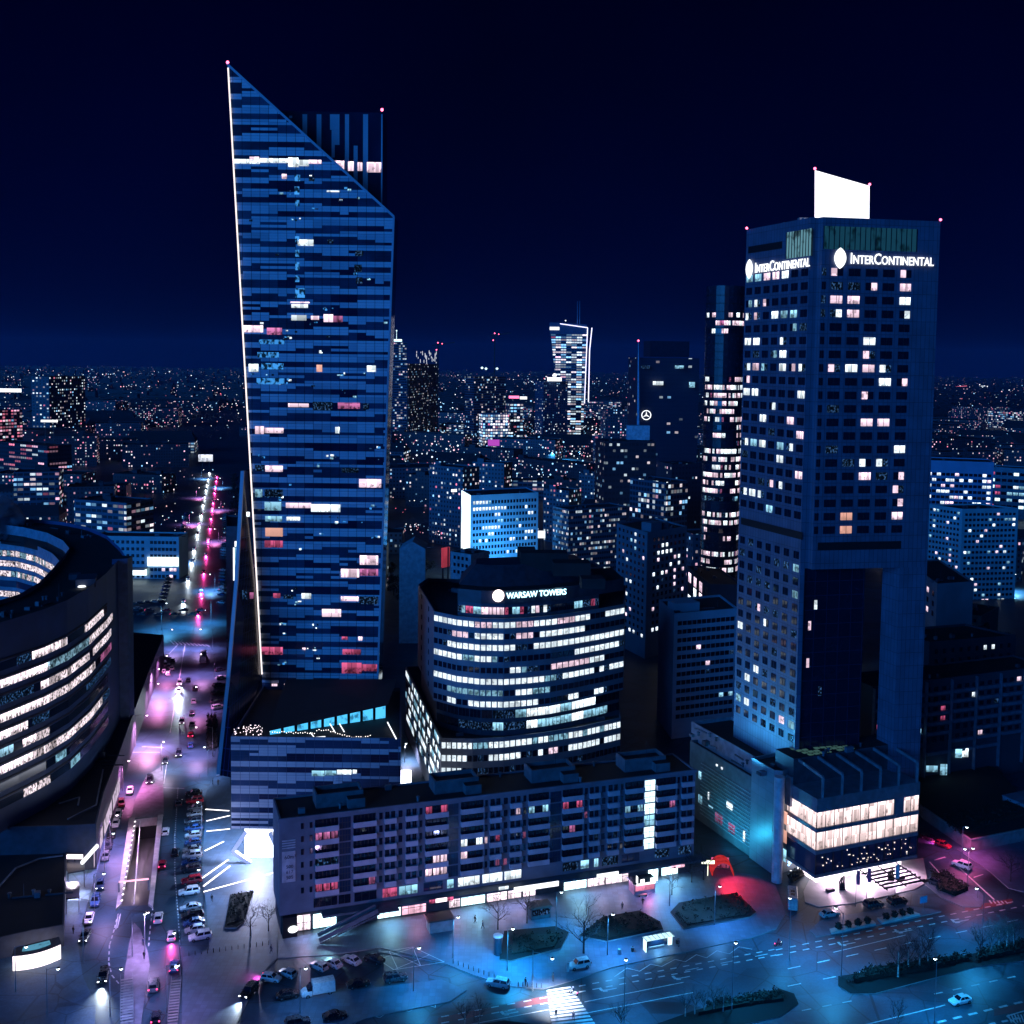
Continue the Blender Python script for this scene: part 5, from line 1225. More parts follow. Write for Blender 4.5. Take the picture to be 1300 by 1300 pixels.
for px, y, lab, m_ in (([(545, 590), (588, 594)], 700, 'mid rise block with cyan lit stair left of the blue lit office', FARX), ([(600, 586), (640, 588)], 800, 'mid rise block with cyan panes above the blue lit office', FARX), ([(690, 620), (722, 623)], 720, 'mid rise block with cyan panes left of the glassy block', FARX), ([(735, 600), (766, 602)], 860, 'mid rise block with cyan panes above the glassy block', FARX)):
    blk('mid_rise_block', lab, 'apartment building', px, y, m_, [None], depth=16, rnd=[(5, 5, 5, 4, 2.4)])
signboard('billboard', 'wide glaring white sign on the far left skyline', -15, 493, 27, 498, 1240, PURE)
signboard('billboard', 'thin white sign strip over dark roofs left of the far street', 52, 533, 73, 536, 1120, PURE)
# bright bent tower with lit outlines
yS = 1750
b = Bld('bent_tower', 'bright white windowed tower with violet lit curved edges and twin masts', 'skyscraper', [P(700, 520, yS).xy, P(746, 520, yS).xy, P(746, 520, yS).xy + Vector((0, 30)), P(700, 520, yS).xy + Vector((0, 30))])
L_ = [(698, 410), (701, 440), (706, 490), (712, 560)]; R_2 = [(747, 416), (745, 450), (742, 500), (740, 560)]
mb = MB()
for i in range(3):
    a, c, e_, g_ = P(*L_[i], yS), P(*R_2[i], yS), P(*R_2[i + 1], yS), P(*L_[i + 1], yS)
    mb.face([g_, e_, c, a], 0, [(g_.x, g_.z), (e_.x, e_.z), (c.x, c.z), (a.x, a.z)])
    k = Vector((0, 30, 0)); mb.face([e_, e_ + k, c + k, c]); mb.face([g_ + k, g_, a, a + k])
a, c = P(*L_[0], yS), P(*R_2[0], yS); mb.face([a, c, c + k, a + k]); a, c = P(*L_[3], yS), P(*R_2[3], yS)
mb.face([(a.x, a.y, 0), (c.x, c.y, 0), c, a])
b.part('wall', mb, [citywall('bent_white', (.05, .12, .22), .74, 4.2, 3.9, 2.0, .98, .9, .55, 2)])
ED = glow('violet_edge', (.75, .72, 1), 2.2)
mb = MB(); pts = [P(u, v, yS - 1) for u, v in ((711, 411), (746, 416), (744.5, 450), (742, 512))]
for a, c in zip(pts, pts[1:]): mb.bar(a, c, 1.25)
pts = [P(u, v, yS - 2) for u, v in ((751.5, 416), (748.5, 445), (747, 510))]
for a, c in zip(pts, pts[1:]): mb.bar(a, c, 1.35)
b.part('edge_light', mb, [ED])
mb = MB(); a, c = P(698, 409, yS - .5), P(745, 424, yS - .5); mb.face([(a.x, a.y, c.z), (c.x, c.y, c.z), (c.x, c.y, a.z - 3), (a.x, a.y, a.z)]); b.part('top_band', mb, [mat('bent_top', (.05, .1, .2), .5)])
mb = MB(); a, c = P(698, 415, yS - 1), P(710, 419, yS - 1); mb.box(((a.x + c.x) / 2, yS - 1.2, c.z), c.x - a.x, .6, a.z - c.z); b.part('roof_sign', mb, [PURE])
mb = MB()
for u in (733, 736): p0, p1 = P(u, 414, yS + 8), P(u, 382, yS + 8); mb.tube([p0, p1], .5, .2)
b.part('mast', mb, [mat('mast_blue', (.25, .4, .6), .4)])
mb = MB(); p = P(718, 408, yS); mb.lathe(p, [(0, 0), (1.4, 1.2), (0, 2.4)], 8); b.part('roof_lamp', mb, [PURE]); b.finish()
# tower cranes
for u, v, y, lab in ((556, 436, 1570, 'tower crane with red lamps over the black unfinished tower'), (628, 424, 1612, 'tower crane with red lamps over the unfinished blue tower')):
    p0, p1 = P(u, 500, y), P(u, v, y); t = thing('tower_crane', lab, 'crane', (p0.x, p0.y, 0))
    mb = MB(); mb.bar((p0.x, p0.y, 0), p1, 1.4); mb.build('mast', DARK, t)
    mb = MB(); mb.bar(p1 + Vector((-8, 0, -3)), p1 + Vector((24, 0, 2)), 1.0); mb.build('jib', DARK, t)
    mb = MB()
    for k in (Vector((0, 0, 1)), Vector((6, 0, -.4)), Vector((-2, 0, -9))): q = p1 + k; mb.lathe(q, [(0, -1), (1.1, 0), (0, 1)], 6)
    mb.build('warning_lamp', REDLAMP, t)
signboard('billboard', 'glowing magenta billboard in a white frame among dark blocks', 619.5, 558, 634, 566, 1170, glow('billboard_mag', (.55, .08, .6), .9))
signboard('billboard', 'wide white lit screen hanging over the far end of the left street', 252, 577, 270, 586, 1150, glow('far_screen', (.8, .85, 1), 1.6, .8, .25))
signboard('billboard', 'tilted red lit hoarding beside the pale gabled house', 559, 695, 572, 720, 470, glow('red_hoard', (1, .10, .18), .38, .3, .2), .9)
signboard('billboard', 'small white lit poster at the right foot of the blue lit office', 683, 674, 692, 683, 590, PURE)
# pale gable house behind the curved office
b = blk('gabled_house', 'pale blue end wall of a small house with a bare tree before it', 'house', [(507, 697), (540, 697)], 460, mat('gable', (.2, .4, .5), .7), [None], depth=14, fin=False, para=.1)
A, B = b.pts; mb = MB(); mb.face([(*A, b.z), (*B, b.z), (*((A + B) / 2), b.z + 3.2)]); mb.face([(*(B + Vector((0, 14))), b.z), (*B, b.z), (*((A + B) / 2), b.z + 3.2), (*((A + B) / 2 + Vector((0, 14))), b.z + 3.2)][::-1]); mb.face([(*A, b.z), (*(A + Vector((0, 14))), b.z), (*((A + B) / 2 + Vector((0, 14))), b.z + 3.2), (*((A + B) / 2), b.z + 3.2)][::-1]); b.part('gable_roof', mb, [mat('gable', (.2, .4, .5), .7)])
b = blk('white_wall_house', 'small white walled house by the red hoarding left of the curved office roof', 'house', [(572, 700), (598, 704)], 455, mat('whitewall', (.3, .42, .5), .7), [(4, 3, 1.2, 1.4, pal(.1), 2.2, 3)], depth=12, para=.1)

# ================================================================== THE CITY BEHIND
R = random.Random(2024)
FARW = [citywall('far_a', (.03, .045, .07), .17, 2.6, 3.1, 1.6, .62), citywall('far_b', (.042, .065, .1), .22, 2.8, 3.2, 1.5, .55), citywall('far_c', (.02, .03, .048), .15, 2.6, 3.0, 1.8, .5),
        citywall('far_d', (.05, .10, .15), .30, 2.8, 3.3, 1.3, .85), citywall('far_e', (.045, .09, .15), .5, 4.2, 3.6, 1.2, .9, .85, .5), citywall('far_f', (.026, .036, .056), .30, 2.6, 3.0, 1.7, .45)]
WALLW = ['dark', 'dull blue', 'black', 'blue grey', 'cyan lit', 'pink lit']
KEEP = []
for o in list(C.objects):
    if o.type == 'EMPTY' and o.parent is None:
        xs_, ys_ = [], []
        for ch in o.children:
            if ch.type == 'MESH':
                for v in ch.bound_box: p = Vector(v) + ch.location + o.location; xs_.append(p.x); ys_.append(p.y)
        if xs_: KEEP.append((min(xs_) - 10, max(xs_) + 10, min(ys_) - 14, max(ys_) + 14))
def street_x(y): return -0.2535 * (y - 198) - 71
def free(x, y, r):
    for a, c, e_, g_ in KEEP:
        if a - r < x < c + r and e_ - r < y < g_ + r: return False
    if abs(x - street_x(y)) < 26 + r: return False
    if y < 640 and uv_of((x, y, 0))[0] < 262: return False
    # views the photograph keeps open
    if 480 < uv_of((x, y, 0))[0] < 600 and 330 < y < 560: return False
    return True
made = []
rings = [(430, 640, 46), (640, 900, 60), (900, 1300, 86), (1300, 1900, 125), (1900, 2600, 170)]
for y0, y1, st in rings:
    y = y0
    while y < y1:
        half = y * .5; x = -half + R.uniform(0, st)
        while x < half:
            px_, py_ = x + R.uniform(-.25, .25) * st - (y - 198) * .0, y + R.uniform(-.2, .2) * st
            wd, dp = st * R.uniform(.45, .85), st * R.uniform(.25, .5)
            u_, v_ = uv_of((px_, py_, 20))
            if free(px_, py_, max(wd, dp) * .5) and -80 < u_ < 1380 and R.random() < .88:
                made.append((px_, py_, wd, dp))
            x += st
        y += st * R.uniform(.7, .95)
R.shuffle(made); made.sort(key=lambda q: q[1]); far_ = made[225:]; R.shuffle(far_); made = sorted(made[:225] + far_[:60], key=lambda q: q[1])
zones = {}
def zone(u, y):
    s = 'behind the ring office' if u < 300 else 'right of the slanted tower' if u < 700 else 'left of the hotel' if u < 950 else 'right of the hotel'
    d = 'close behind' if y < 640 else 'mid way' if y < 1000 else 'further back' if y < 1500 else 'near the horizon'
    return s, d
cnt = {}
for px_, py_, wd, dp in made:
    u_, _ = uv_of((px_, py_, 20)); k = R.choices(range(6), (5, 5, 5, 2, 1.2, 2))[0]
    if 480 < u_ < 950 and 700 < py_: k = R.choice((0, 1, 3, 4, 4, 5))
    if u_ > 1180 and py_ < 1000: k = R.choice((1, 3, 3, 0))
    hgt = R.uniform(13, 25) if R.random() < .75 else R.uniform(25, 38)
    if py_ > 1300: hgt = R.uniform(12, 34)
    if py_ > 1000 and R.random() < .06: hgt = R.uniform(45, 75); wd *= .5
    s, d = zone(u_, py_); hw_ = 'low' if hgt < 19 else 'medium' if hgt < 30 else 'tall'
    key = (hw_, WALLW[k], s, d); zones.setdefault(key, []).append((px_, py_, wd, dp, hgt, k, u_))
far_group = {}
for key, lst in zones.items():
    lst.sort(key=lambda q: q[6])
    for i, (px_, py_, wd, dp, hgt, k, u_) in enumerate(lst):
        hw_, wl_, s, d = key
        lab = '%s %s block %s, %s' % (hw_, wl_, d, s)
        if len(lst) > 1: lab = '%s from left of %s %s blocks %s, %s' % (ordn(i), hw_, wl_, d, s)
        rz = .25 + R.uniform(-.06, .06) if R.random() < .7 else R.uniform(-.4, .1)
        t = thing('city_block', lab, 'building', (px_, py_, 0), rz, 'city blocks behind the towers')
        f = [Vector((-wd / 2, -dp / 2)), Vector((wd / 2, -dp / 2)), Vector((wd / 2, dp / 2)), Vector((-wd / 2, dp / 2))]
        m_ = MB(); m_.prism(f, 0, hgt, 0, 1, para=.8, u0=R.uniform(0, 50))
        o = bpy.data.objects.new('wall', m_.mesh('wall', [FARW[k], ROOF])); C.objects.link(o); o.parent = t
        m_ = MB()
        for _ in range(R.randint(1, 3)): m_.box((R.uniform(-.3, .3) * wd, R.uniform(-.25, .25) * dp, hgt - .8), R.uniform(2.5, 6), R.uniform(2.5, 5), R.uniform(2.2, 4))
        if hgt < 22 and R.random() < .5:      # old tenement: pitched roof instead of a flat one
            m_ = MB(); x0_, y0_, zr_ = wd / 2 + .4, dp / 2 + .4, hgt + dp * .22; a_, b_, c_, d_ = (-x0_, -y0_, hgt), (x0_, -y0_, hgt), (x0_, y0_, hgt), (-x0_, y0_, hgt); r0_, r1_ = (-x0_ * .85, 0, zr_), (x0_ * .85, 0, zr_)
            m_.face([a_, b_, r1_, r0_]); m_.face([c_, d_, r0_, r1_]); m_.face([b_, c_, r1_]); m_.face([d_, a_, r0_]); m_.box((wd * .2, dp * .1, hgt), 1.4, 1, dp * .22 + 1.6)
            o = bpy.data.objects.new('roof', m_.mesh('roof', [mat('old_roof', (.035, .04, .055), .8)])); C.objects.link(o); o.parent = t; continue
        o = bpy.data.objects.new('roof_house', m_.mesh('roof_house', [mat('far_roofhouse', (.04, .05, .075), .8)])); C.objects.link(o); o.parent = t
# far-off mass of the city out to the horizon
m_ = MB()
for i in range(2600):
    y = 2500 + 8600 * R.random() ** 1.5; x = R.uniform(-.52, .52) * y
    m_.prism([(x - 20, y - 10), (x + 20, y - 10), (x + 20, y + 10), (x - 20, y + 10)], 0, R.uniform(8, 30), 0, 1, u0=i * 13.0)
o = m_.build('distant_city', [citywall('distant_wall', (.006, .009, .018), .04, 6, 4, 1.1, .55), ROOF]); tag(o, 'dark sea of distant roofs and dim windows reaching the horizon', 'distant city', kind='stuff')
# countless far lamps
m_ = MB()
def lampdot(x, y, z, s, mi):
    c = (x, y, z); m_.lathe(c, [(0, -s), (s, 0), (0, s)], 4, mi)
CL = []
for i in range(95):
    y = 700 + 6500 * R.random() ** 1.5; CL.append((R.uniform(-.5, .5) * y, y, y * R.uniform(.008, .05)))
for i in range(2300):
    t = R.random(); y = 650 + 7800 * t ** 1.7; x = R.uniform(-.5, .5) * y
    if R.random() < .72: c_ = R.choice(CL); x, y = c_[0] + R.gauss(0, 1) * c_[2], c_[1] + R.gauss(0, 1.6) * c_[2]
    if y < 650: continue
    u_, v_ = uv_of((x, y, 10))
    if abs(x - street_x(y)) < 12 and y < 1300: pass
    dens = 1.0 if u_ < 300 else 1.2 if u_ < 760 else .55
    if R.random() > dens * .8: continue
    s = y * .00030 * R.choice((1, 1, 1.3, 1.8)); mi = R.choices((0, 1, 2, 3), (4, 3, 3, .7))[0]
    lampdot(x, y, R.uniform(6, 24) if y > 1200 else R.uniform(7, 10), s, mi)
for i in range(46):      # strings of street lamps
    y = 1300 + 5000 * R.random() ** 1.3; x = R.uniform(-.48, .48) * y; a = R.uniform(-.5, 1.2); mi = R.choice((1, 1, 0, 3))
    for k in range(R.randint(6, 22)):
        lampdot(x + k * 26 * math.cos(a), y + k * 26 * math.sin(a), 10, y * .00036, mi)
for i in range(520):      # the brightly lit yards and office quarter behind the middle of the view
    y = 950 + 1700 * R.random() ** 1.4; u_ = R.gauss(650, 95); x = (u_ - 650) / FPX * y
    if R.random() < .5: y += R.gauss(0, 30)
    lampdot(x, y, R.uniform(6, 30), y * .00042 * R.choice((1, 1, 1.4, 2.2)), R.choice((0, 0, 2, 2, 2, 1)))
for i in range(26):
    y = 1000 + 1500 * R.random(); x = (R.uniform(480, 820) - 650) / FPX * y; a = R.uniform(-.6, 1.3)
    for k in range(R.randint(6, 16)): lampdot(x + k * 22 * math.cos(a), y + k * 22 * math.sin(a), 9, y * .00045, R.choice((0, 2)))
DOT = [glow('dot_white', (.8, .9, 1), 2.2), glow('dot_pink', (1, .62, .72), 1.9), glow('dot_cyan', (.3, .65, 1), 1.8), glow('dot_red', (1, .2, .3), 1.8)]
o = m_.build('distant_lights', DOT); tag(o, 'countless white, pink and cyan street lamps sprinkled over the far city', 'city lights', kind='stuff')
# ================================================================== GROUND, ROADS, PAVEMENTS
ramp_px = [(172, 1040), (200, 1037), (188, 1149), (153, 1151)]
RH = [g2(*q) for q in ramp_px]
Bg = 11700
outer = [Vector((-Bg, Bg)), Vector((Bg, Bg)), Vector((Bg, -600)), Vector((-Bg, -600))]
mb = MB()
for i in range(4):
    j = (i + 1) % 4; mb.face([(*outer[i], 0), (*outer[j], 0), (*RH[j], 0), (*RH[i], 0)][::-1], 0)
structure('ground', mb, [ground_mat('city_ground', (.034, .078, .120), .55, .6)])
PAVE = ground_mat('paving', (.085, .16, .25), .35, .4, .6)
PAVE2 = panel('paving_slabs', (.085, .14, .22), 1.2, 1.2, .05, .7, .55, .25)
KERB = mat('kerb_stone', (.34, .34, .36), .7)
MARK = mat('road_paint', (.62, .63, .66), .6, noise=.35, scale=1.5)
REDP = mat('red_lane', (.20, .05, .06), .6)
def slabpx(name, px, h=.13, m=None, kerb=True):
    pts = ccw([g2(*q) for q in px]); mb = MB(); mb.prism(pts, 0, h, 1, 0)
    return structure(name, mb, [m or PAVE2, KERB])
slabpx('pavement_forecourt', [(351, 1194), (352, 1217), (420, 1213), (482, 1204), (560, 1222), (600, 1238), (645, 1253), (690, 1256), (728, 1245), (780, 1228), (870, 1209), (955, 1191), (985, 1180), (998, 1160), (985, 1125), (960, 1112), (890, 1100)])
slabpx('pavement_strip', [(296, 1306), (345, 1276), (400, 1264), (560, 1244), (592, 1258), (572, 1272), (470, 1292), (430, 1306)])
slabpx('pavement_plaza', [(263, 1002), (280, 975), (291, 985), (300, 1052), (352, 1062), (353, 1216), (330, 1240), (300, 1302), (231, 1302), (232, 1216), (266, 1207), (262, 1150), (256, 1110), (260, 1045)])
slabpx('pavement_left', [(-60, 1306), (120, 1306), (122, 1276), (105, 1240), (99, 1200), (110, 1150), (128, 1090), (142, 1040), (152, 1000), (168, 950), (188, 890), (198, 846), (150, 846), (-60, 1150)], m=PAVE)
slabpx('traffic_island', [(170, 1172), (178, 1180), (188, 1210), (190, 1225), (178, 1306), (154, 1306), (158, 1235), (164, 1198)], m=mat('island_paving', (.22, .20, .26), .6))
slabpx('ramp_island', [(186, 985), (207, 972), (208, 1036), (166, 1039), (172, 1015)], m=mat('island_paving', (.22, .20, .26), .6))
for px in ([(164, 1040), (171.5, 1040), (152.5, 1151), (147, 1157)], [(200.6, 1037), (207, 1036), (194, 1154), (188.5, 1150)]):
    slabpx('ramp_kerb', px, .5, mat('ramp_wall_top', (.5, .45, .48), .6))
mb = MB()     # sunken ramp: floor falls to the far end, lit walls
dep = [-5.5, -5.5, -.05, -.05]
mb.face([(*RH[i], dep[i]) for i in (3, 2, 1, 0)], 0)
mb.face([(*RH[0], 0), (*RH[3], 0), (*RH[3], dep[3]), (*RH[0], dep[0])], 1); mb.face([(*RH[2], 0), (*RH[1], 0), (*RH[1], dep[1]), (*RH[2], dep[2])], 1)
mb.face([(*RH[1], 0), (*RH[0], 0), (*RH[0], -2.2), (*RH[1], -2.2)], 1); mb.face([(*RH[1], -2.2), (*RH[0], -2.2), (*RH[0], -5.5), (*RH[1], -5.5)], 2)
structure('ramp_road', mb, [ASPHALT, mat('ramp_wall', (.55, .5, .54), .7), BLACK])
# planting beds
SOIL = mat('dark_soil', (.005, .008, .011), .95, noise=.5, scale=1.2)
for nm, px in (('lawn_bed', [(634, 1220), (640, 1184), (705, 1178), (722, 1186), (712, 1206), (648, 1222)]), ('lawn_bed', [(735, 1190), (765, 1166), (812, 1158), (838, 1172), (842, 1182), (770, 1197)]), ('lawn_bed', [(851, 1160), (862, 1148), (935, 1135), (960, 1160), (952, 1166), (868, 1181)]), ('lawn_bed', [(285, 1180), (292, 1138), (322, 1133), (310, 1172), (300, 1180)])):
    pts = ccw([g2(*q) for q in px]); mb = MB(); mb.prism(pts, .1, .42, 1, 0); structure(nm, mb, [SOIL, KERB])
slabpx('hotel_forecourt', [(1020, 1132), (1034, 1105), (1172, 1090), (1178, 1120), (1160, 1130), (1085, 1147), (1040, 1152), (1022, 1146)], m=mat('pale_stone', (.36, .35, .37), .5, noise=.2, scale=.4))
slabpx('pavement_hotel_island', [(1028, 1182), (1040, 1170), (1062, 1164), (1150, 1150), (1180, 1154), (1195, 1158), (1150, 1168), (1060, 1186), (1036, 1190)])
slabpx('pavement_side_street', [(1168, 1118), (1178, 1116), (1212, 1132), (1240, 1128), (1251, 1142), (1245, 1152), (1222, 1152), (1195, 1140)])
slabpx('pavement_far_corner', [(1215, 1078), (1320, 1050), (1320, 1138), (1280, 1128), (1258, 1108)])
slabpx('median_strip', [(1064, 1240), (1078, 1238), (1180, 1222), (1232, 1212), (1320, 1192), (1320, 1218), (1240, 1228), (1110, 1262), (1080, 1262), (1064, 1252)], m=SOIL)
slabpx('median_strip', [(830, 1302), (880, 1284), (960, 1262), (990, 1256), (1008, 1262), (1014, 1275), (990, 1292), (930, 1304)], m=SOIL)
slabpx('median_strip', [(560, 1310), (640, 1296), (700, 1304), (690, 1312)], m=SOIL)
slabpx('parking_kerb', [(560, 1224), (566, 1224), (482, 1207), (478, 1209)], .12)
# ------------------------------------------------------------------ markings: one sheet 4 mm up
mk = MB()
def mline(a, c, w=.16, h=.006): 
    a, c = a.xy, c.xy; d = (c - a).normalized(); n = Vector((-d.y, d.x)) * w / 2
    mk.face([(*(a - n), h), (*(c - n), h), (*(c + n), h), (*(a + n), h)])
def dashes(p0, p1, on=1.6, off=1.6, w=.3):
    a, c = g2(*p0), g2(*p1); l = (c - a).length; d = (c - a) / l; x = 0
    while x + on < l: mline(a + d * x, a + d * (x + on), w); x += on + off
dashes((560, 1291), (716, 1262), 1.5, 1.7); dashes((560, 1299), (722, 1268), 1.5, 1.7)
for off in (0, 7.5): dashes((735, 1252 + off), (990, 1204 + off), 1.4, 1.4)
dashes((985, 1206), (1300, 1142), 1.6, 1.6); dashes((985, 1213), (1310, 1148), 1.6, 1.6)
dashes((1000, 1230), (1305, 1165), 3, 4, .22); dashes((1000, 1252), (1130, 1226), 3, 5, .2); dashes((870, 1232), (1000, 1206), 3, 5, .2)
mline(G(1058, 1209), G(1150, 1187), .2); mline(G(742, 1272), G(868, 1247), .2); mline(G(740, 1287), G(880, 1260), .18); mline(G(595, 1301), G(700, 1281), .2)
mline(G(1090, 1303), G(1200, 1276), .22); dashes((1018, 1283), (1095, 1268), 2, 2.4, .26); dashes((1186, 1262), (1305, 1236), 2, 2.4, .3); dashes((1190, 1298), (1305, 1270), 2, 1.6, .5); dashes((1240, 1304), (1305, 1290), 1.4, 1.4, .5)
for u, v in ((1068, 1200), (1140, 1184), (1212, 1171), (640, 1288), (765, 1258), (858, 1243)):
    mline(G(u, v), G(u + 18, v - 3.5), .25); mline(G(u, v), G(u - 4, v - 4), .6); mline(G(u, v), G(u + 6, v - .5), .7)
zz_ = [(780, 1240), (796, 1229), (812, 1233), (826, 1224), (840, 1227), (857, 1218), (870, 1221), (884, 1212), (897, 1216), (910, 1207), (926, 1211), (938, 1202), (955, 1205)]
for a, c in zip(zz_, zz_[1:]): mline(G(*a), G(*c), .16)
zz_ = [(450, 1300), (464, 1287), (482, 1292), (500, 1280), (520, 1284), (534, 1273), (553, 1279), (552, 1272)]
for a, c in zip(zz_, zz_[1:]): mline(G(*a), G(*c), .16)
for a, c in (((470, 1212), (524, 1203)), ((524, 1203), (564, 1222)), ((564, 1222), (500, 1232)), ((500, 1232), (470, 1212)), ((494, 1208), (505, 1231)), ((524, 1203), (534, 1227)), ((494, 1208), (534, 1227)), ((480, 1219), (524, 1204)), ((502, 1231), (545, 1213))): mline(G(*a), G(*c), .14, .138)
# zebra crossing
a, c, e_, g_ = g2(694, 1257), g2(724, 1252), g2(760, 1306), g2(702, 1312)
for k in range(13):
    t0, t1 = k / 13, (k + .55) / 13
    mk.face([(*a.lerp(g_, t0), .006), (*a.lerp(g_, t1), .006), (*c.lerp(e_, t1), .006), (*c.lerp(e_, t0), .006)])
# left street: dashed bends, stop lines, far crossing
zz_ = [(150, 1160), (145, 1180), (139, 1200), (138, 1222), (142, 1238), (152, 1250)]
for a, c in zip(zz_, zz_[1:]): dashes(a, c, 1.3, 1.1, .25)
zz_ = [(194, 1152), (191, 1175), (188, 1208)]
for a, c in zip(zz_, zz_[1:]): dashes(a, c, 1.3, 1.1, .22)
for a, c in (((226, 1000), (222, 1060)), ((222, 1060), (222, 1110)), ((222, 1110), (226, 1160)), ((226, 1160), (229, 1205))): dashes(a, c, .7, .7, .18)
for a, c in (((206, 1000), (234, 1001)), ((150, 955), (203, 955)), ((180, 948), (208, 949)), ((216, 930), (235, 818)), ((213, 960), (208, 995)), ((205, 840), (232, 812)), ((150, 1160), (147, 1180)), ((153, 1160), (149, 1178))): mline(G(*a), G(*c), .2)
for k in range(10): mline(G(216 + k * 5, 813 + .6 * k), G(221 + k * 5, 818 + .3 * k), .5)
zz_ = [(168, 1040), (172, 1020), (178, 1003), (196, 990)]
for a, c in zip(zz_, zz_[1:]): dashes(a, c, .5, .5, .3)
mline(G(178, 1042), G(170, 1148), .2, -.02)
for a, c in (((1180, 1094), (1196, 1112)), ((1196, 1110), (1210, 1122)), ((1214, 1098), (1262, 1142)), ((1186, 1092), (1200, 1088)), ((1236, 1114), (1248, 1110)), ((1176, 1066), (1186, 1063))): mline(G(*a), G(*c), .35)
for k in range(5): mline(G(1256 + 5 * k, 1143 + k * .2), G(1259 + 5 * k, 1147), .35)
for k in range(6): mline(G(1280 + 4 * k, 1288), G(1284 + 4 * k, 1298), .25)
mline(G(1278, 1290), G(1302, 1283), .3); mline(G(1278, 1290), G(1298, 1306), .3)
o = structure('road_markings', mk, [MARK]); 
mb = MB()
for px in ([(556, 1300), (556, 1292), (700, 1263), (706, 1270)], [(1060, 1194), (1060, 1188), (1180, 1166), (1180, 1172)], [(1225, 1158), (1225, 1151), (1285, 1141), (1285, 1147)], [(1262, 1290), (1262, 1281), (1306, 1272), (1306, 1281)]):
    mb.face([(*p, .004) for p in ccw([g2(*q) for q in px])])
structure('cycle_lane', mb, [REDP])
# plaza light lines set in the paving
mb = MB()
for a, c in (((261, 1028), (291, 1030)), ((262, 1043), (292, 1036)), ((262, 1056), (292, 1053)), ((260, 1081), (284, 1069)), ((258, 1126), (292, 1100)), ((258, 1133), (350, 1108)), ((256, 1116), (290, 1092))):
    a, c = g2(*a), g2(*c); d = (c - a).normalized(); n = Vector((-d.y, d.x)) * .22
    mb.prism([a - n, c - n, c + n, a + n], .13, .17)
structure('pavement_light_lines', mb, [glow('line_light', (1, .93, .95), 2.6, sample=True)])
# ------------------------------------------------------------------ night haze over the whole city
mb = MB(); x_ = 11800
f_ = [Vector((-x_, -700)), Vector((x_, -700)), Vector((x_, 11800)), Vector((-x_, 11800))]
mb.prism(f_, -7, 300, 0, 0, bottom=True)
hm_, n, o_ = nodes('haze'); pv = N(n, 'ShaderNodeVolumePrincipled'); pv.inputs['Color'].default_value = (.35, .50, 1, 1); pv.inputs['Density'].default_value = 0.000028
L(n, pv.outputs[0], o_.inputs['Volume'])
o = mb.build('haze', hm_); o['kind'] = 'stuff'; o['label'] = 'thin blue night haze over the city'; o['category'] = 'haze'
# ================================================================== VEHICLES
TYRE = mat('tyre', (.012, .012, .013), .8, noise=0); RIM = mat('rim', (.3, .31, .33), .35, metal=.8, noise=0)
CGL = mat('car_glass', (.008, .012, .02), .06, noise=0, spec=.7)
HL_OFF = mat('headlight_off', (.5, .52, .55), .15, noise=0); HL_ON = glow('headlight_on', (.92, .96, 1), 9)
TL_OFF = mat('taillight_off', (.25, .02, .03), .2, noise=0); TL_ON = glow('taillight_on', (1, .05, .18), 5)
CP = {k: mat('paint_' + k, c, .28, noise=.12, scale=2.0, spec=.6) for k, c in dict(white=(.72, .72, .74), silver=(.38, .40, .43), grey=(.14, .15, .17), black=(.012, .012, .016), blue=(.03, .08, .22), red=(.40, .02, .04), dark=(.03, .035, .05)).items()}
def loft(mb, secs, mi=0):
    for a, c in zip(secs, secs[1:]):
        n = len(a)
        for i in range(n): j = (i + 1) % n; mb.face([a[i], a[j], c[j], c[i]][::-1], mi)
    mb.face(secs[0], mi); mb.face(secs[-1][::-1], mi)
def bodysec(x, w_, zb, zt):
    return [(x, -w_, zb + .14), (x, -w_ * .92, zb), (x, w_ * .92, zb), (x, w_, zb + .14), (x, w_, zt - .2), (x, w_ * .86, zt), (x, -w_ * .86, zt), (x, -w_, zt - .2)]
SHAPES = {   # body stations (x, half width, bottom, belt); cabin: front foot, front top, rear top, rear foot, roof height
    'sedan': ([(2.25, .68, .34, .62), (2.1, .82, .24, .74), (1.2, .89, .2, .88), (.6, .9, .2, .95), (-1.3, .9, .2, .98), (-2.0, .86, .24, .96), (-2.25, .74, .36, .84)], (.95, .25, -1.0, -1.75, 1.44), 1.34),
    'hatchback': ([(2.0, .66, .34, .64), (1.85, .80, .24, .76), (1.1, .86, .2, .90), (.5, .87, .2, .98), (-1.4, .87, .2, 1.02), (-1.85, .83, .24, 1.0), (-2.0, .74, .36, .9)], (.95, .3, -1.45, -1.85, 1.48), 1.25),
    'suv': ([(2.3, .74, .40, .74), (2.15, .88, .28, .90), (1.2, .94, .26, 1.04), (.6, .95, .26, 1.08), (-1.8, .95, .26, 1.10), (-2.2, .90, .3, 1.08), (-2.35, .8, .42, .98)], (.95, .4, -1.9, -2.2, 1.72), 1.4),
    'van': ([(2.6, .8, .4, .8), (2.5, .95, .3, 1.1), (1.9, 1.0, .26, 1.35), (1.4, 1.0, .26, 1.4), (-2.4, 1.0, .26, 1.4), (-2.65, .97, .34, 1.38)], (1.95, 1.3, -2.5, -2.62, 2.25), 1.65)}
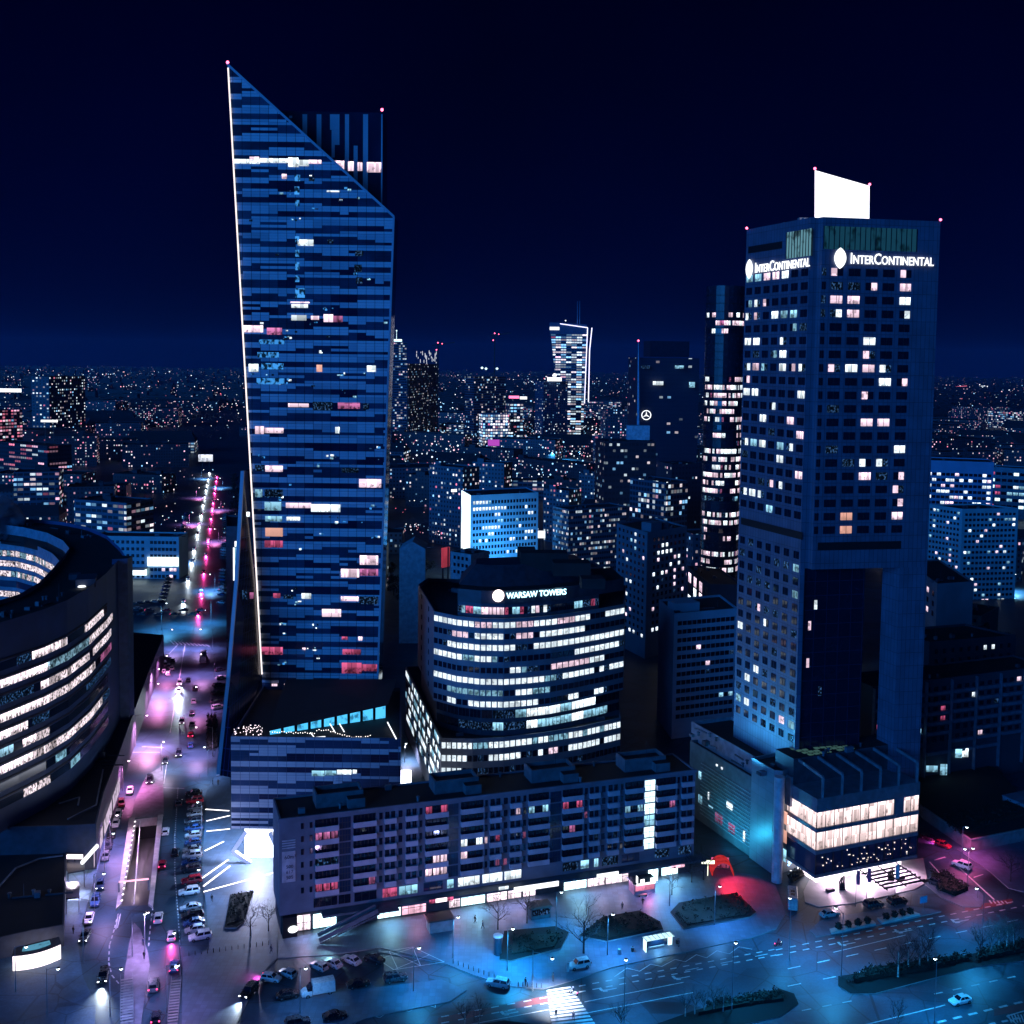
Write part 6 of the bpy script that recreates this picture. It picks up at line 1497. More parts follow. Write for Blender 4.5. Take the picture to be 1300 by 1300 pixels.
def car_parts(kind):
    st, (cf, ct, rt, rf, zr), wb = SHAPES[kind]; W = st[3][1]; zbelt = st[3][3] - .02
    body = MB(); loft(body, [bodysec(*s) for s in st])
    wt_, wb_ = W * .72, W * .9
    lo4 = [(cf, -wb_, zbelt - .04), (cf, wb_, zbelt - .04), (rf, wb_, zbelt), (rf, -wb_, zbelt)]; hi4 = [(ct, -wt_, zr), (ct, wt_, zr), (rt, wt_, zr), (rt, -wt_, zr)]
    body.face(hi4)
    for i in range(4): j = (i + 1) % 4; body.face([lo4[i], lo4[j], hi4[j], hi4[i]])
    for s in (-1, 1): body.box((cf - .25, s * (W + .06), zbelt - .02), .16, .16, .13)
    gl = MB()
    def pane(a, c, e_, g_, m0=.08, m1=.1):
        a, c, e_, g_ = map(Vector, (a, c, e_, g_)); n = (c - a).cross(g_ - a).normalized() * .012
        bl = lambda s, t: a.lerp(c, s).lerp(g_.lerp(e_, s), t) + n
        gl.face([bl(m0, m1), bl(1 - m0, m1), bl(1 - m0, 1 - m1), bl(m0, 1 - m1)])
    pane(lo4[0], lo4[1], hi4[1], hi4[0]) if False else pane(lo4[1], lo4[0], hi4[0], hi4[1]) if False else None
    # windscreen, rear screen, two side panes each side
    pane(lo4[0], lo4[1], hi4[1], hi4[0], .06, .06); pane(lo4[2], lo4[3], hi4[3], hi4[2], .08, .12)
    for (a, c, e_, g_) in ((lo4[1], lo4[2], hi4[2], hi4[1]), (lo4[3], lo4[0], hi4[0], hi4[3])):
        a, c, e_, g_ = map(Vector, (a, c, e_, g_)); am, em = a.lerp(c, .5), g_.lerp(e_, .5)
        if kind == 'van':
            if a.y > 0: pane(a, a.lerp(c, .25), g_.lerp(e_, .2), g_, .1, .14)
            else: pane(a.lerp(c, .75), c, e_, g_.lerp(e_, .8), .1, .14)
        else: pane(a, am, em, g_, .07, .12); pane(am, c, e_, em, .07, .12)
    wh = MB(); r = .33 if kind != 'van' else .37
    wh.tube([(0, -.11, 0), (0, .11, 0)], r, k=12); wh.tube([(0, -.115, 0), (0, .115, 0)], r * .58, k=8, mi=1)
    f, q = st[0], st[-1]
    return body, gl, wh, wb, W, r, (st[1][0], st[1][1], st[1][3]), (st[-2][0], st[-2][1], st[-2][3])
TPL = {}
for k_ in SHAPES:
    bd_, gl_, wh_, wb_, W_, r_, fr_, rr_ = car_parts(k_)
    hl = MB(); hl.box((0, 0, -.08), .16, .36, .16); tl = MB(); tl.box((0, 0, -.1), .12, .26, .22)
    TPL[k_] = (bd_.mesh('body', [CP['grey']]), gl_.mesh('windows', [CGL]), wh_.mesh('wheel', [TYRE, RIM]), hl.mesh('headlight', [HL_OFF]), tl.mesh('taillight', [TL_OFF]), wb_, W_, r_, fr_, rr_)
def child(name, me, parent, loc=(0, 0, 0), m=None, rz=0):
    o = bpy.data.objects.new(name, me); C.objects.link(o); o.parent = parent; o.location = loc; o.rotation_euler = (0, 0, rz)
    if m: o.material_slots[0].link = 'OBJECT'; o.material_slots[0].material = m
    return o
def beam(parent, x, power, col=(.75, .88, 1), red=False):
    l = bpy.data.lights.new('beam', 'SPOT'); l.energy = power; l.color = col; l.spot_size = rad(60 if not red else 110); l.spot_blend = .8; l.shadow_soft_size = .25
    o = bpy.data.objects.new('beam', l); C.objects.link(o); o.parent = parent; o.location = (x, 0, .75)
    o.rotation_euler = Vector((1 if x > 0 else -1, 0, -.16 if not red else -.7)).to_track_quat('-Z', 'Y').to_euler()
def car(u, v, head, paint, kind, label, group=None, front=False, rear=False, z=0.0, bm=0, rbm=0, cat='car', name=None):
    g = G(u, v, z); me = TPL[kind]
    t = thing(name or ('parked_car' if not (front or rear) else 'car'), label, cat, (g.x, g.y, z + .005), head, group)
    far = g.y > 420
    child('body', me[0], t, m=CP[paint]); child('windows', me[1], t)
    for x in (-1, 1):
        for y in (-1, 1): child('wheel', me[2], t, (x * me[5], y * (me[6] - .09), me[7]))
    for y in (-1, 1):
        child('headlight', me[3], t, (me[8][0] + .04, y * (me[8][1] - .24), me[8][2] - .16), HL_ON if front else None)
        child('taillight', me[4], t, (me[9][0] - .1, y * (me[9][1] - .16), me[9][2] - .16), TL_ON if rear else None)
    if bm: beam(t, me[8][0] + .3, bm)
    if rbm: beam(t, me[9][0] - .3, rbm, (1, .05, .35), True)
    return t
AWAY = math.atan2(1, -.2535); TOWARD = AWAY + PI; AVE = math.atan2(.345, .939); PERP = AWAY - PI / 2
RR = random.Random(6)
# the row of cars nosed in beside the plaza
rowv = [(246, 1009, 'black'), (247, 1019, 'red'), (248, 1028, 'grey'), (247, 1036, 'silver'), (246, 1045, 'dark'), (246, 1054, 'blue'), (245, 1063, 'silver'), (245, 1072, 'blue'), (244, 1081, 'grey'), (244, 1089, 'silver'), (243, 1097, 'blue'), (242, 1106, 'dark'), (243, 1121, 'red'), (240, 1135, 'white'), (242, 1155, 'silver'), (244, 1165, 'black'), (246, 1174, 'blue'), (247, 1183, 'silver'), (254, 1192, 'white')]
for i, (u, v, p) in enumerate(rowv):
    lab = '%s car, %s from the far end of the row nosed in beside the plaza' % (p, ordn(i))
    car(u, v, PERP + PI + RR.uniform(-.05, .05) + (.12 if i > 13 else .06), p, RR.choice(('sedan', 'hatchback', 'suv', 'hatchback')), lab, 'cars nosed in beside the plaza')
moving = [(165, 1006, TOWARD, 'white', 'sedan', 'white car at the kerb beyond the ramp island on the left street', 0, 0),
    (190, 993, TOWARD, 'dark', 'suv', 'dark car with lit headlights rounding the far tip of the ramp island', 1, 0),
    (154, 1022, TOWARD + .1, 'red', 'hatchback', 'small red and black car by the podium wall past the ramp', 0, 0),
    (142, 1062, TOWARD, 'black', 'hatchback', 'black car by the kerb level with the top of the ramp', 0, 0),
    (127, 1126, TOWARD + .05, 'blue', 'hatchback', 'blue car stopped at the bright white entrance, furthest of four', 1, 0),
    (121, 1147, TOWARD, 'blue', 'suv', 'blue suv stopped at the bright white entrance, second of four', 0, 0),
    (113, 1169, TOWARD, 'white', 'sedan', 'white car stopped at the bright white entrance, third of four', 0, 0),
    (108, 1191, TOWARD - .1, 'dark', 'sedan', 'dark car with pale bonnet stopped nearest of four at the bright entrance', 1, 0),
    (131, 1243, TOWARD, 'black', 'suv', 'black car driving nearer with two bright headlights left of the island stair', 2, 0),
    (210, 1058, AWAY, 'white', 'hatchback', 'white car driving away just right of the ramp', 0, 0),
    (206, 1100, AWAY, 'red', 'hatchback', 'bright red car driving away right of the ramp', 0, 1),
    (222, 1085, AWAY, 'black', 'sedan', 'black car with pale tail in the lane beside the parked row', 0, 0),
    (227, 1022, AWAY, 'dark', 'hatchback', 'dark car with a pale bonnet near the start of the parked row', 1, 0),
    (201, 1168, AWAY, 'white', 'sedan', 'white car driving away past the tip of the traffic island', 0, 1),
    (218, 1191, AWAY, 'silver', 'hatchback', 'silver car with glowing red tail lights by the parked row', 0, 2),
    (221, 1230, AWAY, 'blue', 'sedan', 'blue car with red lit tail waiting behind the silver one', 0, 1),
    (195, 1254, AWAY, 'grey', 'suv', 'grey car with white tail passing the island stair', 0, 1),
    (198, 1295, AWAY, 'dark', 'hatchback', 'dark car with red lamps at the very bottom of the left street', 0, 1),
    (316, 1262, TOWARD - .55, 'black', 'suv', 'black car with two white headlights leaving the service road', 2, 0),
    (344, 1245, math.atan2(.2, -.95) + PI + .9 - .9, 'white', 'hatchback', 'white car glowing red at the end of the service road parking', 0, 2),
    (365, 1239, 2.6, 'silver', 'hatchback', 'silver car parked beside the red glowing one on the service road', 0, 0),
    (405, 1230, 2.5, 'silver', 'hatchback', 'silver hatchback, nearest the lamp post of three under the stair', 0, 0),
    (422, 1226, 2.5, 'silver', 'sedan', 'silver saloon in the middle of three under the stair', 0, 0),
    (446, 1222, 2.5, 'silver', 'sedan', 'long silver saloon beside the black car under the stair', 0, 0),
    (475, 1221, 2.6, 'black', 'sedan', 'black car parked next to the striped pavement box', 0, 0),
    (366, 1266, AVE, 'black', 'sedan', 'black car with glinting lamps just left of the white van', 0, 0),
    (455, 1252, AVE, 'black', 'sedan', 'black car parked right behind the white van', 0, 0),
    (502, 1245, AVE, 'dark', 'suv', 'dark car at the far end of the service road kerb', 0, 0),
    (425, 1293, AVE, 'black', 'sedan', 'black car on the main road below the white van', 0, 0),
    (378, 1302, AVE, 'dark', 'suv', 'dark car cut by the lower picture edge under the lamp post', 0, 0),
    (735, 1228, AVE + PI, 'white', 'suv', 'white suv parked on the pavement above the zebra crossing', 0, 0),
    (632, 1252, AVE + PI - .65, 'silver', 'suv', 'silver suv waiting at the mouth of the service road', 0, 0),
    (1053, 1163, AVE, 'silver', 'sedan', 'silver taxi parked by the planters before the hotel', 0, 0),
    (1109, 1151, AVE, 'dark', 'suv', 'dark car parked by the planters, between the silver taxi and a black suv', 0, 0),
    (1139, 1147, AVE, 'black', 'suv', 'black suv parked nearest the hotel door sign', 0, 0),
    (1221, 1101, math.atan2(-.75, .66) + PI, 'white', 'suv', 'white suv waiting on the red lit side street', 0, 0),
    (1197, 1075, math.atan2(-.75, .66), 'red', 'hatchback', 'red lit car further up the side street right of the hotel', 0, 2),
    (1180, 1066, math.atan2(-.75, .66), 'black', 'sedan', 'black car at the top of the side street right of the hotel', 0, 0),
    (1204, 1118, math.atan2(-.75, .66), 'black', 'sedan', 'black car half hidden in shrubs between hotel and side street', 0, 0),
    (1190, 1124, math.atan2(-.75, .66), 'dark', 'hatchback', 'dark hatchback tucked beside the shrubs by the hotel', 0, 0),
    (1219, 1273, AVE + PI, 'white', 'sedan', 'white and dark patrol car alone on the lower carriageway', 0, 0),
    # left street further up
    (228, 869, TOWARD, 'white', 'suv', 'white car with headlights leading the pink lit street', 2, 0), (227, 879, TOWARD, 'white', 'sedan', 'white car with glare on the road before it in the pink lit street', 2, 0),
    (239, 865, AWAY, 'black', 'sedan', 'black car side by side with the white pair on the pink street', 0, 0),
    (248, 876, AWAY, 'dark', 'suv', 'dark car, first of the kerb queue from the crossing', 0, 0), (246, 892, AWAY, 'silver', 'hatchback', 'silver car, second of the kerb queue from the crossing', 0, 0), (244, 907, AWAY, 'black', 'sedan', 'black car, third of the kerb queue from the crossing', 0, 0), (244, 921, AWAY, 'grey', 'sedan', 'grey car, fourth of the kerb queue from the crossing', 0, 0),
    (242, 935, AWAY, 'red', 'hatchback', 'red car in the kerb queue above a blue one', 0, 1), (242, 948, AWAY, 'blue', 'hatchback', 'blue car closing the kerb queue on the pink street', 0, 0),
    (231, 918, TOWARD, 'white', 'hatchback', 'white car alone in the middle of the pink street', 1, 0), (227, 959, TOWARD, 'dark', 'suv', 'dark car with a pale roof below the kerb queue', 1, 0), (210, 968, TOWARD, 'dark', 'sedan', 'dark car at the bottom of the pink pool of light', 1, 0)]
for i, q in enumerate(moving):
    u, v, hd, p, k, lab, f_, r_ = q
    car(u, v, hd, p, k, lab, None, f_ > 0, r_ > 0, bm=(1500 if f_ == 1 and v > 1200 else (22000 if v < 1000 else 6000) if f_ == 2 else 0), rbm=2500 if r_ == 2 else 0, z=.13 if 'pavement above' in lab else 0)
for i, (u, v) in enumerate(((281, 862), (278, 872), (276, 882), (274, 892), (279, 852), (277, 900))): car(u, v, AWAY - 1.1, RR.choice(('silver', 'white', 'dark')), RR.choice(('sedan', 'hatchback', 'suv')), '%s car nosed in at the tower flank beside the pink street, from the crossing' % ordn(i), 'cars at the tower flank')
for i, (u, v) in enumerate(((150, 1036), (147, 1048), (138, 1076), (134, 1090))): car(u, v, TOWARD, ('silver', 'white', 'dark', 'grey')[i], 'hatchback', '%s car parked along the podium wall beside the ramp, from its far end' % ordn(i), 'cars along the podium wall')
for i, (u, v) in enumerate(((170, 768), (179, 767), (188, 766), (197, 765), (205, 764), (166, 774), (176, 774))): car(u, v, .4, RR.choice(('silver', 'white', 'dark', 'grey')), 'hatchback', '%s car parked before the lit shop front of the corner house' % ordn(i), 'cars before the corner house')
# queue and parked groups by the crossing and beyond
grp = [(211, 835), (215, 838), (219, 840), (210, 845), (214, 848), (218, 850), (208, 854), (213, 857)]
for i, (u, v) in enumerate(grp): car(u, v, AWAY + .1, RR.choice(('black', 'grey', 'silver', 'dark')), RR.choice(('sedan', 'hatchback')), '%s car of the dark cluster parked by the podium corner at the crossing' % ordn(i), 'cars clustered at the podium corner')
for i, u in enumerate((164, 172, 180, 190, 201, 211, 222, 233, 244, 255)): car(u, 781 - 5 * (i % 2), RR.uniform(0, .3) + (PI if i % 3 else 0), RR.choice(('red', 'white', 'silver', 'dark', 'grey')), 'sedan', '%s car along the crossing before the pale corner house' % ordn(i), 'cars along the crossing', i % 4 == 1, i % 3 == 0)
side = [(-15, 'L'), (15, 'R')]
k1 = k2 = 0
for i in range(34):
    y = 532 + i * 9.2
    for s, off in ((0, -14.5), (1, 14.5)):
        if RR.random() < .12: continue
        x = street_x(y) + off; u, v = uv_of((x, y, 0))
        k1 += 1; car(u, v, AWAY + (.9 if s else -.9), RR.choice(('silver', 'grey', 'white', 'dark', 'blue')), RR.choice(('hatchback', 'sedan', 'suv')), '%s parked car counting up the far street on its %s side' % (ordn(i), ('podium', 'tower')[s]), 'cars parked along the far street')
for i in range(26):
    y = 515 + i * 25 + RR.uniform(-8, 8); x = street_x(y) + (-4 if i % 2 else 4); u, v = uv_of((x, y, 0)); tw = i % 2
    car(u, v, TOWARD if tw else AWAY, RR.choice(('white', 'silver', 'dark')), 'sedan', '%s moving car up the far street, %s' % (ordn(i), 'white lamps ahead' if tw else 'red lamps behind'), 'traffic on the far street', bool(tw), not tw, bm=9000 if tw else 0, rbm=7000 if not tw else 0)
def bigvan(u, v, head, name, label, cat, L_, W_, H_, col, win=False):
    g = G(u, v); t = thing(name, label, cat, (g.x, g.y, .005), head); mb = MB()
    a = L_ / 2
    if cat == 'van':
        loft(mb, [bodysec(a, .85, .4, 1.0), bodysec(a - .5, 1.0, .3, 1.35)] + [bodysec(a - .9, 1.0, .3, 1.4), bodysec(a - 1.9, 1.02, .3, 1.45)]); mb.build('cab', CP['white']).parent = t
        mb = MB(); loft(mb, [[(a - 1.0, -.95, 1.35), (a - 1.0, .95, 1.35), (a - 1.55, .85, 2.15), (a - 1.55, -.85, 2.15)], [(a - 1.95, -.98, 1.35), (a - 1.95, .98, 1.35), (a - 1.95, .9, 2.2), (a - 1.95, -.9, 2.2)]]); mb.build('cab_glass', CGL).parent = t
        mb = MB(); mb.box((-.95, 0, .55), L_ - 2.1, W_, H_ - .55, 0, 0, .97); mb.build('cargo_box', CP['white']).parent = t
    else:
        st = [bodysec(a, W_ * .42, .4, H_ * .5), bodysec(a - .15, W_ / 2, .3, H_ * .62), bodysec(a - .8, W_ / 2, .28, H_ - .1), bodysec(a - 1.2, W_ / 2, .28, H_), bodysec(-a + .3, W_ / 2, .28, H_), bodysec(-a, W_ * .47, .35, H_ - .15)]
        loft(mb, st); mb.build('body', CP[col]).parent = t
        mb = MB(); n = int(L_ / 1.5)
        for s in (-1, 1):
            for i in range(n): mb.box((-a + .9 + i * (L_ - 2.2) / n + .3, s * (W_ / 2 + .005), H_ * .5), (L_ - 2) / n * .8, .03, H_ * .3)
        loft(mb, [[(a - .1, -W_ * .42, H_ * .56), (a - .1, W_ * .42, H_ * .56), (a - .72, W_ * .42, H_ * .9), (a - .72, -W_ * .42, H_ * .9)], [(a - .13, -W_ * .42, H_ * .56), (a - .13, W_ * .42, H_ * .56), (a - .76, W_ * .42, H_ * .9), (a - .76, -W_ * .42, H_ * .9)]]); mb.build('windows', CGL).parent = t
        for x in (-.6, .9): mb = MB(); mb.box((x, 0, H_), .8, .9, .12); mb.build('roof_hatch', CP['black']).parent = t
    for x in (-a + 1.1, a - 1.1):
        for y in (-1, 1): child('wheel', TPL['van'][2], t, (x, y * (W_ / 2 - .12), .37))
    for y in (-1, 1): child('headlight', TPL['van'][3], t, (a - .02, y * W_ * .34, .8)); child('taillight', TPL['van'][4], t, (-a + .02, y * W_ * .4, .95))
    return t
bigvan(404, 1262, AVE + PI, 'delivery_van', 'white box van parked on the service road beside the tall lamp', 'van', 6.4, 2.1, 2.7, 'white')
bigvan(1006, 1148, math.atan2(-.97, -.22), 'minibus', 'pale minibus with two dark roof hatches before the blank hotel wall', 'minibus', 7.2, 2.1, 2.7, 'silver', True)
bigvan(258, 838, AWAY, 'city_bus', 'long pale bus waiting at the crossing on the pink lit street', 'bus', 11.5, 2.5, 3.0, 'silver', True)

# ================================================================== STREET LAMPS
LAMP_ON = glow('lamp_face', (.75, .92, 1), 9); LAMP_PK = glow('lamp_face_pink', (1, .75, .9), 9)
def lamp(u, v, label, h=8.6, col=(.12, .48, 1), power=9000, arm=(1.0, .2), pk=False, spread=142, z=.13, twin=False):
    g = G(u, v, z); t = thing('street_lamp', label, 'street lamp', (g.x, g.y, z), 0, 'street lamps')
    mb = MB(); mb.tube([(0, 0, 0), (0, 0, 1.1)], .14, .12, 8); mb.tube([(0, 0, 1.1), (0, 0, h)], .09, .055, 8); mb.build('pole', STEEL, None, None).parent = t
    for s in ((1, -1) if twin else (1,)):
        ax, ay = arm[0] * s, arm[1] * s
        mb = MB(); mb.tube([(0, 0, h - .3), (ax * .4, ay * .4, h + .02), (ax, ay, h + .08)], .05, .04, 6); o = mb.build('arm', STEEL); o.parent = t
        mb = MB(); mb.lathe((ax, ay, h - .12), [(.02, .26), (.2, .2), (.3, .06), (.3, 0)], 10); o = mb.build('lamp_head', DARK); o.parent = t
        mb = MB(); mb.lathe((ax, ay, h - .13), [(.3, 0), (.27, -.16), (.12, -.27), (0, -.3)], 10); o = mb.build('lamp_glass', LAMP_PK if pk else LAMP_ON); o.parent = t
        l = bpy.data.lights.new('lamp', 'SPOT'); l.energy = power * (.72 if col[0] < .2 else .88); l.color = col; l.spot_size = rad(spread); l.spot_blend = .85; l.shadow_soft_size = .3
        o = bpy.data.objects.new('lamp', l); C.objects.link(o); o.parent = t; o.location = (ax, ay, h - .5)
    return t
BL_, PK_, WH_ = (.02, .36, .85), (1, .28, .72), (.55, .68, 1)
lamp(381, 1286, 'tall white lit lamp post beside the white box van', col=(.15, .45, 1), power=4000)
lamp(525, 1258, 'lamp post standing by the striped pavement box', col=BL_, power=14000)
lamp(644, 1232, 'lamp post in front of the lawn bed by the round advertising column', col=BL_, power=36000)
lamp(771, 1212, 'lamp post behind the bus shelter, before the middle lawn bed', col=(.05, .4, 1), power=20000)
lamp(907, 1174, 'lamp post at the lawn bed beside the red glow', col=(.08, .38, 1), power=14000)
lamp(1228, 1130, 'twin headed lamp post at the mouth of the red side street', col=(1, .3, .6), power=3500, twin=True, h=10)
lamp(1221, 1090, 'single lamp post further up the red side street', col=(1, .12, .42), power=12000, h=8)
lamp(929, 1281, 'slim lamp post among the birches of the middle median', h=12, col=BL_, power=30000, arm=(.8, 1.8))
lamp(1068, 1240, 'added slim lamp post on the pointed end of the shrub median', h=13, col=BL_, power=34000, arm=(-.8, 2.2))  # added post, throws a blue pool on the avenue
lamp(1186, 1302, 'slim lamp post at the bottom edge right of the patrol car lane', h=12, col=BL_, power=30000, arm=(.3, 1.5), z=0)
lamp(1246, 1212, 'added slim lamp post in the shrub median under the right birches', h=13, col=BL_, power=36000, arm=(-.5, 2.4))  # added post, lights the right stretch of the avenue
lamp(792, 1304, 'slim lamp post at the bottom edge right of the zebra crossing', h=12, col=BL_, power=30000, arm=(.3, 1.5), z=0)
lamp(676, 1258, 'lamp post lighting the zebra crossing white', h=8, col=(.85, .88, 1), power=26000, arm=(3.6, -2.4), spread=95)
lamp(156, 1004, 'lamp post at the podium wall beyond the ramp, pink glare', col=PK_, power=20000, arm=(1.6, .4), pk=True)
lamp(172, 948, 'lamp post in the middle of the pink pool of light', col=(1, .38, .76), power=70000, arm=(3.5, .4), pk=True, h=10)
lamp(189, 884, 'lamp post at the top of the pink pool of light', col=(1, .38, .76), power=70000, arm=(3.5, .4), pk=True, h=10)
lamp(140, 1078, 'lamp post at the kerb level with the ramp', col=(.85, .4, 1), power=16000, arm=(1.6, .4), pk=True)
lamp(106, 1222, 'lamp post at the curving kerb left of the island', col=(.18, .42, 1), power=2500, arm=(1.4, .2))
lamp(205, 978, 'lamp post with white glare on the far tip of the ramp island', col=(.85, .7, 1), power=14000, arm=(.6, .2), pk=True)
lamp(184, 1210, 'lamp post on the pale traffic island', col=(.7, .45, 1), power=6000, arm=(.6, .2), pk=True)
lamp(229, 1238, 'lamp post at the plaza kerb beside the lane', col=(.3, .45, 1), power=1200, arm=(-1.2, .2))
lamp(258, 1152, 'lamp post in the gap of the parked row', col=(.25, .5, 1), power=7000, arm=(-1, .2))
lamp(256, 1060, 'lamp post between parked row and light lines', col=(.2, .5, 1), power=8000, arm=(-1, .2))
lamp(264, 985, 'lamp post at the plaza corner by the podium', col=(.3, .5, 1), power=9000, arm=(-1, .2))
lamp(205, 800, 'lamp post on the near side of the crossing', col=(.1, .5, 1), power=50000, arm=(2, 1), h=12, z=0)
lamp(268, 790, 'lamp post on the tower side of the crossing', col=(.1, .5, 1), power=50000, arm=(-3, -4), h=12, z=0)
PUR = (.60, .40, 1)
for i, (u, v, ax, c_, p_) in enumerate(((186, 900, 4, PK_, 26000), (198, 862, 4, PK_, 26000), (206, 826, 4, PUR, 26000), (270, 960, -5, (.7, .4, .9), 22000), (268, 905, -5, (.9, .3, .8), 22000), (272, 860, -5, (.8, .35, .9), 26000), (270, 826, -5, PUR, 26000), (133, 1105, 2, PUR, 14000), (120, 1160, 2, PUR, 12000), (168, 1215, 2.5, PUR, 8000), (140, 1290, 2, (.3, .4, 1), 6000), (212, 1285, 2, PUR, 4500), (20, 1260, 2, (.03, .3, 1), 900), (60, 1290, 2, (.03, .3, 1), 900))):  # posts added to brighten the left street and its pavement
    lamp(u, v, '%s of the extra lamp posts lining the left street, top to bottom' % ordn(i) if False else ['added lamp post by the podium wall near the pink pool', 'added lamp post by the podium corner below the dark car cluster', 'added lamp post at the podium end by the crossing', 'added lamp post beside the clipped hedge', 'added lamp post at the upper end of the clipped hedge', 'added lamp post by the tower flank below the bus', 'added lamp post at the bus stop end of the pink street', 'added lamp post at the kerb beside the ramp light rail', 'added lamp post between the stopped cars and the ramp barrier', 'added lamp post at the left edge of the traffic island', 'added lamp post left of the island stair at the bottom edge', 'added lamp post at the lower right kerb of the traffic island', 'added lamp post on the dark left pavement below the curved pavilion', 'added lamp post on the dark left pavement at the bottom edge'][i], col=c_, power=p_, arm=(ax, .3), pk=i < 7, h=9, z=.02)
for i in range(8):
    y = 560 + 75 * i; x = street_x(y) + 11 * (-1 if i % 2 else 1); u, v = uv_of((x, y, 0))
    lamp(u, v, '%s lamp post up the far street' % ordn(i), col=PK_ if i in (2, 3, 4, 5) else (.2, .5, 1), power=45000, arm=(2.5 * (1 if i % 2 else -1), 0), h=9, pk=i in (2, 3, 4, 5), z=0)
for i, (u, v) in enumerate(((1266, 755), (1240, 760), (1286, 752))): lamp(u, v, '%s glaring lamp post at the foot of the corner tower block' % ordn(i), col=(.2, .6, 1), power=70000, h=10, z=0)
def spot(name, parent, p, d, col, power, size=70, blend=.6, soft=.4):
    l = bpy.data.lights.new(name, 'SPOT'); l.energy = power; l.color = col; l.spot_size = rad(size); l.spot_blend = blend; l.shadow_soft_size = soft
    o = bpy.data.objects.new(name, l); C.objects.link(o); o.location = p; o.rotation_euler = Vector(d).to_track_quat('-Z', 'Y').to_euler()
    if parent: o.parent = parent; o.location = Vector(p) - wloc(parent)
# hotel flood lamps at the blank wall, under-canopy lamps, added plaza and facade spots
for i, a in enumerate(((1004, 1107), (1016, 1102))):
    p = g2(*a); t = thing('floodlight', '%s white floodlight washing the blank hotel wall from its shrubs' % ('first' if i == 0 else 'second'), 'floodlight', (p.x, p.y, .02), 0, 'wall floodlights')
    mb = MB(); mb.box((0, 0, 0), .5, .4, .25); o = mb.build('housing', DARK); o.parent = t; mb = MB(); mb.box((0, .05, .26), .42, .3, .06); o = mb.build('lens', PURE); o.parent = t
    spot('flood', t, (p.x, p.y, .5), (.1, .35, 1), (.3, .66, 1), 5200, 64)
for a in (.25, .55, .85): p = f2(lF * a, .8); spot('canopy_lamp', hp.root, (p.x, p.y, z_b - 1.0), (0, -.25, -1), (1, .66, .92), 6500, 150)
spot('plaza_fill', bp.root, (xl + 6, DP - .3, zb - .3), (-.4, -.6, -1), (.62, .66, 1), 30000, 150); spot('plaza_fill', bp.root, (xl - 2, DP + 10, 8), (-.5, -.1, -1), (.45, .6, 1), 9000, 140)  # added spots without fittings, brighten the plaza paving
p = w2(lw * .45, -4); 
spot('facade_fill', hw.root, (*w2(lw * .38, -9), 3), (nW.x, nW.y, .8), (.03, .5, .8), 9000, 150)  # added spot without a fitting, washes the louvred wing teal
spot('facade_fill', rblk.root, (*s2(lS * .12, -26), 7), (nS.x, nS.y, .25), (.6, .4, .85), 5500, 110); spot('facade_fill', rblk.root, (*s2(lS * .42, -26), 7), (nS.x, nS.y, .25), (.35, .42, .9), 3500, 110)  # added spots without fittings, tint the apartment front mauve and blue
p = q2(-6, lL * .5); [spot('roof_wash', hw.root, (*q2(-13, lL * t_), zt1 + .6), (dR.x * .9, dR.y * .9, 1.1), (.06, .5, 1), 11000, 120) for t_ in (.2, .55, .9)]  # added cyan spots, brighten the hotel's lower left face
spot('plaza_fill', bp.root, (xl - 6, DP - 14, 4), (.55, 1, .55), (.55, .6, 1), 9000, 120)  # added uplight without a fitting, brightens the podium front

for i, (u, v) in enumerate(((700, 592), (716, 584), (735, 590), (752, 580), (764, 592), (690, 578))): lamp(u, v, '%s glaring cyan lamp in the lit yards before the bright bent tower, from left' % ordn(i), col=(.08, .55, 1), power=160000, h=16, z=0)
lamp(514, 968, 'lamp post in the bright alley between tower podium and curved office', col=(.75, .72, 1), power=16000, h=6, arm=(.3, 0), z=0)

for u0, u1, m_, hh in shops:
    a = (gfr(u0, 0) + gfr(u1, 0)) / 2; c_ = (1, .35, .6) if m_ is SHOPP else (.35, .8, 1) if m_ is SHOPW else (.8, .6, 1)
    spot('shop_fill', rblk.root, (*s2(a, -2.2), 3.8), (-nS.x * .6, -nS.y * .6, -1), c_, 2200 if m_ is SHOPW else 1100, 150)  # added spots under the canopy, brighten the paving before the shops

lamp(1002, 1218, 'added lamp post on the lane line before the hotel drive', col=BL_, power=22000, h=12, arm=(.3, 2), z=0)  # this and the next three posts are added as blue fill
lamp(575, 1216, 'added lamp post at the corner of the forecourt above the bollards', col=BL_, power=16000)
lamp(706, 1182, 'added lamp post beside the dark glass kiosk', col=(.03, .42, .9), power=14000)
lamp(850, 1150, 'added lamp post between two lawn beds behind the bus shelter', col=(.06, .4, .95), power=12000)
# ================================================================== SMALL THINGS OF THE STREET
RR = random.Random(15)
def at(u, v, z=.13): return G(u, v, z)
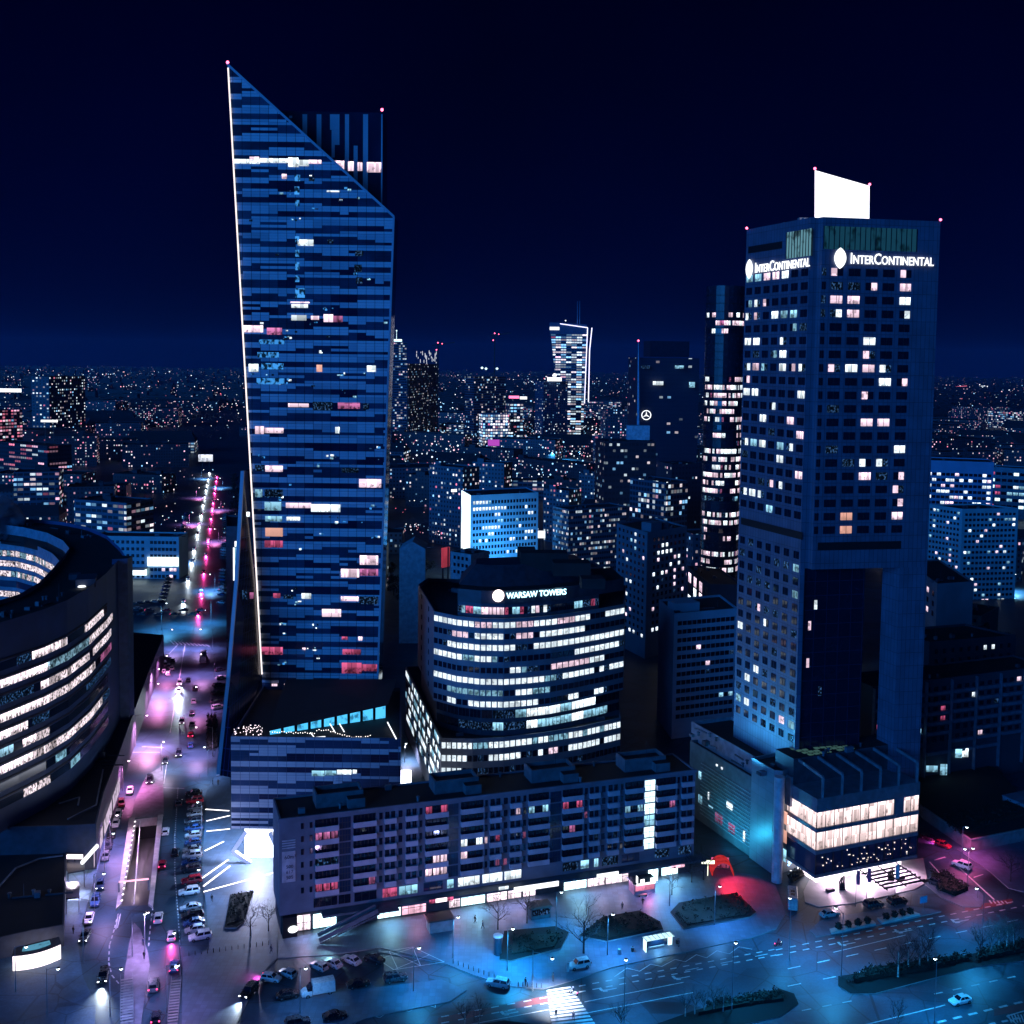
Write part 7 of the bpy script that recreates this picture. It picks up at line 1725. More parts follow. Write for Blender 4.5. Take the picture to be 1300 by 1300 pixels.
# red lit arched entrance tent beside the louvred wing
g = at(918, 1112); t = thing('entrance_tent', 'glowing red arched entrance tent beside the louvred wing', 'tent', g)
REDG = glow('red_tent', (1, .05, .06), .5, .7, .9, sample=True, low=.25, mode='speck')
mb = MB(); n = 10; R0, dp_ = 2.6, 4.0
arc = [(R0 * math.cos(PI * i / n), R0 * 1.25 * math.sin(PI * i / n)) for i in range(n + 1)]
for (x0_, z0_), (x1_, z1_) in zip(arc, arc[1:]):
    mb.face([(x0_, 0, z0_), (x1_, 0, z1_), (x1_, dp_, z1_), (x0_, dp_, z0_)]); mb.face([(x0_ * .93, 0, z0_ * .93), (x1_ * .93, 0, z1_ * .93), (x1_ * .93, dp_, z1_ * .93), (x0_ * .93, dp_, z0_ * .93)][::-1]); mb.face([(x0_, 0, z0_), (x1_, 0, z1_), (x1_ * .93, 0, z1_ * .93), (x0_ * .93, 0, z0_ * .93)][::-1])
o = mb.build('tent_shell', [REDG]); o.parent = t
mb = MB(); mb.box((0, dp_ + .05, 0), R0 * 1.6, .1, 2.6); o = mb.build('tent_back', [LR]); o.parent = t
mb = MB(); mb.box((-3.6, 0, 2.9), 3.0, .2, .8); mb.bar((-3.6, .1, 0), (-3.6, .1, 2.9), .14); o = mb.build('sign_panel', [glow('yellow_white', (.95, 1, .75), 2.2)]); o.parent = t
spot('red_lamp', t, (g.x + 1.0, g.y - 2.0, 5.0), (.3, -.5, -1), (1, .02, .05), 11000, 105)
# kiosks on the forecourt
def kiosk(u, v, label, sx_, sy_, hz, wallm, frontm, rz, signs=None, fascia=None):
    g = at(u, v); t = thing('kiosk', label, 'kiosk', g, rz)
    mb = MB(); mb.box((0, 0, 0), sx_, sy_, hz); o = mb.build('booth', wallm); o.parent = t
    mb = MB(); mb.box((0, 0, hz + .01), sx_ + 1.0, sy_ + 1.0, .16, 0, 0, .94); o = mb.build('roof', mat('kiosk_roof', (.03, .035, .045), .6)); o.parent = t
    mb = MB(); mb.box((0, -sy_ / 2 - .03, .9), sx_ * .9, .06, hz - 1.3); o = mb.build('counter_front', frontm); o.parent = t
    if fascia: mb = MB(); mb.box((0, -sy_ / 2 - .52, hz - .32), sx_ * .9, .06, .5); o = mb.build('fascia_sign', fascia); o.parent = t
    return t, g
t, g = kiosk(815, 1131, 'market kiosk with a dark roof, white signs and a pink lit counter', 5.2, 3.0, 2.7, mat('kiosk_pink', (.4, .2, .28), .7), glow('kiosk_front', (1, .3, .5), 1.1, .6, 1.2, sample=True), rS, fascia=PURE)
mb = MB(); mb.box((-3.2, -1.4, 1.6), .12, .8, 1.6); mb.box((-2.2, -2.1, 1.7), 1.0, .1, 1.0); mb.box((.6, -2.2, 1.9), 1.8, .1, .9); o = mb.build('side_sign', PURE); o.parent = t
mb = MB()
for i in range(14): mb.lathe((-2.7 + i * .42, -2.02, 2.55), [(0, 0), (.09, .09), (0, .18)], 5)
o = mb.build('eave_bulbs', PURE); o.parent = t
spot('kiosk_lamp', t, (g.x + .8, g.y - 2.6, 2.6), (0, -.8, -1), (1, .25, .55), 1300, 140); bpy.data.objects[t.name].children[-1].location = (0, -2.6, 2.5)
kiosk(558, 1179, 'closed kiosk with a dark roof and pinkish front under a red shop sign', 5.0, 3.0, 2.6, mat('kiosk_pale', (.30, .26, .29), .7), mat('shutter_pink', (.34, .27, .30), .6), rS)
kiosk(684, 1163, 'dark glass kiosk between the shops and the big bare tree', 4.4, 2.6, 2.6, mat('kiosk_dark', (.05, .08, .11), .5), LD, rS)
def bench(u, v, label, rz):
    g = at(u, v); t = thing('bench', label, 'bench', g, rz)
    mb = MB()
    for k in range(3): mb.box((0, -.2 + k * .2, .42), 2.2, .16, .06)
    o = mb.build('seat', mat('bench_wood', (.35, .22, .2), .6)); o.parent = t
    for x in (-.85, .85): mb = MB(); mb.box((x, 0, 0), .1, .5, .42); o = mb.build('leg', DARK); o.parent = t
bench(816, 1138, 'pink lit bench in front of the market kiosk', rS)
# advertising column
g = at(632, 1211); t = thing('advertising_column', 'dark round advertising column with a pale cap by the lawn bed', 'advertising column', g)
mb = MB(); mb.lathe((0, 0, 0), [(.85, 0), (.85, .3), (.75, .32), (.75, 3.6)], 18); o = mb.build('drum', mat('drum_dark', (.03, .045, .07), .5)); o.parent = t
mb = MB(); mb.lathe((0, 0, 3.61), [(.75, 0), (1.0, .05), (1.0, .3), (.8, .42), (0, .5)], 18); o = mb.build('cap', mat('cap_pale', (.5, .52, .55), .5)); o.parent = t
# bus shelter
g = at(836, 1205); t = thing('bus_shelter', 'glass bus shelter with a glowing white roof and end panels', 'bus shelter', g, AVE)
mb = MB(); mb.box((0, .1, 2.55), 6.4, 1.8, .1); o = mb.build('roof', glow('shelter_roof', (.55, .88, 1), 1.4, .5, 1.6, sample=True, low=.3, mode='speck')); o.parent = t
mb = MB()
for i in range(7): mb.box((-3.1 + i * 1.03, .1, 2.66), .08, 1.8, .06)
o = mb.build('roof_rib', STEEL); o.parent = t
mb = MB(); mb.box((-3.15, 0, .15), .12, 1.3, 2.3); o = mb.build('light_panel', PURE_C); o.parent = t
mb = MB(); mb.box((2.6, 0, .5), .9, .2, 1.7); o = mb.build('light_panel', PURE_C); o.parent = t
mb = MB(); mb.box((-.2, .9, .2), 5.6, .05, 2.2); o = mb.build('back_glass', GLASS_B); o.parent = t
mb = MB(); mb.box((-.2, .5, .4), 3.6, .4, .08); o = mb.build('seat', STEEL); o.parent = t
spot('shelter_lamp', t, (0, 0, 0), (0, 0, -1), (.2, .6, 1), 900, 150); t.children[-1].location = (0, 0, 2.3)
g = at(802, 1210); 
def bin_(u, v, label, c):
    g = at(u, v); t = thing('litter_bin', label, 'bin', g); mb = MB(); mb.lathe((0, 0, 0), [(.28, 0), (.34, .1), (.36, .9), (.2, 1.02), (0, 1.05)], 10); o = mb.build('barrel', c); o.parent = t
    mb = MB(); mb.lathe((0, 0, .92), [(.37, 0), (.38, .06), (.3, .12)], 10); o = mb.build('rim', STEEL); o.parent = t
bin_(786, 1211, 'pale bin on the pavement left of the bus shelter', mat('bin_pale', (.5, .6, .68), .5)); bin_(803, 1208, 'dark bin on the pavement beside the bus shelter', DARK)
bin_(860, 1198, 'dark bin at the far end of the bus shelter', DARK)
# glass lobby pavilion with white curved wall, lit entrances on the left pavement
g = at(46, 1222); t = thing('lit_pavilion', 'small curved glass pavilion glowing white on the dark left pavement', 'pavilion', g, .55)
mb = MB(); pts = [(-4.4 + 8.8 * i / 10, -1.6 * math.sin(PI * (i + 1.5) / 13) - .6) for i in range(11)] + [(4.4, 1.6), (-3.6, 1.6)]
mb.prism(pts, .1, 3.1, 0, 0, top=False); o = mb.build('glass_wall', glow('pavilion_white', (1, .86, .92), 2.1, .35, .6, low=.4, mode='speck')); o.parent = t
mb = MB(); mb.prism([(x * 1.03, y * 1.05) for x, y in pts], 3.1, 3.3, 0, 0, bottom=True); o = mb.build('roof', mat('pav_roof', (.05, .06, .08), .5)); o.parent = t
mb = MB(); mb.prism([(x * .6, y * .55) for x, y in pts], 3.31, 3.42, 0, 0); o = mb.build('roof_light', glow('pav_blue', (.15, .5, .75), .6, .6, .6, mode='speck')); o.parent = t
def lit_porch(px, label, hz, m_, roof=True):
    q = [g2(*p) for p in px]; c = sum(q, Vector((0, 0))) / 4; t = thing('entrance_porch', label, 'porch', (c.x, c.y, .13))
    mb = MB(); mb.prism([p - c for p in q], hz - .25, hz, 0, 0, bottom=True); o = mb.build('roof', m_); o.parent = t
    for p in q: mb = MB(); r = (p - c) * .94; mb.tube([(r.x, r.y, 0), (r.x, r.y, hz - .26)], .12, k=6); o = mb.build('post', STEEL); o.parent = t
    mb = MB(); mb.prism([(p - c) * .8 for p in q], hz - .5, hz - .4, 0, 0, bottom=True); o = mb.build('ceiling_light', glow('porch_white', (1, .86, .95), 6, sample=True)); o.parent = t
lit_porch([(84, 1140), (101, 1140), (101, 1160), (84, 1162)], 'dark glass porch over the bright white entrance by the stopped cars', 3.6, mat('porch_roof', (.06, .07, .1), .4))
lit_porch([(84, 1092), (106, 1090), (108, 1128), (86, 1132)], 'long glazed porch roof at the podium entrance, under a white lit strip', 4.2, mat('porch_roof', (.06, .07, .1), .4))
g = at(100, 1120); spot('entrance_flood', None, (g.x + 1, g.y - 6, 6), (.15, -.3, -1), (.95, .78, 1), 9000, 95)
signA = thing('light_sign', 'white horizontal light strip on the podium entrance roof', 'sign', (*G(95, 1090, 5).xy, 5.0)); mb = MB(); mb.box((0, 0, 0), 3.6, .4, .9); o = mb.build('panel', PURE_P); o.parent = signA; mb = MB(); mb.box((0, .1, -.8), .2, .2, .8); o = mb.build('bracket', DARK); o.parent = signA
signB = thing('light_sign', 'white slanting upright light strip above the podium entrance', 'sign', (*G(112, 1088, 5).xy, 4.6)); mb = MB(); mb.bar((-.6, -2.4, 0), (.9, 3.4, 1.6), .5, .8); o = mb.build('panel', PURE); o.parent = signB; mb = MB(); mb.box((.2, .6, -.9), .2, .2, 1.2); o = mb.build('bracket', DARK); o.parent = signB
# barrier arm across the ramp, lit rail on its wall
a, c = G(151, 1134, .2), G(189, 1130, .2); t = thing('ramp_barrier', 'pink lit barrier beam across the mouth of the parking ramp', 'barrier', a)
mb = MB(); mb.bar((0, 0, 2.6), Vector(c - a) + Vector((0, 0, 2.6)), .3); o = mb.build('beam', glow('barrier_pink', (1, .5, .7), 1.6, sample=True)); o.parent = t
for q in (Vector((0, 0, 0)), Vector(c - a)): mb = MB(); mb.box(q, .35, .35, 2.45); o = mb.build('post', STEEL); o.parent = t
a, c = G(172, 1041, .5), G(154, 1148, .5); t = thing('ramp_light_rail', 'line of pinkish white lamps along the left ramp wall', 'light rail', a)
mb = MB(); mb.bar((0, 0, .02), (c - a) + Vector((0, 0, .02)), .12); o = mb.build('rail', STEEL); o.parent = t
for k in range(16): mb = MB(); q = (c - a) * ((k + .5) / 16) + Vector((0, 0, .1)); mb.box(q, .3, .5, .14); o = mb.build('lamp', PURE_P); o.parent = t
for k in range(3): q = G(180 - 4 * k, 1060 + 32 * k, -.3); spot('ramp_lamp', t, (q.x, q.y, 2.5), (0, 0, -1), (1, .7, .85), 1500, 160)
# stairs in the traffic island and by the lane
def stair(u0, v0, u1, v1, w_, label, n=16):
    a, c = G(u0, v0, .14), G(u1, v1, .14); t = thing('stair', label, 'stairs', a, math.atan2((c - a).y, (c - a).x)); l = (c - a).length
    mb = MB()
    for i in range(n): mb.box((l * (i + .5) / n, 0, .0), l / n * .55, w_, .10, 0)
    o = mb.build('steps', mat('stair_stone', (.30, .29, .31), .6)); o.parent = t
    for s in (-1, 1): mb = MB(); mb.bar((0, s * w_ / 2, .9), (l, s * w_ / 2, .9), .08); [mb.bar((l * k / 4, s * w_ / 2, 0), (l * k / 4, s * w_ / 2, .9), .06) for k in range(5)]; o = mb.build('handrail', STEEL); o.parent = t
stair(161, 1242, 161, 1300, 2.2, 'stair with dark treads sunk in the traffic island')
stair(224, 1244, 219, 1302, 1.8, 'narrow stair beside the lane at the plaza kerb')
# hotel island: planter trays with clipped shrubs, flags, sculptures, sign
LEAF = mat('shrub_leaf', (.013, .024, .020), .85, noise=.6, scale=1.5)
def leafball(mb, c, r, n, rr, s=.28):
    for _ in range(n):
        d = Vector((rr.gauss(0, 1), rr.gauss(0, 1), rr.gauss(0, 1))).normalized(); p = Vector(c) + d * r * rr.uniform(.55, 1.05); p.z = max(p.z, .03)
        a = Vector((rr.gauss(0, 1), rr.gauss(0, 1), rr.gauss(0, 1))).normalized() * s; b_ = a.cross(d).normalized() * s * .6
        mb.face([p - a, p - b_, p + a, p + b_])
for k, (px, lab) in enumerate((([(1053, 1182), (1108, 1171), (1112, 1175), (1056, 1187)], 'long pale planter tray with dark shrubs beside the silver taxi'), ([(1113, 1168), (1158, 1159), (1168, 1163), (1120, 1174)], 'pale planter tray with dark shrubs beside the black suv'))):
    q = [g2(*p) for p in px]; c = sum(q, Vector((0, 0))) / 4; t = thing('planter', lab, 'planter', (c.x, c.y, .13))
    mb = MB(); mb.prism([p - c for p in q], 0, .4, 0, 0); o = mb.build('tray', mat('tray_pale', (.5, .48, .5), .6)); o.parent = t
    for i in range(4):
        mb = MB(); p = q[0].lerp(q[1], .18 + i * .22).lerp(q[3].lerp(q[2], .18 + i * .22), .5) - c
        leafball(mb, (p.x, p.y, 1.0), .75, 120, RR); o = mb.build('shrub', LEAF); o.parent = t
for i, (u, v, cc_) in enumerate(((1086, 1151, 1), (1100, 1148, 1), (1136, 1143, 0))):
    g = at(u, v); t = thing('flagpole', ['flagpole with a pink flag nearest the silver taxi', 'flagpole with a pink flag beside the hotel canopy', 'flagpole with a pale flag before the black suv'][i], 'flagpole', g)
    mb = MB(); mb.tube([(0, 0, 0), (0, 0, 8.5)], .06, .035, 6); o = mb.build('pole', STEEL); o.parent = t
    mb = MB(); W_, H_ = .75, 3.2
    for k in range(6):
        y0_, y1_ = .12 * math.sin(k), .12 * math.sin(k + 1); mb.face([(.05 + W_ * k / 6, y0_, 5.1), (.05 + W_ * (k + 1) / 6, y1_, 5.0), (.05 + W_ * (k + 1) / 6, y1_, 5.0 + H_), (.05 + W_ * k / 6, y0_, 5.1 + H_)])
    o = mb.build('flag', mat('flag_pink', (.55, .12, .25), .8) if cc_ else mat('flag_pale', (.4, .5, .6), .8)); o.parent = t
for i, (u, v, s) in enumerate(((1069, 1129, 1.0), (1131, 1117, .8))):
    g = at(u, v); t = thing('sculpture', ['tall black twisted sculpture on the bright hotel forecourt', 'squat black sculpture by the hotel canopy'][i], 'sculpture', g)
    mb = MB(); mb.box((0, 0, 0), 1.3, .9, .35); o = mb.build('plinth', DARK); o.parent = t
    mb = MB()
    for k in range(3): mb.tube([(-.4 + .4 * k, 0, .35), (-.6 + .5 * k, .1, 1.6 * s), (-.1 + .25 * k, 0, 2.9 * s + .3 * k)], .32, .10, 7)
    o = mb.build('figure', BLACK); o.parent = t
for i, (u, v) in enumerate(((1054, 1131), (1143, 1115))):
    g = at(u, v); t = thing('stone_block', ['dark seat block at the lower edge of the hotel forecourt', 'dark seat block at the upper edge of the hotel forecourt'][i], 'seat', g, rF); mb = MB(); mb.box((0, 0, 0), 2.0, 1.0, .5, 0, 0, .96); o = mb.build('slab', DARK); o.parent = t; mb = MB(); mb.box((0, 0, .5), 1.8, .8, .06); o = mb.build('cushion', mat('bench_top', (.05, .05, .06), .6)); o.parent = t
def roadsign(u, v, label, w_, h_, m_, hz, rz=0):
    g = at(u, v); t = thing('road_sign', label, 'sign', g, rz)
    mb = MB(); mb.tube([(0, .05, 0), (0, .05, hz)], .05, k=6); o = mb.build('post', STEEL); o.parent = t
    mb = MB(); mb.box((0, 0, hz - h_), w_, .06, h_); o = mb.build('panel', m_); o.parent = t
roadsign(1172, 1158, 'pale blue panel sign on a post between planters and side street', 1.9, 1.5, mat('sign_blue', (.10, .35, .6), .4), 3.6, AVE)
roadsign(721, 1236, 'narrow white pillar sign beside the white suv', .5, 1.8, mat('sign_wh', (.6, .65, .7), .4), 2.2, AVE)
roadsign(1241, 1140, 'small dark sign on a slim post at the side street kerb', .6, .6, DARK, 2.6, AVE)
# hedge boxes and low plants
def hedge(px, hz, label, n, z=.13):
    q = ccw([g2(*p) for p in px]); c = sum(q, Vector((0, 0))) / len(q); t = thing('hedge', label, 'hedge', (c.x, c.y, z))
    xs_ = [p.x - c.x for p in q]; ys_ = [p.y - c.y for p in q]; mb = MB(); k = 0
    while k < n:
        x, y = RR.uniform(min(xs_), max(xs_)), RR.uniform(min(ys_), max(ys_))
        if all((q[(i + 1) % len(q)] - q[i]).cross(Vector((x, y)) + c - q[i]) > 0 for i in range(len(q))):
            leafball(mb, (x, y, RR.uniform(.2, hz)), .5, 7, RR, .24); k += 1
    o = mb.build('foliage', LEAF); o.parent = t
    mb = MB(); mb.prism([(p - c) * .9 for p in q], 0, hz * .6, 0, 0); o = mb.build('inner_twigs', mat('twigs', (.012, .016, .014), .95)); o.parent = t
hedge([(262, 955), (276, 952), (274, 909), (263, 911)], 1.6, 'dark clipped hedge standing on the pink street side of the tower podium', 260, 0)
hedge([(1180, 1112), (1200, 1112), (1232, 1132), (1214, 1140), (1192, 1132)], 1.5, 'dark shrub bed between hotel and the red side street', 220)
hedge([(1000, 1114), (1018, 1106), (1022, 1112), (1004, 1122)], 1.1, 'dark shrubs at the foot of the floodlit blank wall', 80, 0)
hedge([(646, 1216), (706, 1206), (716, 1188), (650, 1190)], .5, 'low clipped plants on the lawn bed beside the advertising column', 90, .42)
hedge([(737, 1190), (765, 1168), (812, 1160), (836, 1172), (840, 1181), (770, 1196)], .35, 'rough dark grass and clumps on the middle lawn bed', 150, .42)
hedge([(853, 1160), (864, 1149), (934, 1137), (957, 1159), (950, 1165), (869, 1179)], .35, 'rough dark grass and clumps on the lawn bed by the red glow', 150, .42)
hedge([(287, 1179), (293, 1140), (320, 1135), (309, 1171)], .35, 'rough dark grass on the plaza lawn bed', 90, .42)
hedge([(1075, 1250), (1180, 1232), (1235, 1220), (1225, 1216), (1100, 1234)], 1.3, 'dark shrubs filling the middle of the long median', 420)
hedge([(1240, 1222), (1318, 1206), (1318, 1196), (1242, 1210)], 1.4, 'dark shrubs under the right birches of the long median', 260)
hedge([(880, 1292), (960, 1276), (1000, 1272), (985, 1262), (900, 1278)], 1.1, 'dark shrubs on the lower middle median', 260)
hedge([(1214, 1078), (1320, 1046), (1320, 1022), (1190, 1052)], 1.0, 'dark planted roof terrace right of the side street', 200, 3.2)
t = thing('retaining_wall', 'long pale wall edging the red side street right of the hotel', 'wall', (*g2(1220, 1080), 0))
a, c, e_ = g2(1172, 1040), g2(1232, 1082), g2(1330, 1062); mb = MB(); o_ = t.location.xy
mb.prism([a - o_, c - o_, e_ - o_, e_ + Vector((4, 40)) - o_, a + Vector((2, 45)) - o_], 0, 3.2, 0, 1); o = mb.build('wall_face', [mat('retaining', (.25, .22, .25), .7), ROOF]); o.parent = t
mb = MB()
for p, q in ((a, c), (c, e_)): mb.bar((*(p - o_), 3.25), (*(q - o_), 3.25), .5, .2)
o = mb.build('coping', KERB); o.parent = t
t = thing('flat_roof_shed', 'pale flat roofed shed beyond the retaining wall at the right edge', 'shed', (*g2(1300, 1038), 0)); mb = MB(); q = [g2(1272, 1031), g2(1320, 1052), g2(1360, 1040), g2(1330, 1018)]; o_ = t.location.xy
mb.prism([p - o_ for p in q], 0, 4.4, 0, 0); o = mb.build('wall', mat('shed', (.14, .24, .32), .6)); o.parent = t; mb = MB(); mb.prism([(p - o_) * 1.03 for p in q], 4.4, 4.7, 0, 0, bottom=True); o = mb.build('roof', mat('shed_roof', (.12, .2, .28), .6)); o.parent = t
# ------------------------------------------------------------------ trees
BARK = mat('bark', (.04, .042, .045), .9, noise=.4, scale=3); BIRCH = mat('birch_bark', (.45, .44, .42), .8, noise=.6, scale=2.5); TWIG = mat('twig', (.035, .04, .045), .9, noise=0)
def tree_meshes(seed, h, spread, bark, lean=.0, dense=1.0):
    r = random.Random(seed); tr, cr = MB(), MB()
    top = Vector((lean * h, 0, h * .62)); tr.tube([(0, 0, 0), (lean * h * .3, 0, h * .3), top], h * .018 + .05, h * .008, 7)
    def grow(p, d, l, rad_, k):
        q = p + d * l; m_ = p.lerp(q, .5) + Vector((r.uniform(-.08, .08), r.uniform(-.08, .08), r.uniform(-.03, .06))) * l
        cr.tube([p, m_, q], rad_, rad_ * .55, 3 if k < 3 else 4, cap=False)
        if k == 0: return
        for _ in range(3 if k > 1 else int(4 * dense)):
            t_ = r.uniform(.35, 1); dd = (d + Vector((r.gauss(0, .55), r.gauss(0, .55), r.gauss(.12, .35)))).normalized()
            grow(p.lerp(q, t_), dd, l * r.uniform(.5, .75), rad_ * .55, k - 1)
    for i in range(9):
        t_ = r.uniform(.3, 1); p = Vector((lean * h * t_ * .6, 0, h * .62 * t_)); a = i * 2.4 + r.uniform(-.4, .4); up = .5 + t_ * .9
        grow(p, Vector((math.cos(a) * spread, math.sin(a) * spread, up)).normalized(), h * r.uniform(.26, .36), h * .007, 4)
    return tr.mesh('trunk', bark), cr.mesh('crown', TWIG)
TREES = [tree_meshes(1, 9, 1.0, BARK), tree_meshes(2, 7.5, 1.2, BARK), tree_meshes(3, 8.5, .55, BIRCH, .05, .8), tree_meshes(4, 8, .6, BIRCH, -.05, .8), tree_meshes(5, 11, 1.1, BARK)]
def tree(u, v, k, label, s=1.0, z=.13, cat='tree', group=None, name='bare_tree', rz=None):
    g = G(u, v, z); t = thing(name, label, cat, g, RR.uniform(0, 6) if rz is None else rz, group); t.scale = (s, s, s)
    child('trunk', TREES[k][0], t); child('crown', TREES[k][1], t)
tree(741, 1210, 4, 'big bare tree with a wide dark crown before the lit shops', 1.0)
tree(632, 1180, 0, 'bare street tree before the round advertising column', .8); tree(669, 1172, 1, 'slim bare street tree between the shops and the lawn bed', .9); tree(853, 1136, 1, 'small bare tree by the pink shop front right of the kiosk', .7)
tree(878, 1120, 0, 'bare dark tree left of the red entrance tent', .8); tree(893, 1117, 1, 'second bare dark tree close to the red entrance tent', .9)
tree(318, 1188, 0, 'bare tree on the plaza beside the dark lawn bed', .75); tree(341, 1182, 1, 'bare tree in the shadow of the apartment block end wall', .8)
tree(1283, 1119, 1, 'lone bare tree on the pale corner pavement right of the side street', .9); tree(528, 723, 4, 'bare tree before the pale gable wall', .8, 0)
for i, (u, v) in enumerate(((1140, 1240), (1153, 1233), (1167, 1231), (1178, 1227))): tree(u, v, 2 + i % 2, '%s pale trunked birch from the pointed end of the long median' % ordn(i), .95, group='birches of the long median', name='birch_tree')
for i, (u, v) in enumerate(((1243, 1214), (1258, 1212), (1268, 1208), (1278, 1207), (1287, 1206))): tree(u, v, 2 + i % 2, '%s birch of the right hand clump in the long median' % ordn(i), .9, group='birches of the right clump', name='birch_tree')
for i, (u, v) in enumerate(((870, 1290), (882, 1287), (894, 1286), (906, 1285), (918, 1284))): tree(u, v, 2 + i % 2, '%s birch on the lower middle median counting from its left' % ordn(i), .6, group='birches of the middle median', name='birch_tree')
for i, (u, v) in enumerate(((590, 1306), (608, 1308), (789, 1309), (1140, 1308))): tree(u, v, 2 + i % 2, ['thin birch cut by the lower edge left of the zebra crossing', 'second thin birch at the lower edge left of the zebra crossing', 'thin birch at the lower edge right of the zebra crossing', 'thin birch at the lower edge under the patrol car'][i], .7, name='birch_tree', z=0)
# leafy dark crowns beyond the hotel and along the far street
def leafy(seed, h, r0):
    r = random.Random(seed); tr, cr = MB(), MB(); tr.tube([(0, 0, 0), (.1, 0, h * .3), (0, .1, h * .6)], h * .025, h * .012, 7)
    for i in range(16):
        a = r.uniform(0, 6.3); d = r.uniform(0, 1) ** .6 * r0; z = h * r.uniform(.35, .95); d *= 1.1 - abs(z / h - .6)
        c = (d * math.cos(a), d * math.sin(a), z); tr.tube([(0, 0, h * .4), c], h * .008, .03, 4); leafball(cr, c, r0 * r.uniform(.25, .45), 90, r, .32)
    return tr.mesh('trunk', BARK), cr.mesh('crown', mat('leaf_dark', (.02, .035, .03), .85, noise=.6, scale=.8))
LT = [leafy(41, 12, 5), leafy(42, 10, 4.2)]
def ltree(x, y, k, label, s=1.0, group=None):
    t = thing('leafy_tree', label, 'tree', (x, y, 0), RR.uniform(0, 6), group); t.scale = (s, s, s); child('trunk', LT[k][0], t); child('crown', LT[k][1], t)
for i, (u, v) in enumerate(((1232, 832), (1252, 826), (1215, 840), (1270, 838), (1244, 848), (1200, 852))): p = g2(u, v); ltree(p.x, p.y, i % 2, '%s dark leafy tree in the yard right of the hotel leg' % ordn(i), 1.1, 'trees in the yard behind the hotel')
for i in range(12): y = 545 + i * 46; ltree(street_x(y) + 22, y, i % 2, '%s dark tree up the far street on the tower side' % ordn(i), .9, 'trees along the far street')
for i, (u, v) in enumerate(((500, 756), (520, 745), (512, 770), (497, 735), (540, 735))): p = g2(u, v); ltree(p.x, p.y, i % 2, '%s dark tree in the courtyard between slanted tower and curved office' % ordn(i), .9, 'trees in the courtyard')
# ------------------------------------------------------------------ people
SKIN = mat('skin', (.45, .30, .24), .6, noise=0); COATS = [mat('coat_black', (.02, .02, .025), .8, noise=0), mat('coat_navy', (.03, .04, .09), .8, noise=0), mat('coat_grey', (.12, .12, .13), .8, noise=0)]
TROU = mat('trousers', (.025, .03, .04), .8, noise=0); HAIR = mat('hair', (.03, .02, .018), .7, noise=0); SHOE = mat('shoe', (.015, .015, .015), .6, noise=0)
def person_mesh(step, armsw, name):
    V = [((0, 0, .95), .15), ((0, 0, 1.12), .14), ((.02, 0, 1.34), .17), ((.03, 0, 1.50), .065), ((.05, 0, 1.56), .06), ((.06, 0, 1.68), .095), ((.05, 0, 1.76), .06)]
    E_ = [(0, 1), (1, 2), (2, 3), (3, 4), (4, 5), (5, 6)]
    for s in (-1, 1):
        k = len(V); st = step * s
        V += [((0, s * .10, .90), .10), ((st * .5 + .04, s * .10, .50), .07), ((st * 1.0 - .06 * (st < 0), s * .10, .10 + (.05 if st < 0 else 0)), .048), ((st + .17, s * .12, .05), .04)]; E_ += [(0, k), (k, k + 1), (k + 1, k + 2), (k + 2, k + 3)]
        k = len(V); sw = -armsw * s
        V += [((.02, s * .20, 1.42), .065), ((sw * .45, s * .26, 1.16), .05), ((sw * .9 + .06, s * .26, .92), .036), ((sw + .08, s * .26, .82), .032), ((sw + .11, s * .26, .76), .014), ((sw + .12, s * .235, .80), .012)]
        E_ += [(2, k), (k, k + 1), (k + 1, k + 2), (k + 2, k + 3), (k + 3, k + 4), (k + 3, k + 5)]
    me = bpy.data.meshes.new(name); me.from_pydata([v[0] for v in V], E_, []); o = bpy.data.objects.new('tmp', me); C.objects.link(o)
    o.modifiers.new('skin', 'SKIN'); sub = o.modifiers.new('sub', 'SUBSURF'); sub.levels = 1
    if not me.skin_vertices: me.attributes.new('skin', 'FLOAT', 'POINT') if False else None
    sv = me.skin_vertices[0].data if me.skin_vertices else None
    if sv:
        for i, v in enumerate(V): sv[i].radius = (v[1], v[1])
        sv[0].use_root = True
    dg = bpy.context.evaluated_depsgraph_get(); m2 = bpy.data.meshes.new_from_object(o.evaluated_get(dg)); m2.name = name
    bpy.data.objects.remove(o)
    for m_ in (COATS[0], TROU, SKIN, SHOE): m2.materials.append(m_)
    for p in m2.polygons:
        z = p.center.z; p.material_index = 2 if z > 1.5 else (2 if z < .86 and abs(p.center.y) > .2 and z > .7 else 0 if z > .82 else 1 if z > .10 else 3)
    return m2
PM = [person_mesh(.28, .22, 'body'), person_mesh(.04, .02, 'body')]
hm = MB(); hm.lathe((.045, 0, 1.64), [(.09, 0), (.105, .06), (.085, .12), (.04, .16), (0, .17)], 10); HM = hm.mesh('hair', HAIR)
def person(u, v, rz, k, coat, label, z=.13):
    g = G(u, v, z); t = thing('person', label, 'person', g, rz); child('body', PM[k], t, m=COATS[coat]); child('hair', HM, t)
    return t
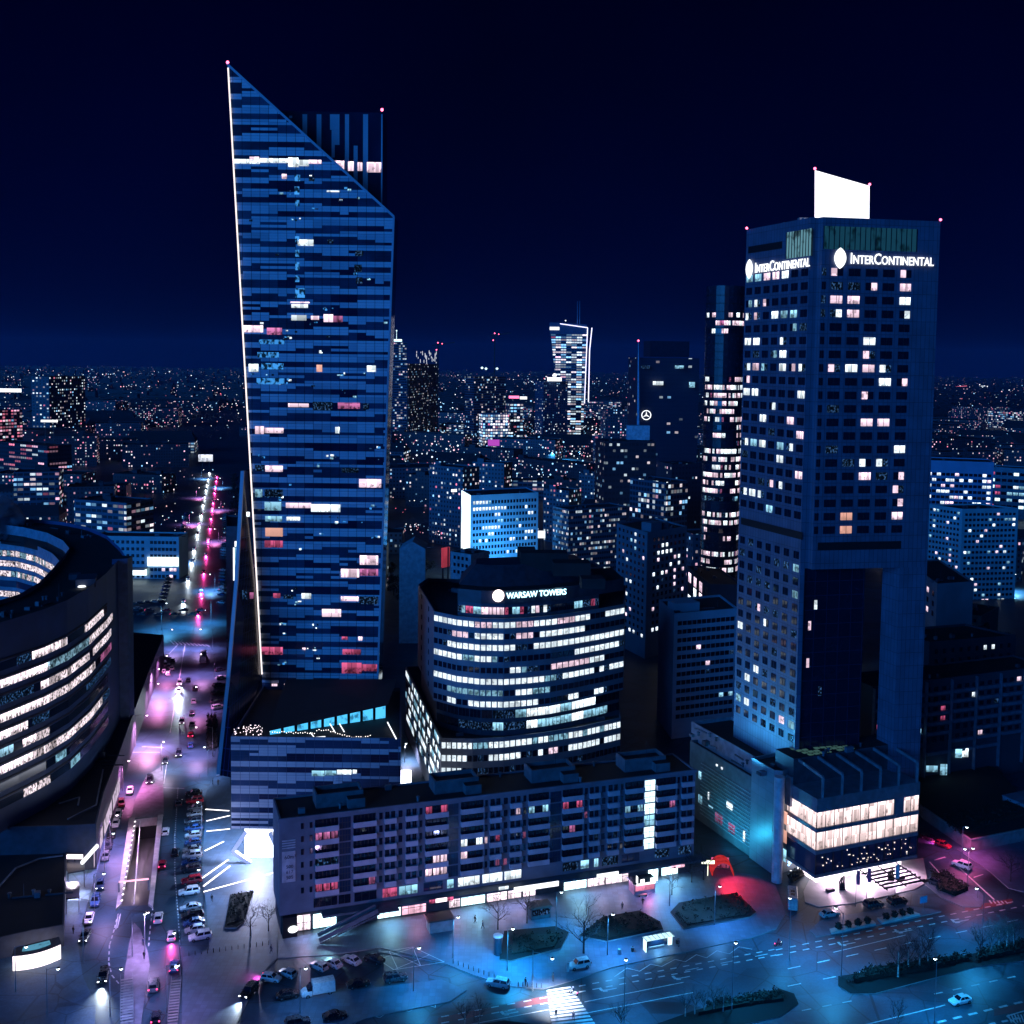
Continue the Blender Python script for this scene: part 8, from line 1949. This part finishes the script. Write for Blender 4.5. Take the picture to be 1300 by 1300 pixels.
for q in ((603, 1172, .4, 0, 0, 'person in black striding past the bright white shop'), (613, 1179, 2.8, 0, 1, 'person in dark coat walking away from the bright white shop'), (816, 1149, 1.2, 0, 0, 'person in black standing before the market kiosk bench'), (790, 1155, 1.8, 1, 2, 'person in grey waiting left of the market kiosk'),
          (269, 1145, 2.0, 0, 0, 'person in black crossing the light lines of the plaza'), (344, 1210, .6, 0, 1, 'person walking on the plaza near the corner kiosk'), (93, 1186, 1.2, 1, 0, 'person in black standing on the bright entrance pavement'),
          (183, 1218, 1.5, 1, 0, 'person in black on the pale traffic island'), (182, 1201, 1.5, 1, 1, 'person in navy near the tip of the traffic island'), (270, 996, .3, 1, 0, 'person standing by the podium corner, first of a pair'), (277, 997, 2.5, 1, 2, 'person in grey by the podium corner, second of a pair'),
          (706, 1292, 1.9, 0, 0, 'person in black crossing on the zebra, left of two'), (728, 1296, 1.7, 0, 1, 'person in navy crossing on the zebra, right of two'), (667, 1252, .6, 1, 0, 'person waiting at the kerb left of the zebra crossing'), (702, 1246, .2, 1, 2, 'person in grey waiting at the zebra crossing kerb'), (862, 1202, 3.3, 1, 1, 'person waiting at the end of the bus shelter')):
    person(*q, z=.0 if q[0] in (706, 728) else .13)
def twowheeler(u, v, rz, name, label, cat, paint, coat, lit):
    g = G(u, v); t = thing(name, label, cat, g, rz); mb = MB()
    w_ = MB(); w_.lathe((0, 0, 0), [(.24, -.06), (.32, -.04), (.32, .04), (.24, .06), (.24, -.06)], 14); W = w_.mesh('wheel', [TYRE])
    for x in (-.65, .65): o = child('wheel', W, t, (x, 0, .32)); o.rotation_euler = (PI / 2, 0, 0)
    mb.bar((-.65, 0, .4), (.1, 0, .55), .24, .26); mb.bar((.1, 0, .5), (.55, 0, .95), .2, .22); mb.bar((.65, 0, .35), (.45, 0, 1.0), .08); mb.box((-.3, 0, .62), .8, .3, .16); mb.bar((.42, -.35, 1.02), (.42, .35, 1.02), .05); o = mb.build('frame', paint); o.parent = t
    mb = MB(); mb.lathe((.62, 0, .78), [(0, -.1), (.11, 0), (0, .1)], 8); o = mb.build('headlight', HL_ON if lit else HL_OFF); o.parent = t
    mb = MB(); mb.box((-.85, 0, .6), .08, .2, .14); o = mb.build('taillight', TL_ON); o.parent = t
    p = thing('person', label.replace(name.replace('_', ' '), 'rider') if False else ('person in red leaning on the motorcycle before the hotel drive' if lit else 'person riding the scooter at the zebra crossing'), 'person', (g.x, g.y, .28), rz); child('body', RIDER, p, m=mat('coat_red', (.4, .03, .06), .7, noise=0) if lit else COATS[1]); mb = MB(); mb.lathe((.12, 0, 1.16), [(.06, -.12), (.14, -.05), (.155, .05), (.1, .15), (0, .18)], 10); o = mb.build('helmet', CP['red'] if lit else CP['white']); o.parent = p
V_ = None
def rider_mesh():
    V = [((-.2, 0, .55), .15), ((-.12, 0, .75), .14), ((.0, 0, .95), .16), ((.06, 0, 1.08), .06), ((.12, 0, 1.18), .09), ((.13, 0, 1.26), .05)]; E_ = [(0, 1), (1, 2), (2, 3), (3, 4), (4, 5)]
    for s in (-1, 1):
        k = len(V); V += [((-.12, s * .12, .52), .09), ((.22, s * .17, .42), .07), ((.08, s * .17, .05), .05), ((.22, s * .17, .0), .04)]; E_ += [(0, k), (k, k + 1), (k + 1, k + 2), (k + 2, k + 3)]
        k = len(V); V += [((.02, s * .19, 1.0), .06), ((.2, s * .27, .82), .048), ((.4, s * .29, .78), .036), ((.46, s * .29, .76), .03)]; E_ += [(2, k), (k, k + 1), (k + 1, k + 2), (k + 2, k + 3)]
    me = bpy.data.meshes.new('body'); me.from_pydata([v[0] for v in V], E_, []); o = bpy.data.objects.new('tmp', me); C.objects.link(o); o.modifiers.new('skin', 'SKIN'); o.modifiers.new('s', 'SUBSURF').levels = 1
    for i, v in enumerate(V): me.skin_vertices[0].data[i].radius = (v[1], v[1])
    m2 = bpy.data.meshes.new_from_object(o.evaluated_get(bpy.context.evaluated_depsgraph_get())); bpy.data.objects.remove(o)
    for m_ in (COATS[0], TROU): m2.materials.append(m_)
    for p in m2.polygons: p.material_index = 0 if p.center.z > .58 else 1
    return m2
RIDER = rider_mesh()
twowheeler(988, 1201, AVE, 'motorcycle', 'motorcycle with red lamp pulling out before the hotel drive', 'motorcycle', CP['red'], 0, True)
twowheeler(728, 1263, AVE + 2.2, 'scooter', 'small scooter with a white front waiting at the zebra crossing', 'scooter', CP['white'], 1, False)
# bollards along forecourt kerb and plaza edge
BOL = MB(); BOL.lathe((0, 0, 0), [(.07, 0), (.07, .8), (.05, .9), (0, .92)], 8); BM = BOL.mesh('post', [DARK]); BOL = MB(); BOL.lathe((0, 0, .7), [(.075, 0), (.075, .08), (.07, .08)], 8); BB = BOL.mesh('band', [STEEL])
i = 0
for (a, c, n) in (((572, 1222), (650, 1250), 12), ((655, 1252), (690, 1254), 6), ((236, 1214), (345, 1199), 14)):
    for k in range(n):
        t_ = (k + .5) / n; g = at(a[0] + (c[0] - a[0]) * t_, a[1] + (c[1] - a[1]) * t_)
        t = thing('bollard', '%s bollard along %s' % (ordn(k), ('the forecourt edge at the service road mouth', 'the kerb before the zebra crossing', 'the lower plaza edge left of the apartment block')[i]), 'bollard', g, 0, 'bollards'); child('post', BM, t); child('band', BB, t)
    i += 1
# steam drifting behind the ring-shaped office
t_ = P(10, 655, 395); mb = MB(); r = random.Random(9)
st_m, n, o_ = nodes('steam'); pv = N(n, 'ShaderNodeVolumePrincipled'); pv.inputs['Color'].default_value = (.6, .75, 1, 1); pv.inputs['Anisotropy'].default_value = .2
g_ = N(n, 'ShaderNodeNewGeometry'); tn = N(n, 'ShaderNodeTexNoise'); tn.inputs['Scale'].default_value = .22; tn.inputs['Detail'].default_value = 4; L(n, g_.outputs[0], tn.inputs[0])
rg = N(n, 'ShaderNodeMapRange'); rg.inputs[1].default_value = .45; rg.inputs[2].default_value = .7; rg.inputs[4].default_value = .9; L(n, tn.outputs[0], rg.inputs[0]); L(n, rg.outputs[0], pv.inputs['Density']); L(n, pv.outputs[0], o_.inputs['Volume'])
me = MB(); pts = []
me.lathe((t_.x - 4, t_.y, t_.z - 9), [(0, 0), (5, .5), (9, 4), (10, 8), (7, 13), (3, 17), (0, 18)], 18)
o = me.build('steam', st_m); tag(o, 'pale blue steam cloud drifting behind the ring shaped office', 'steam', kind='stuff')
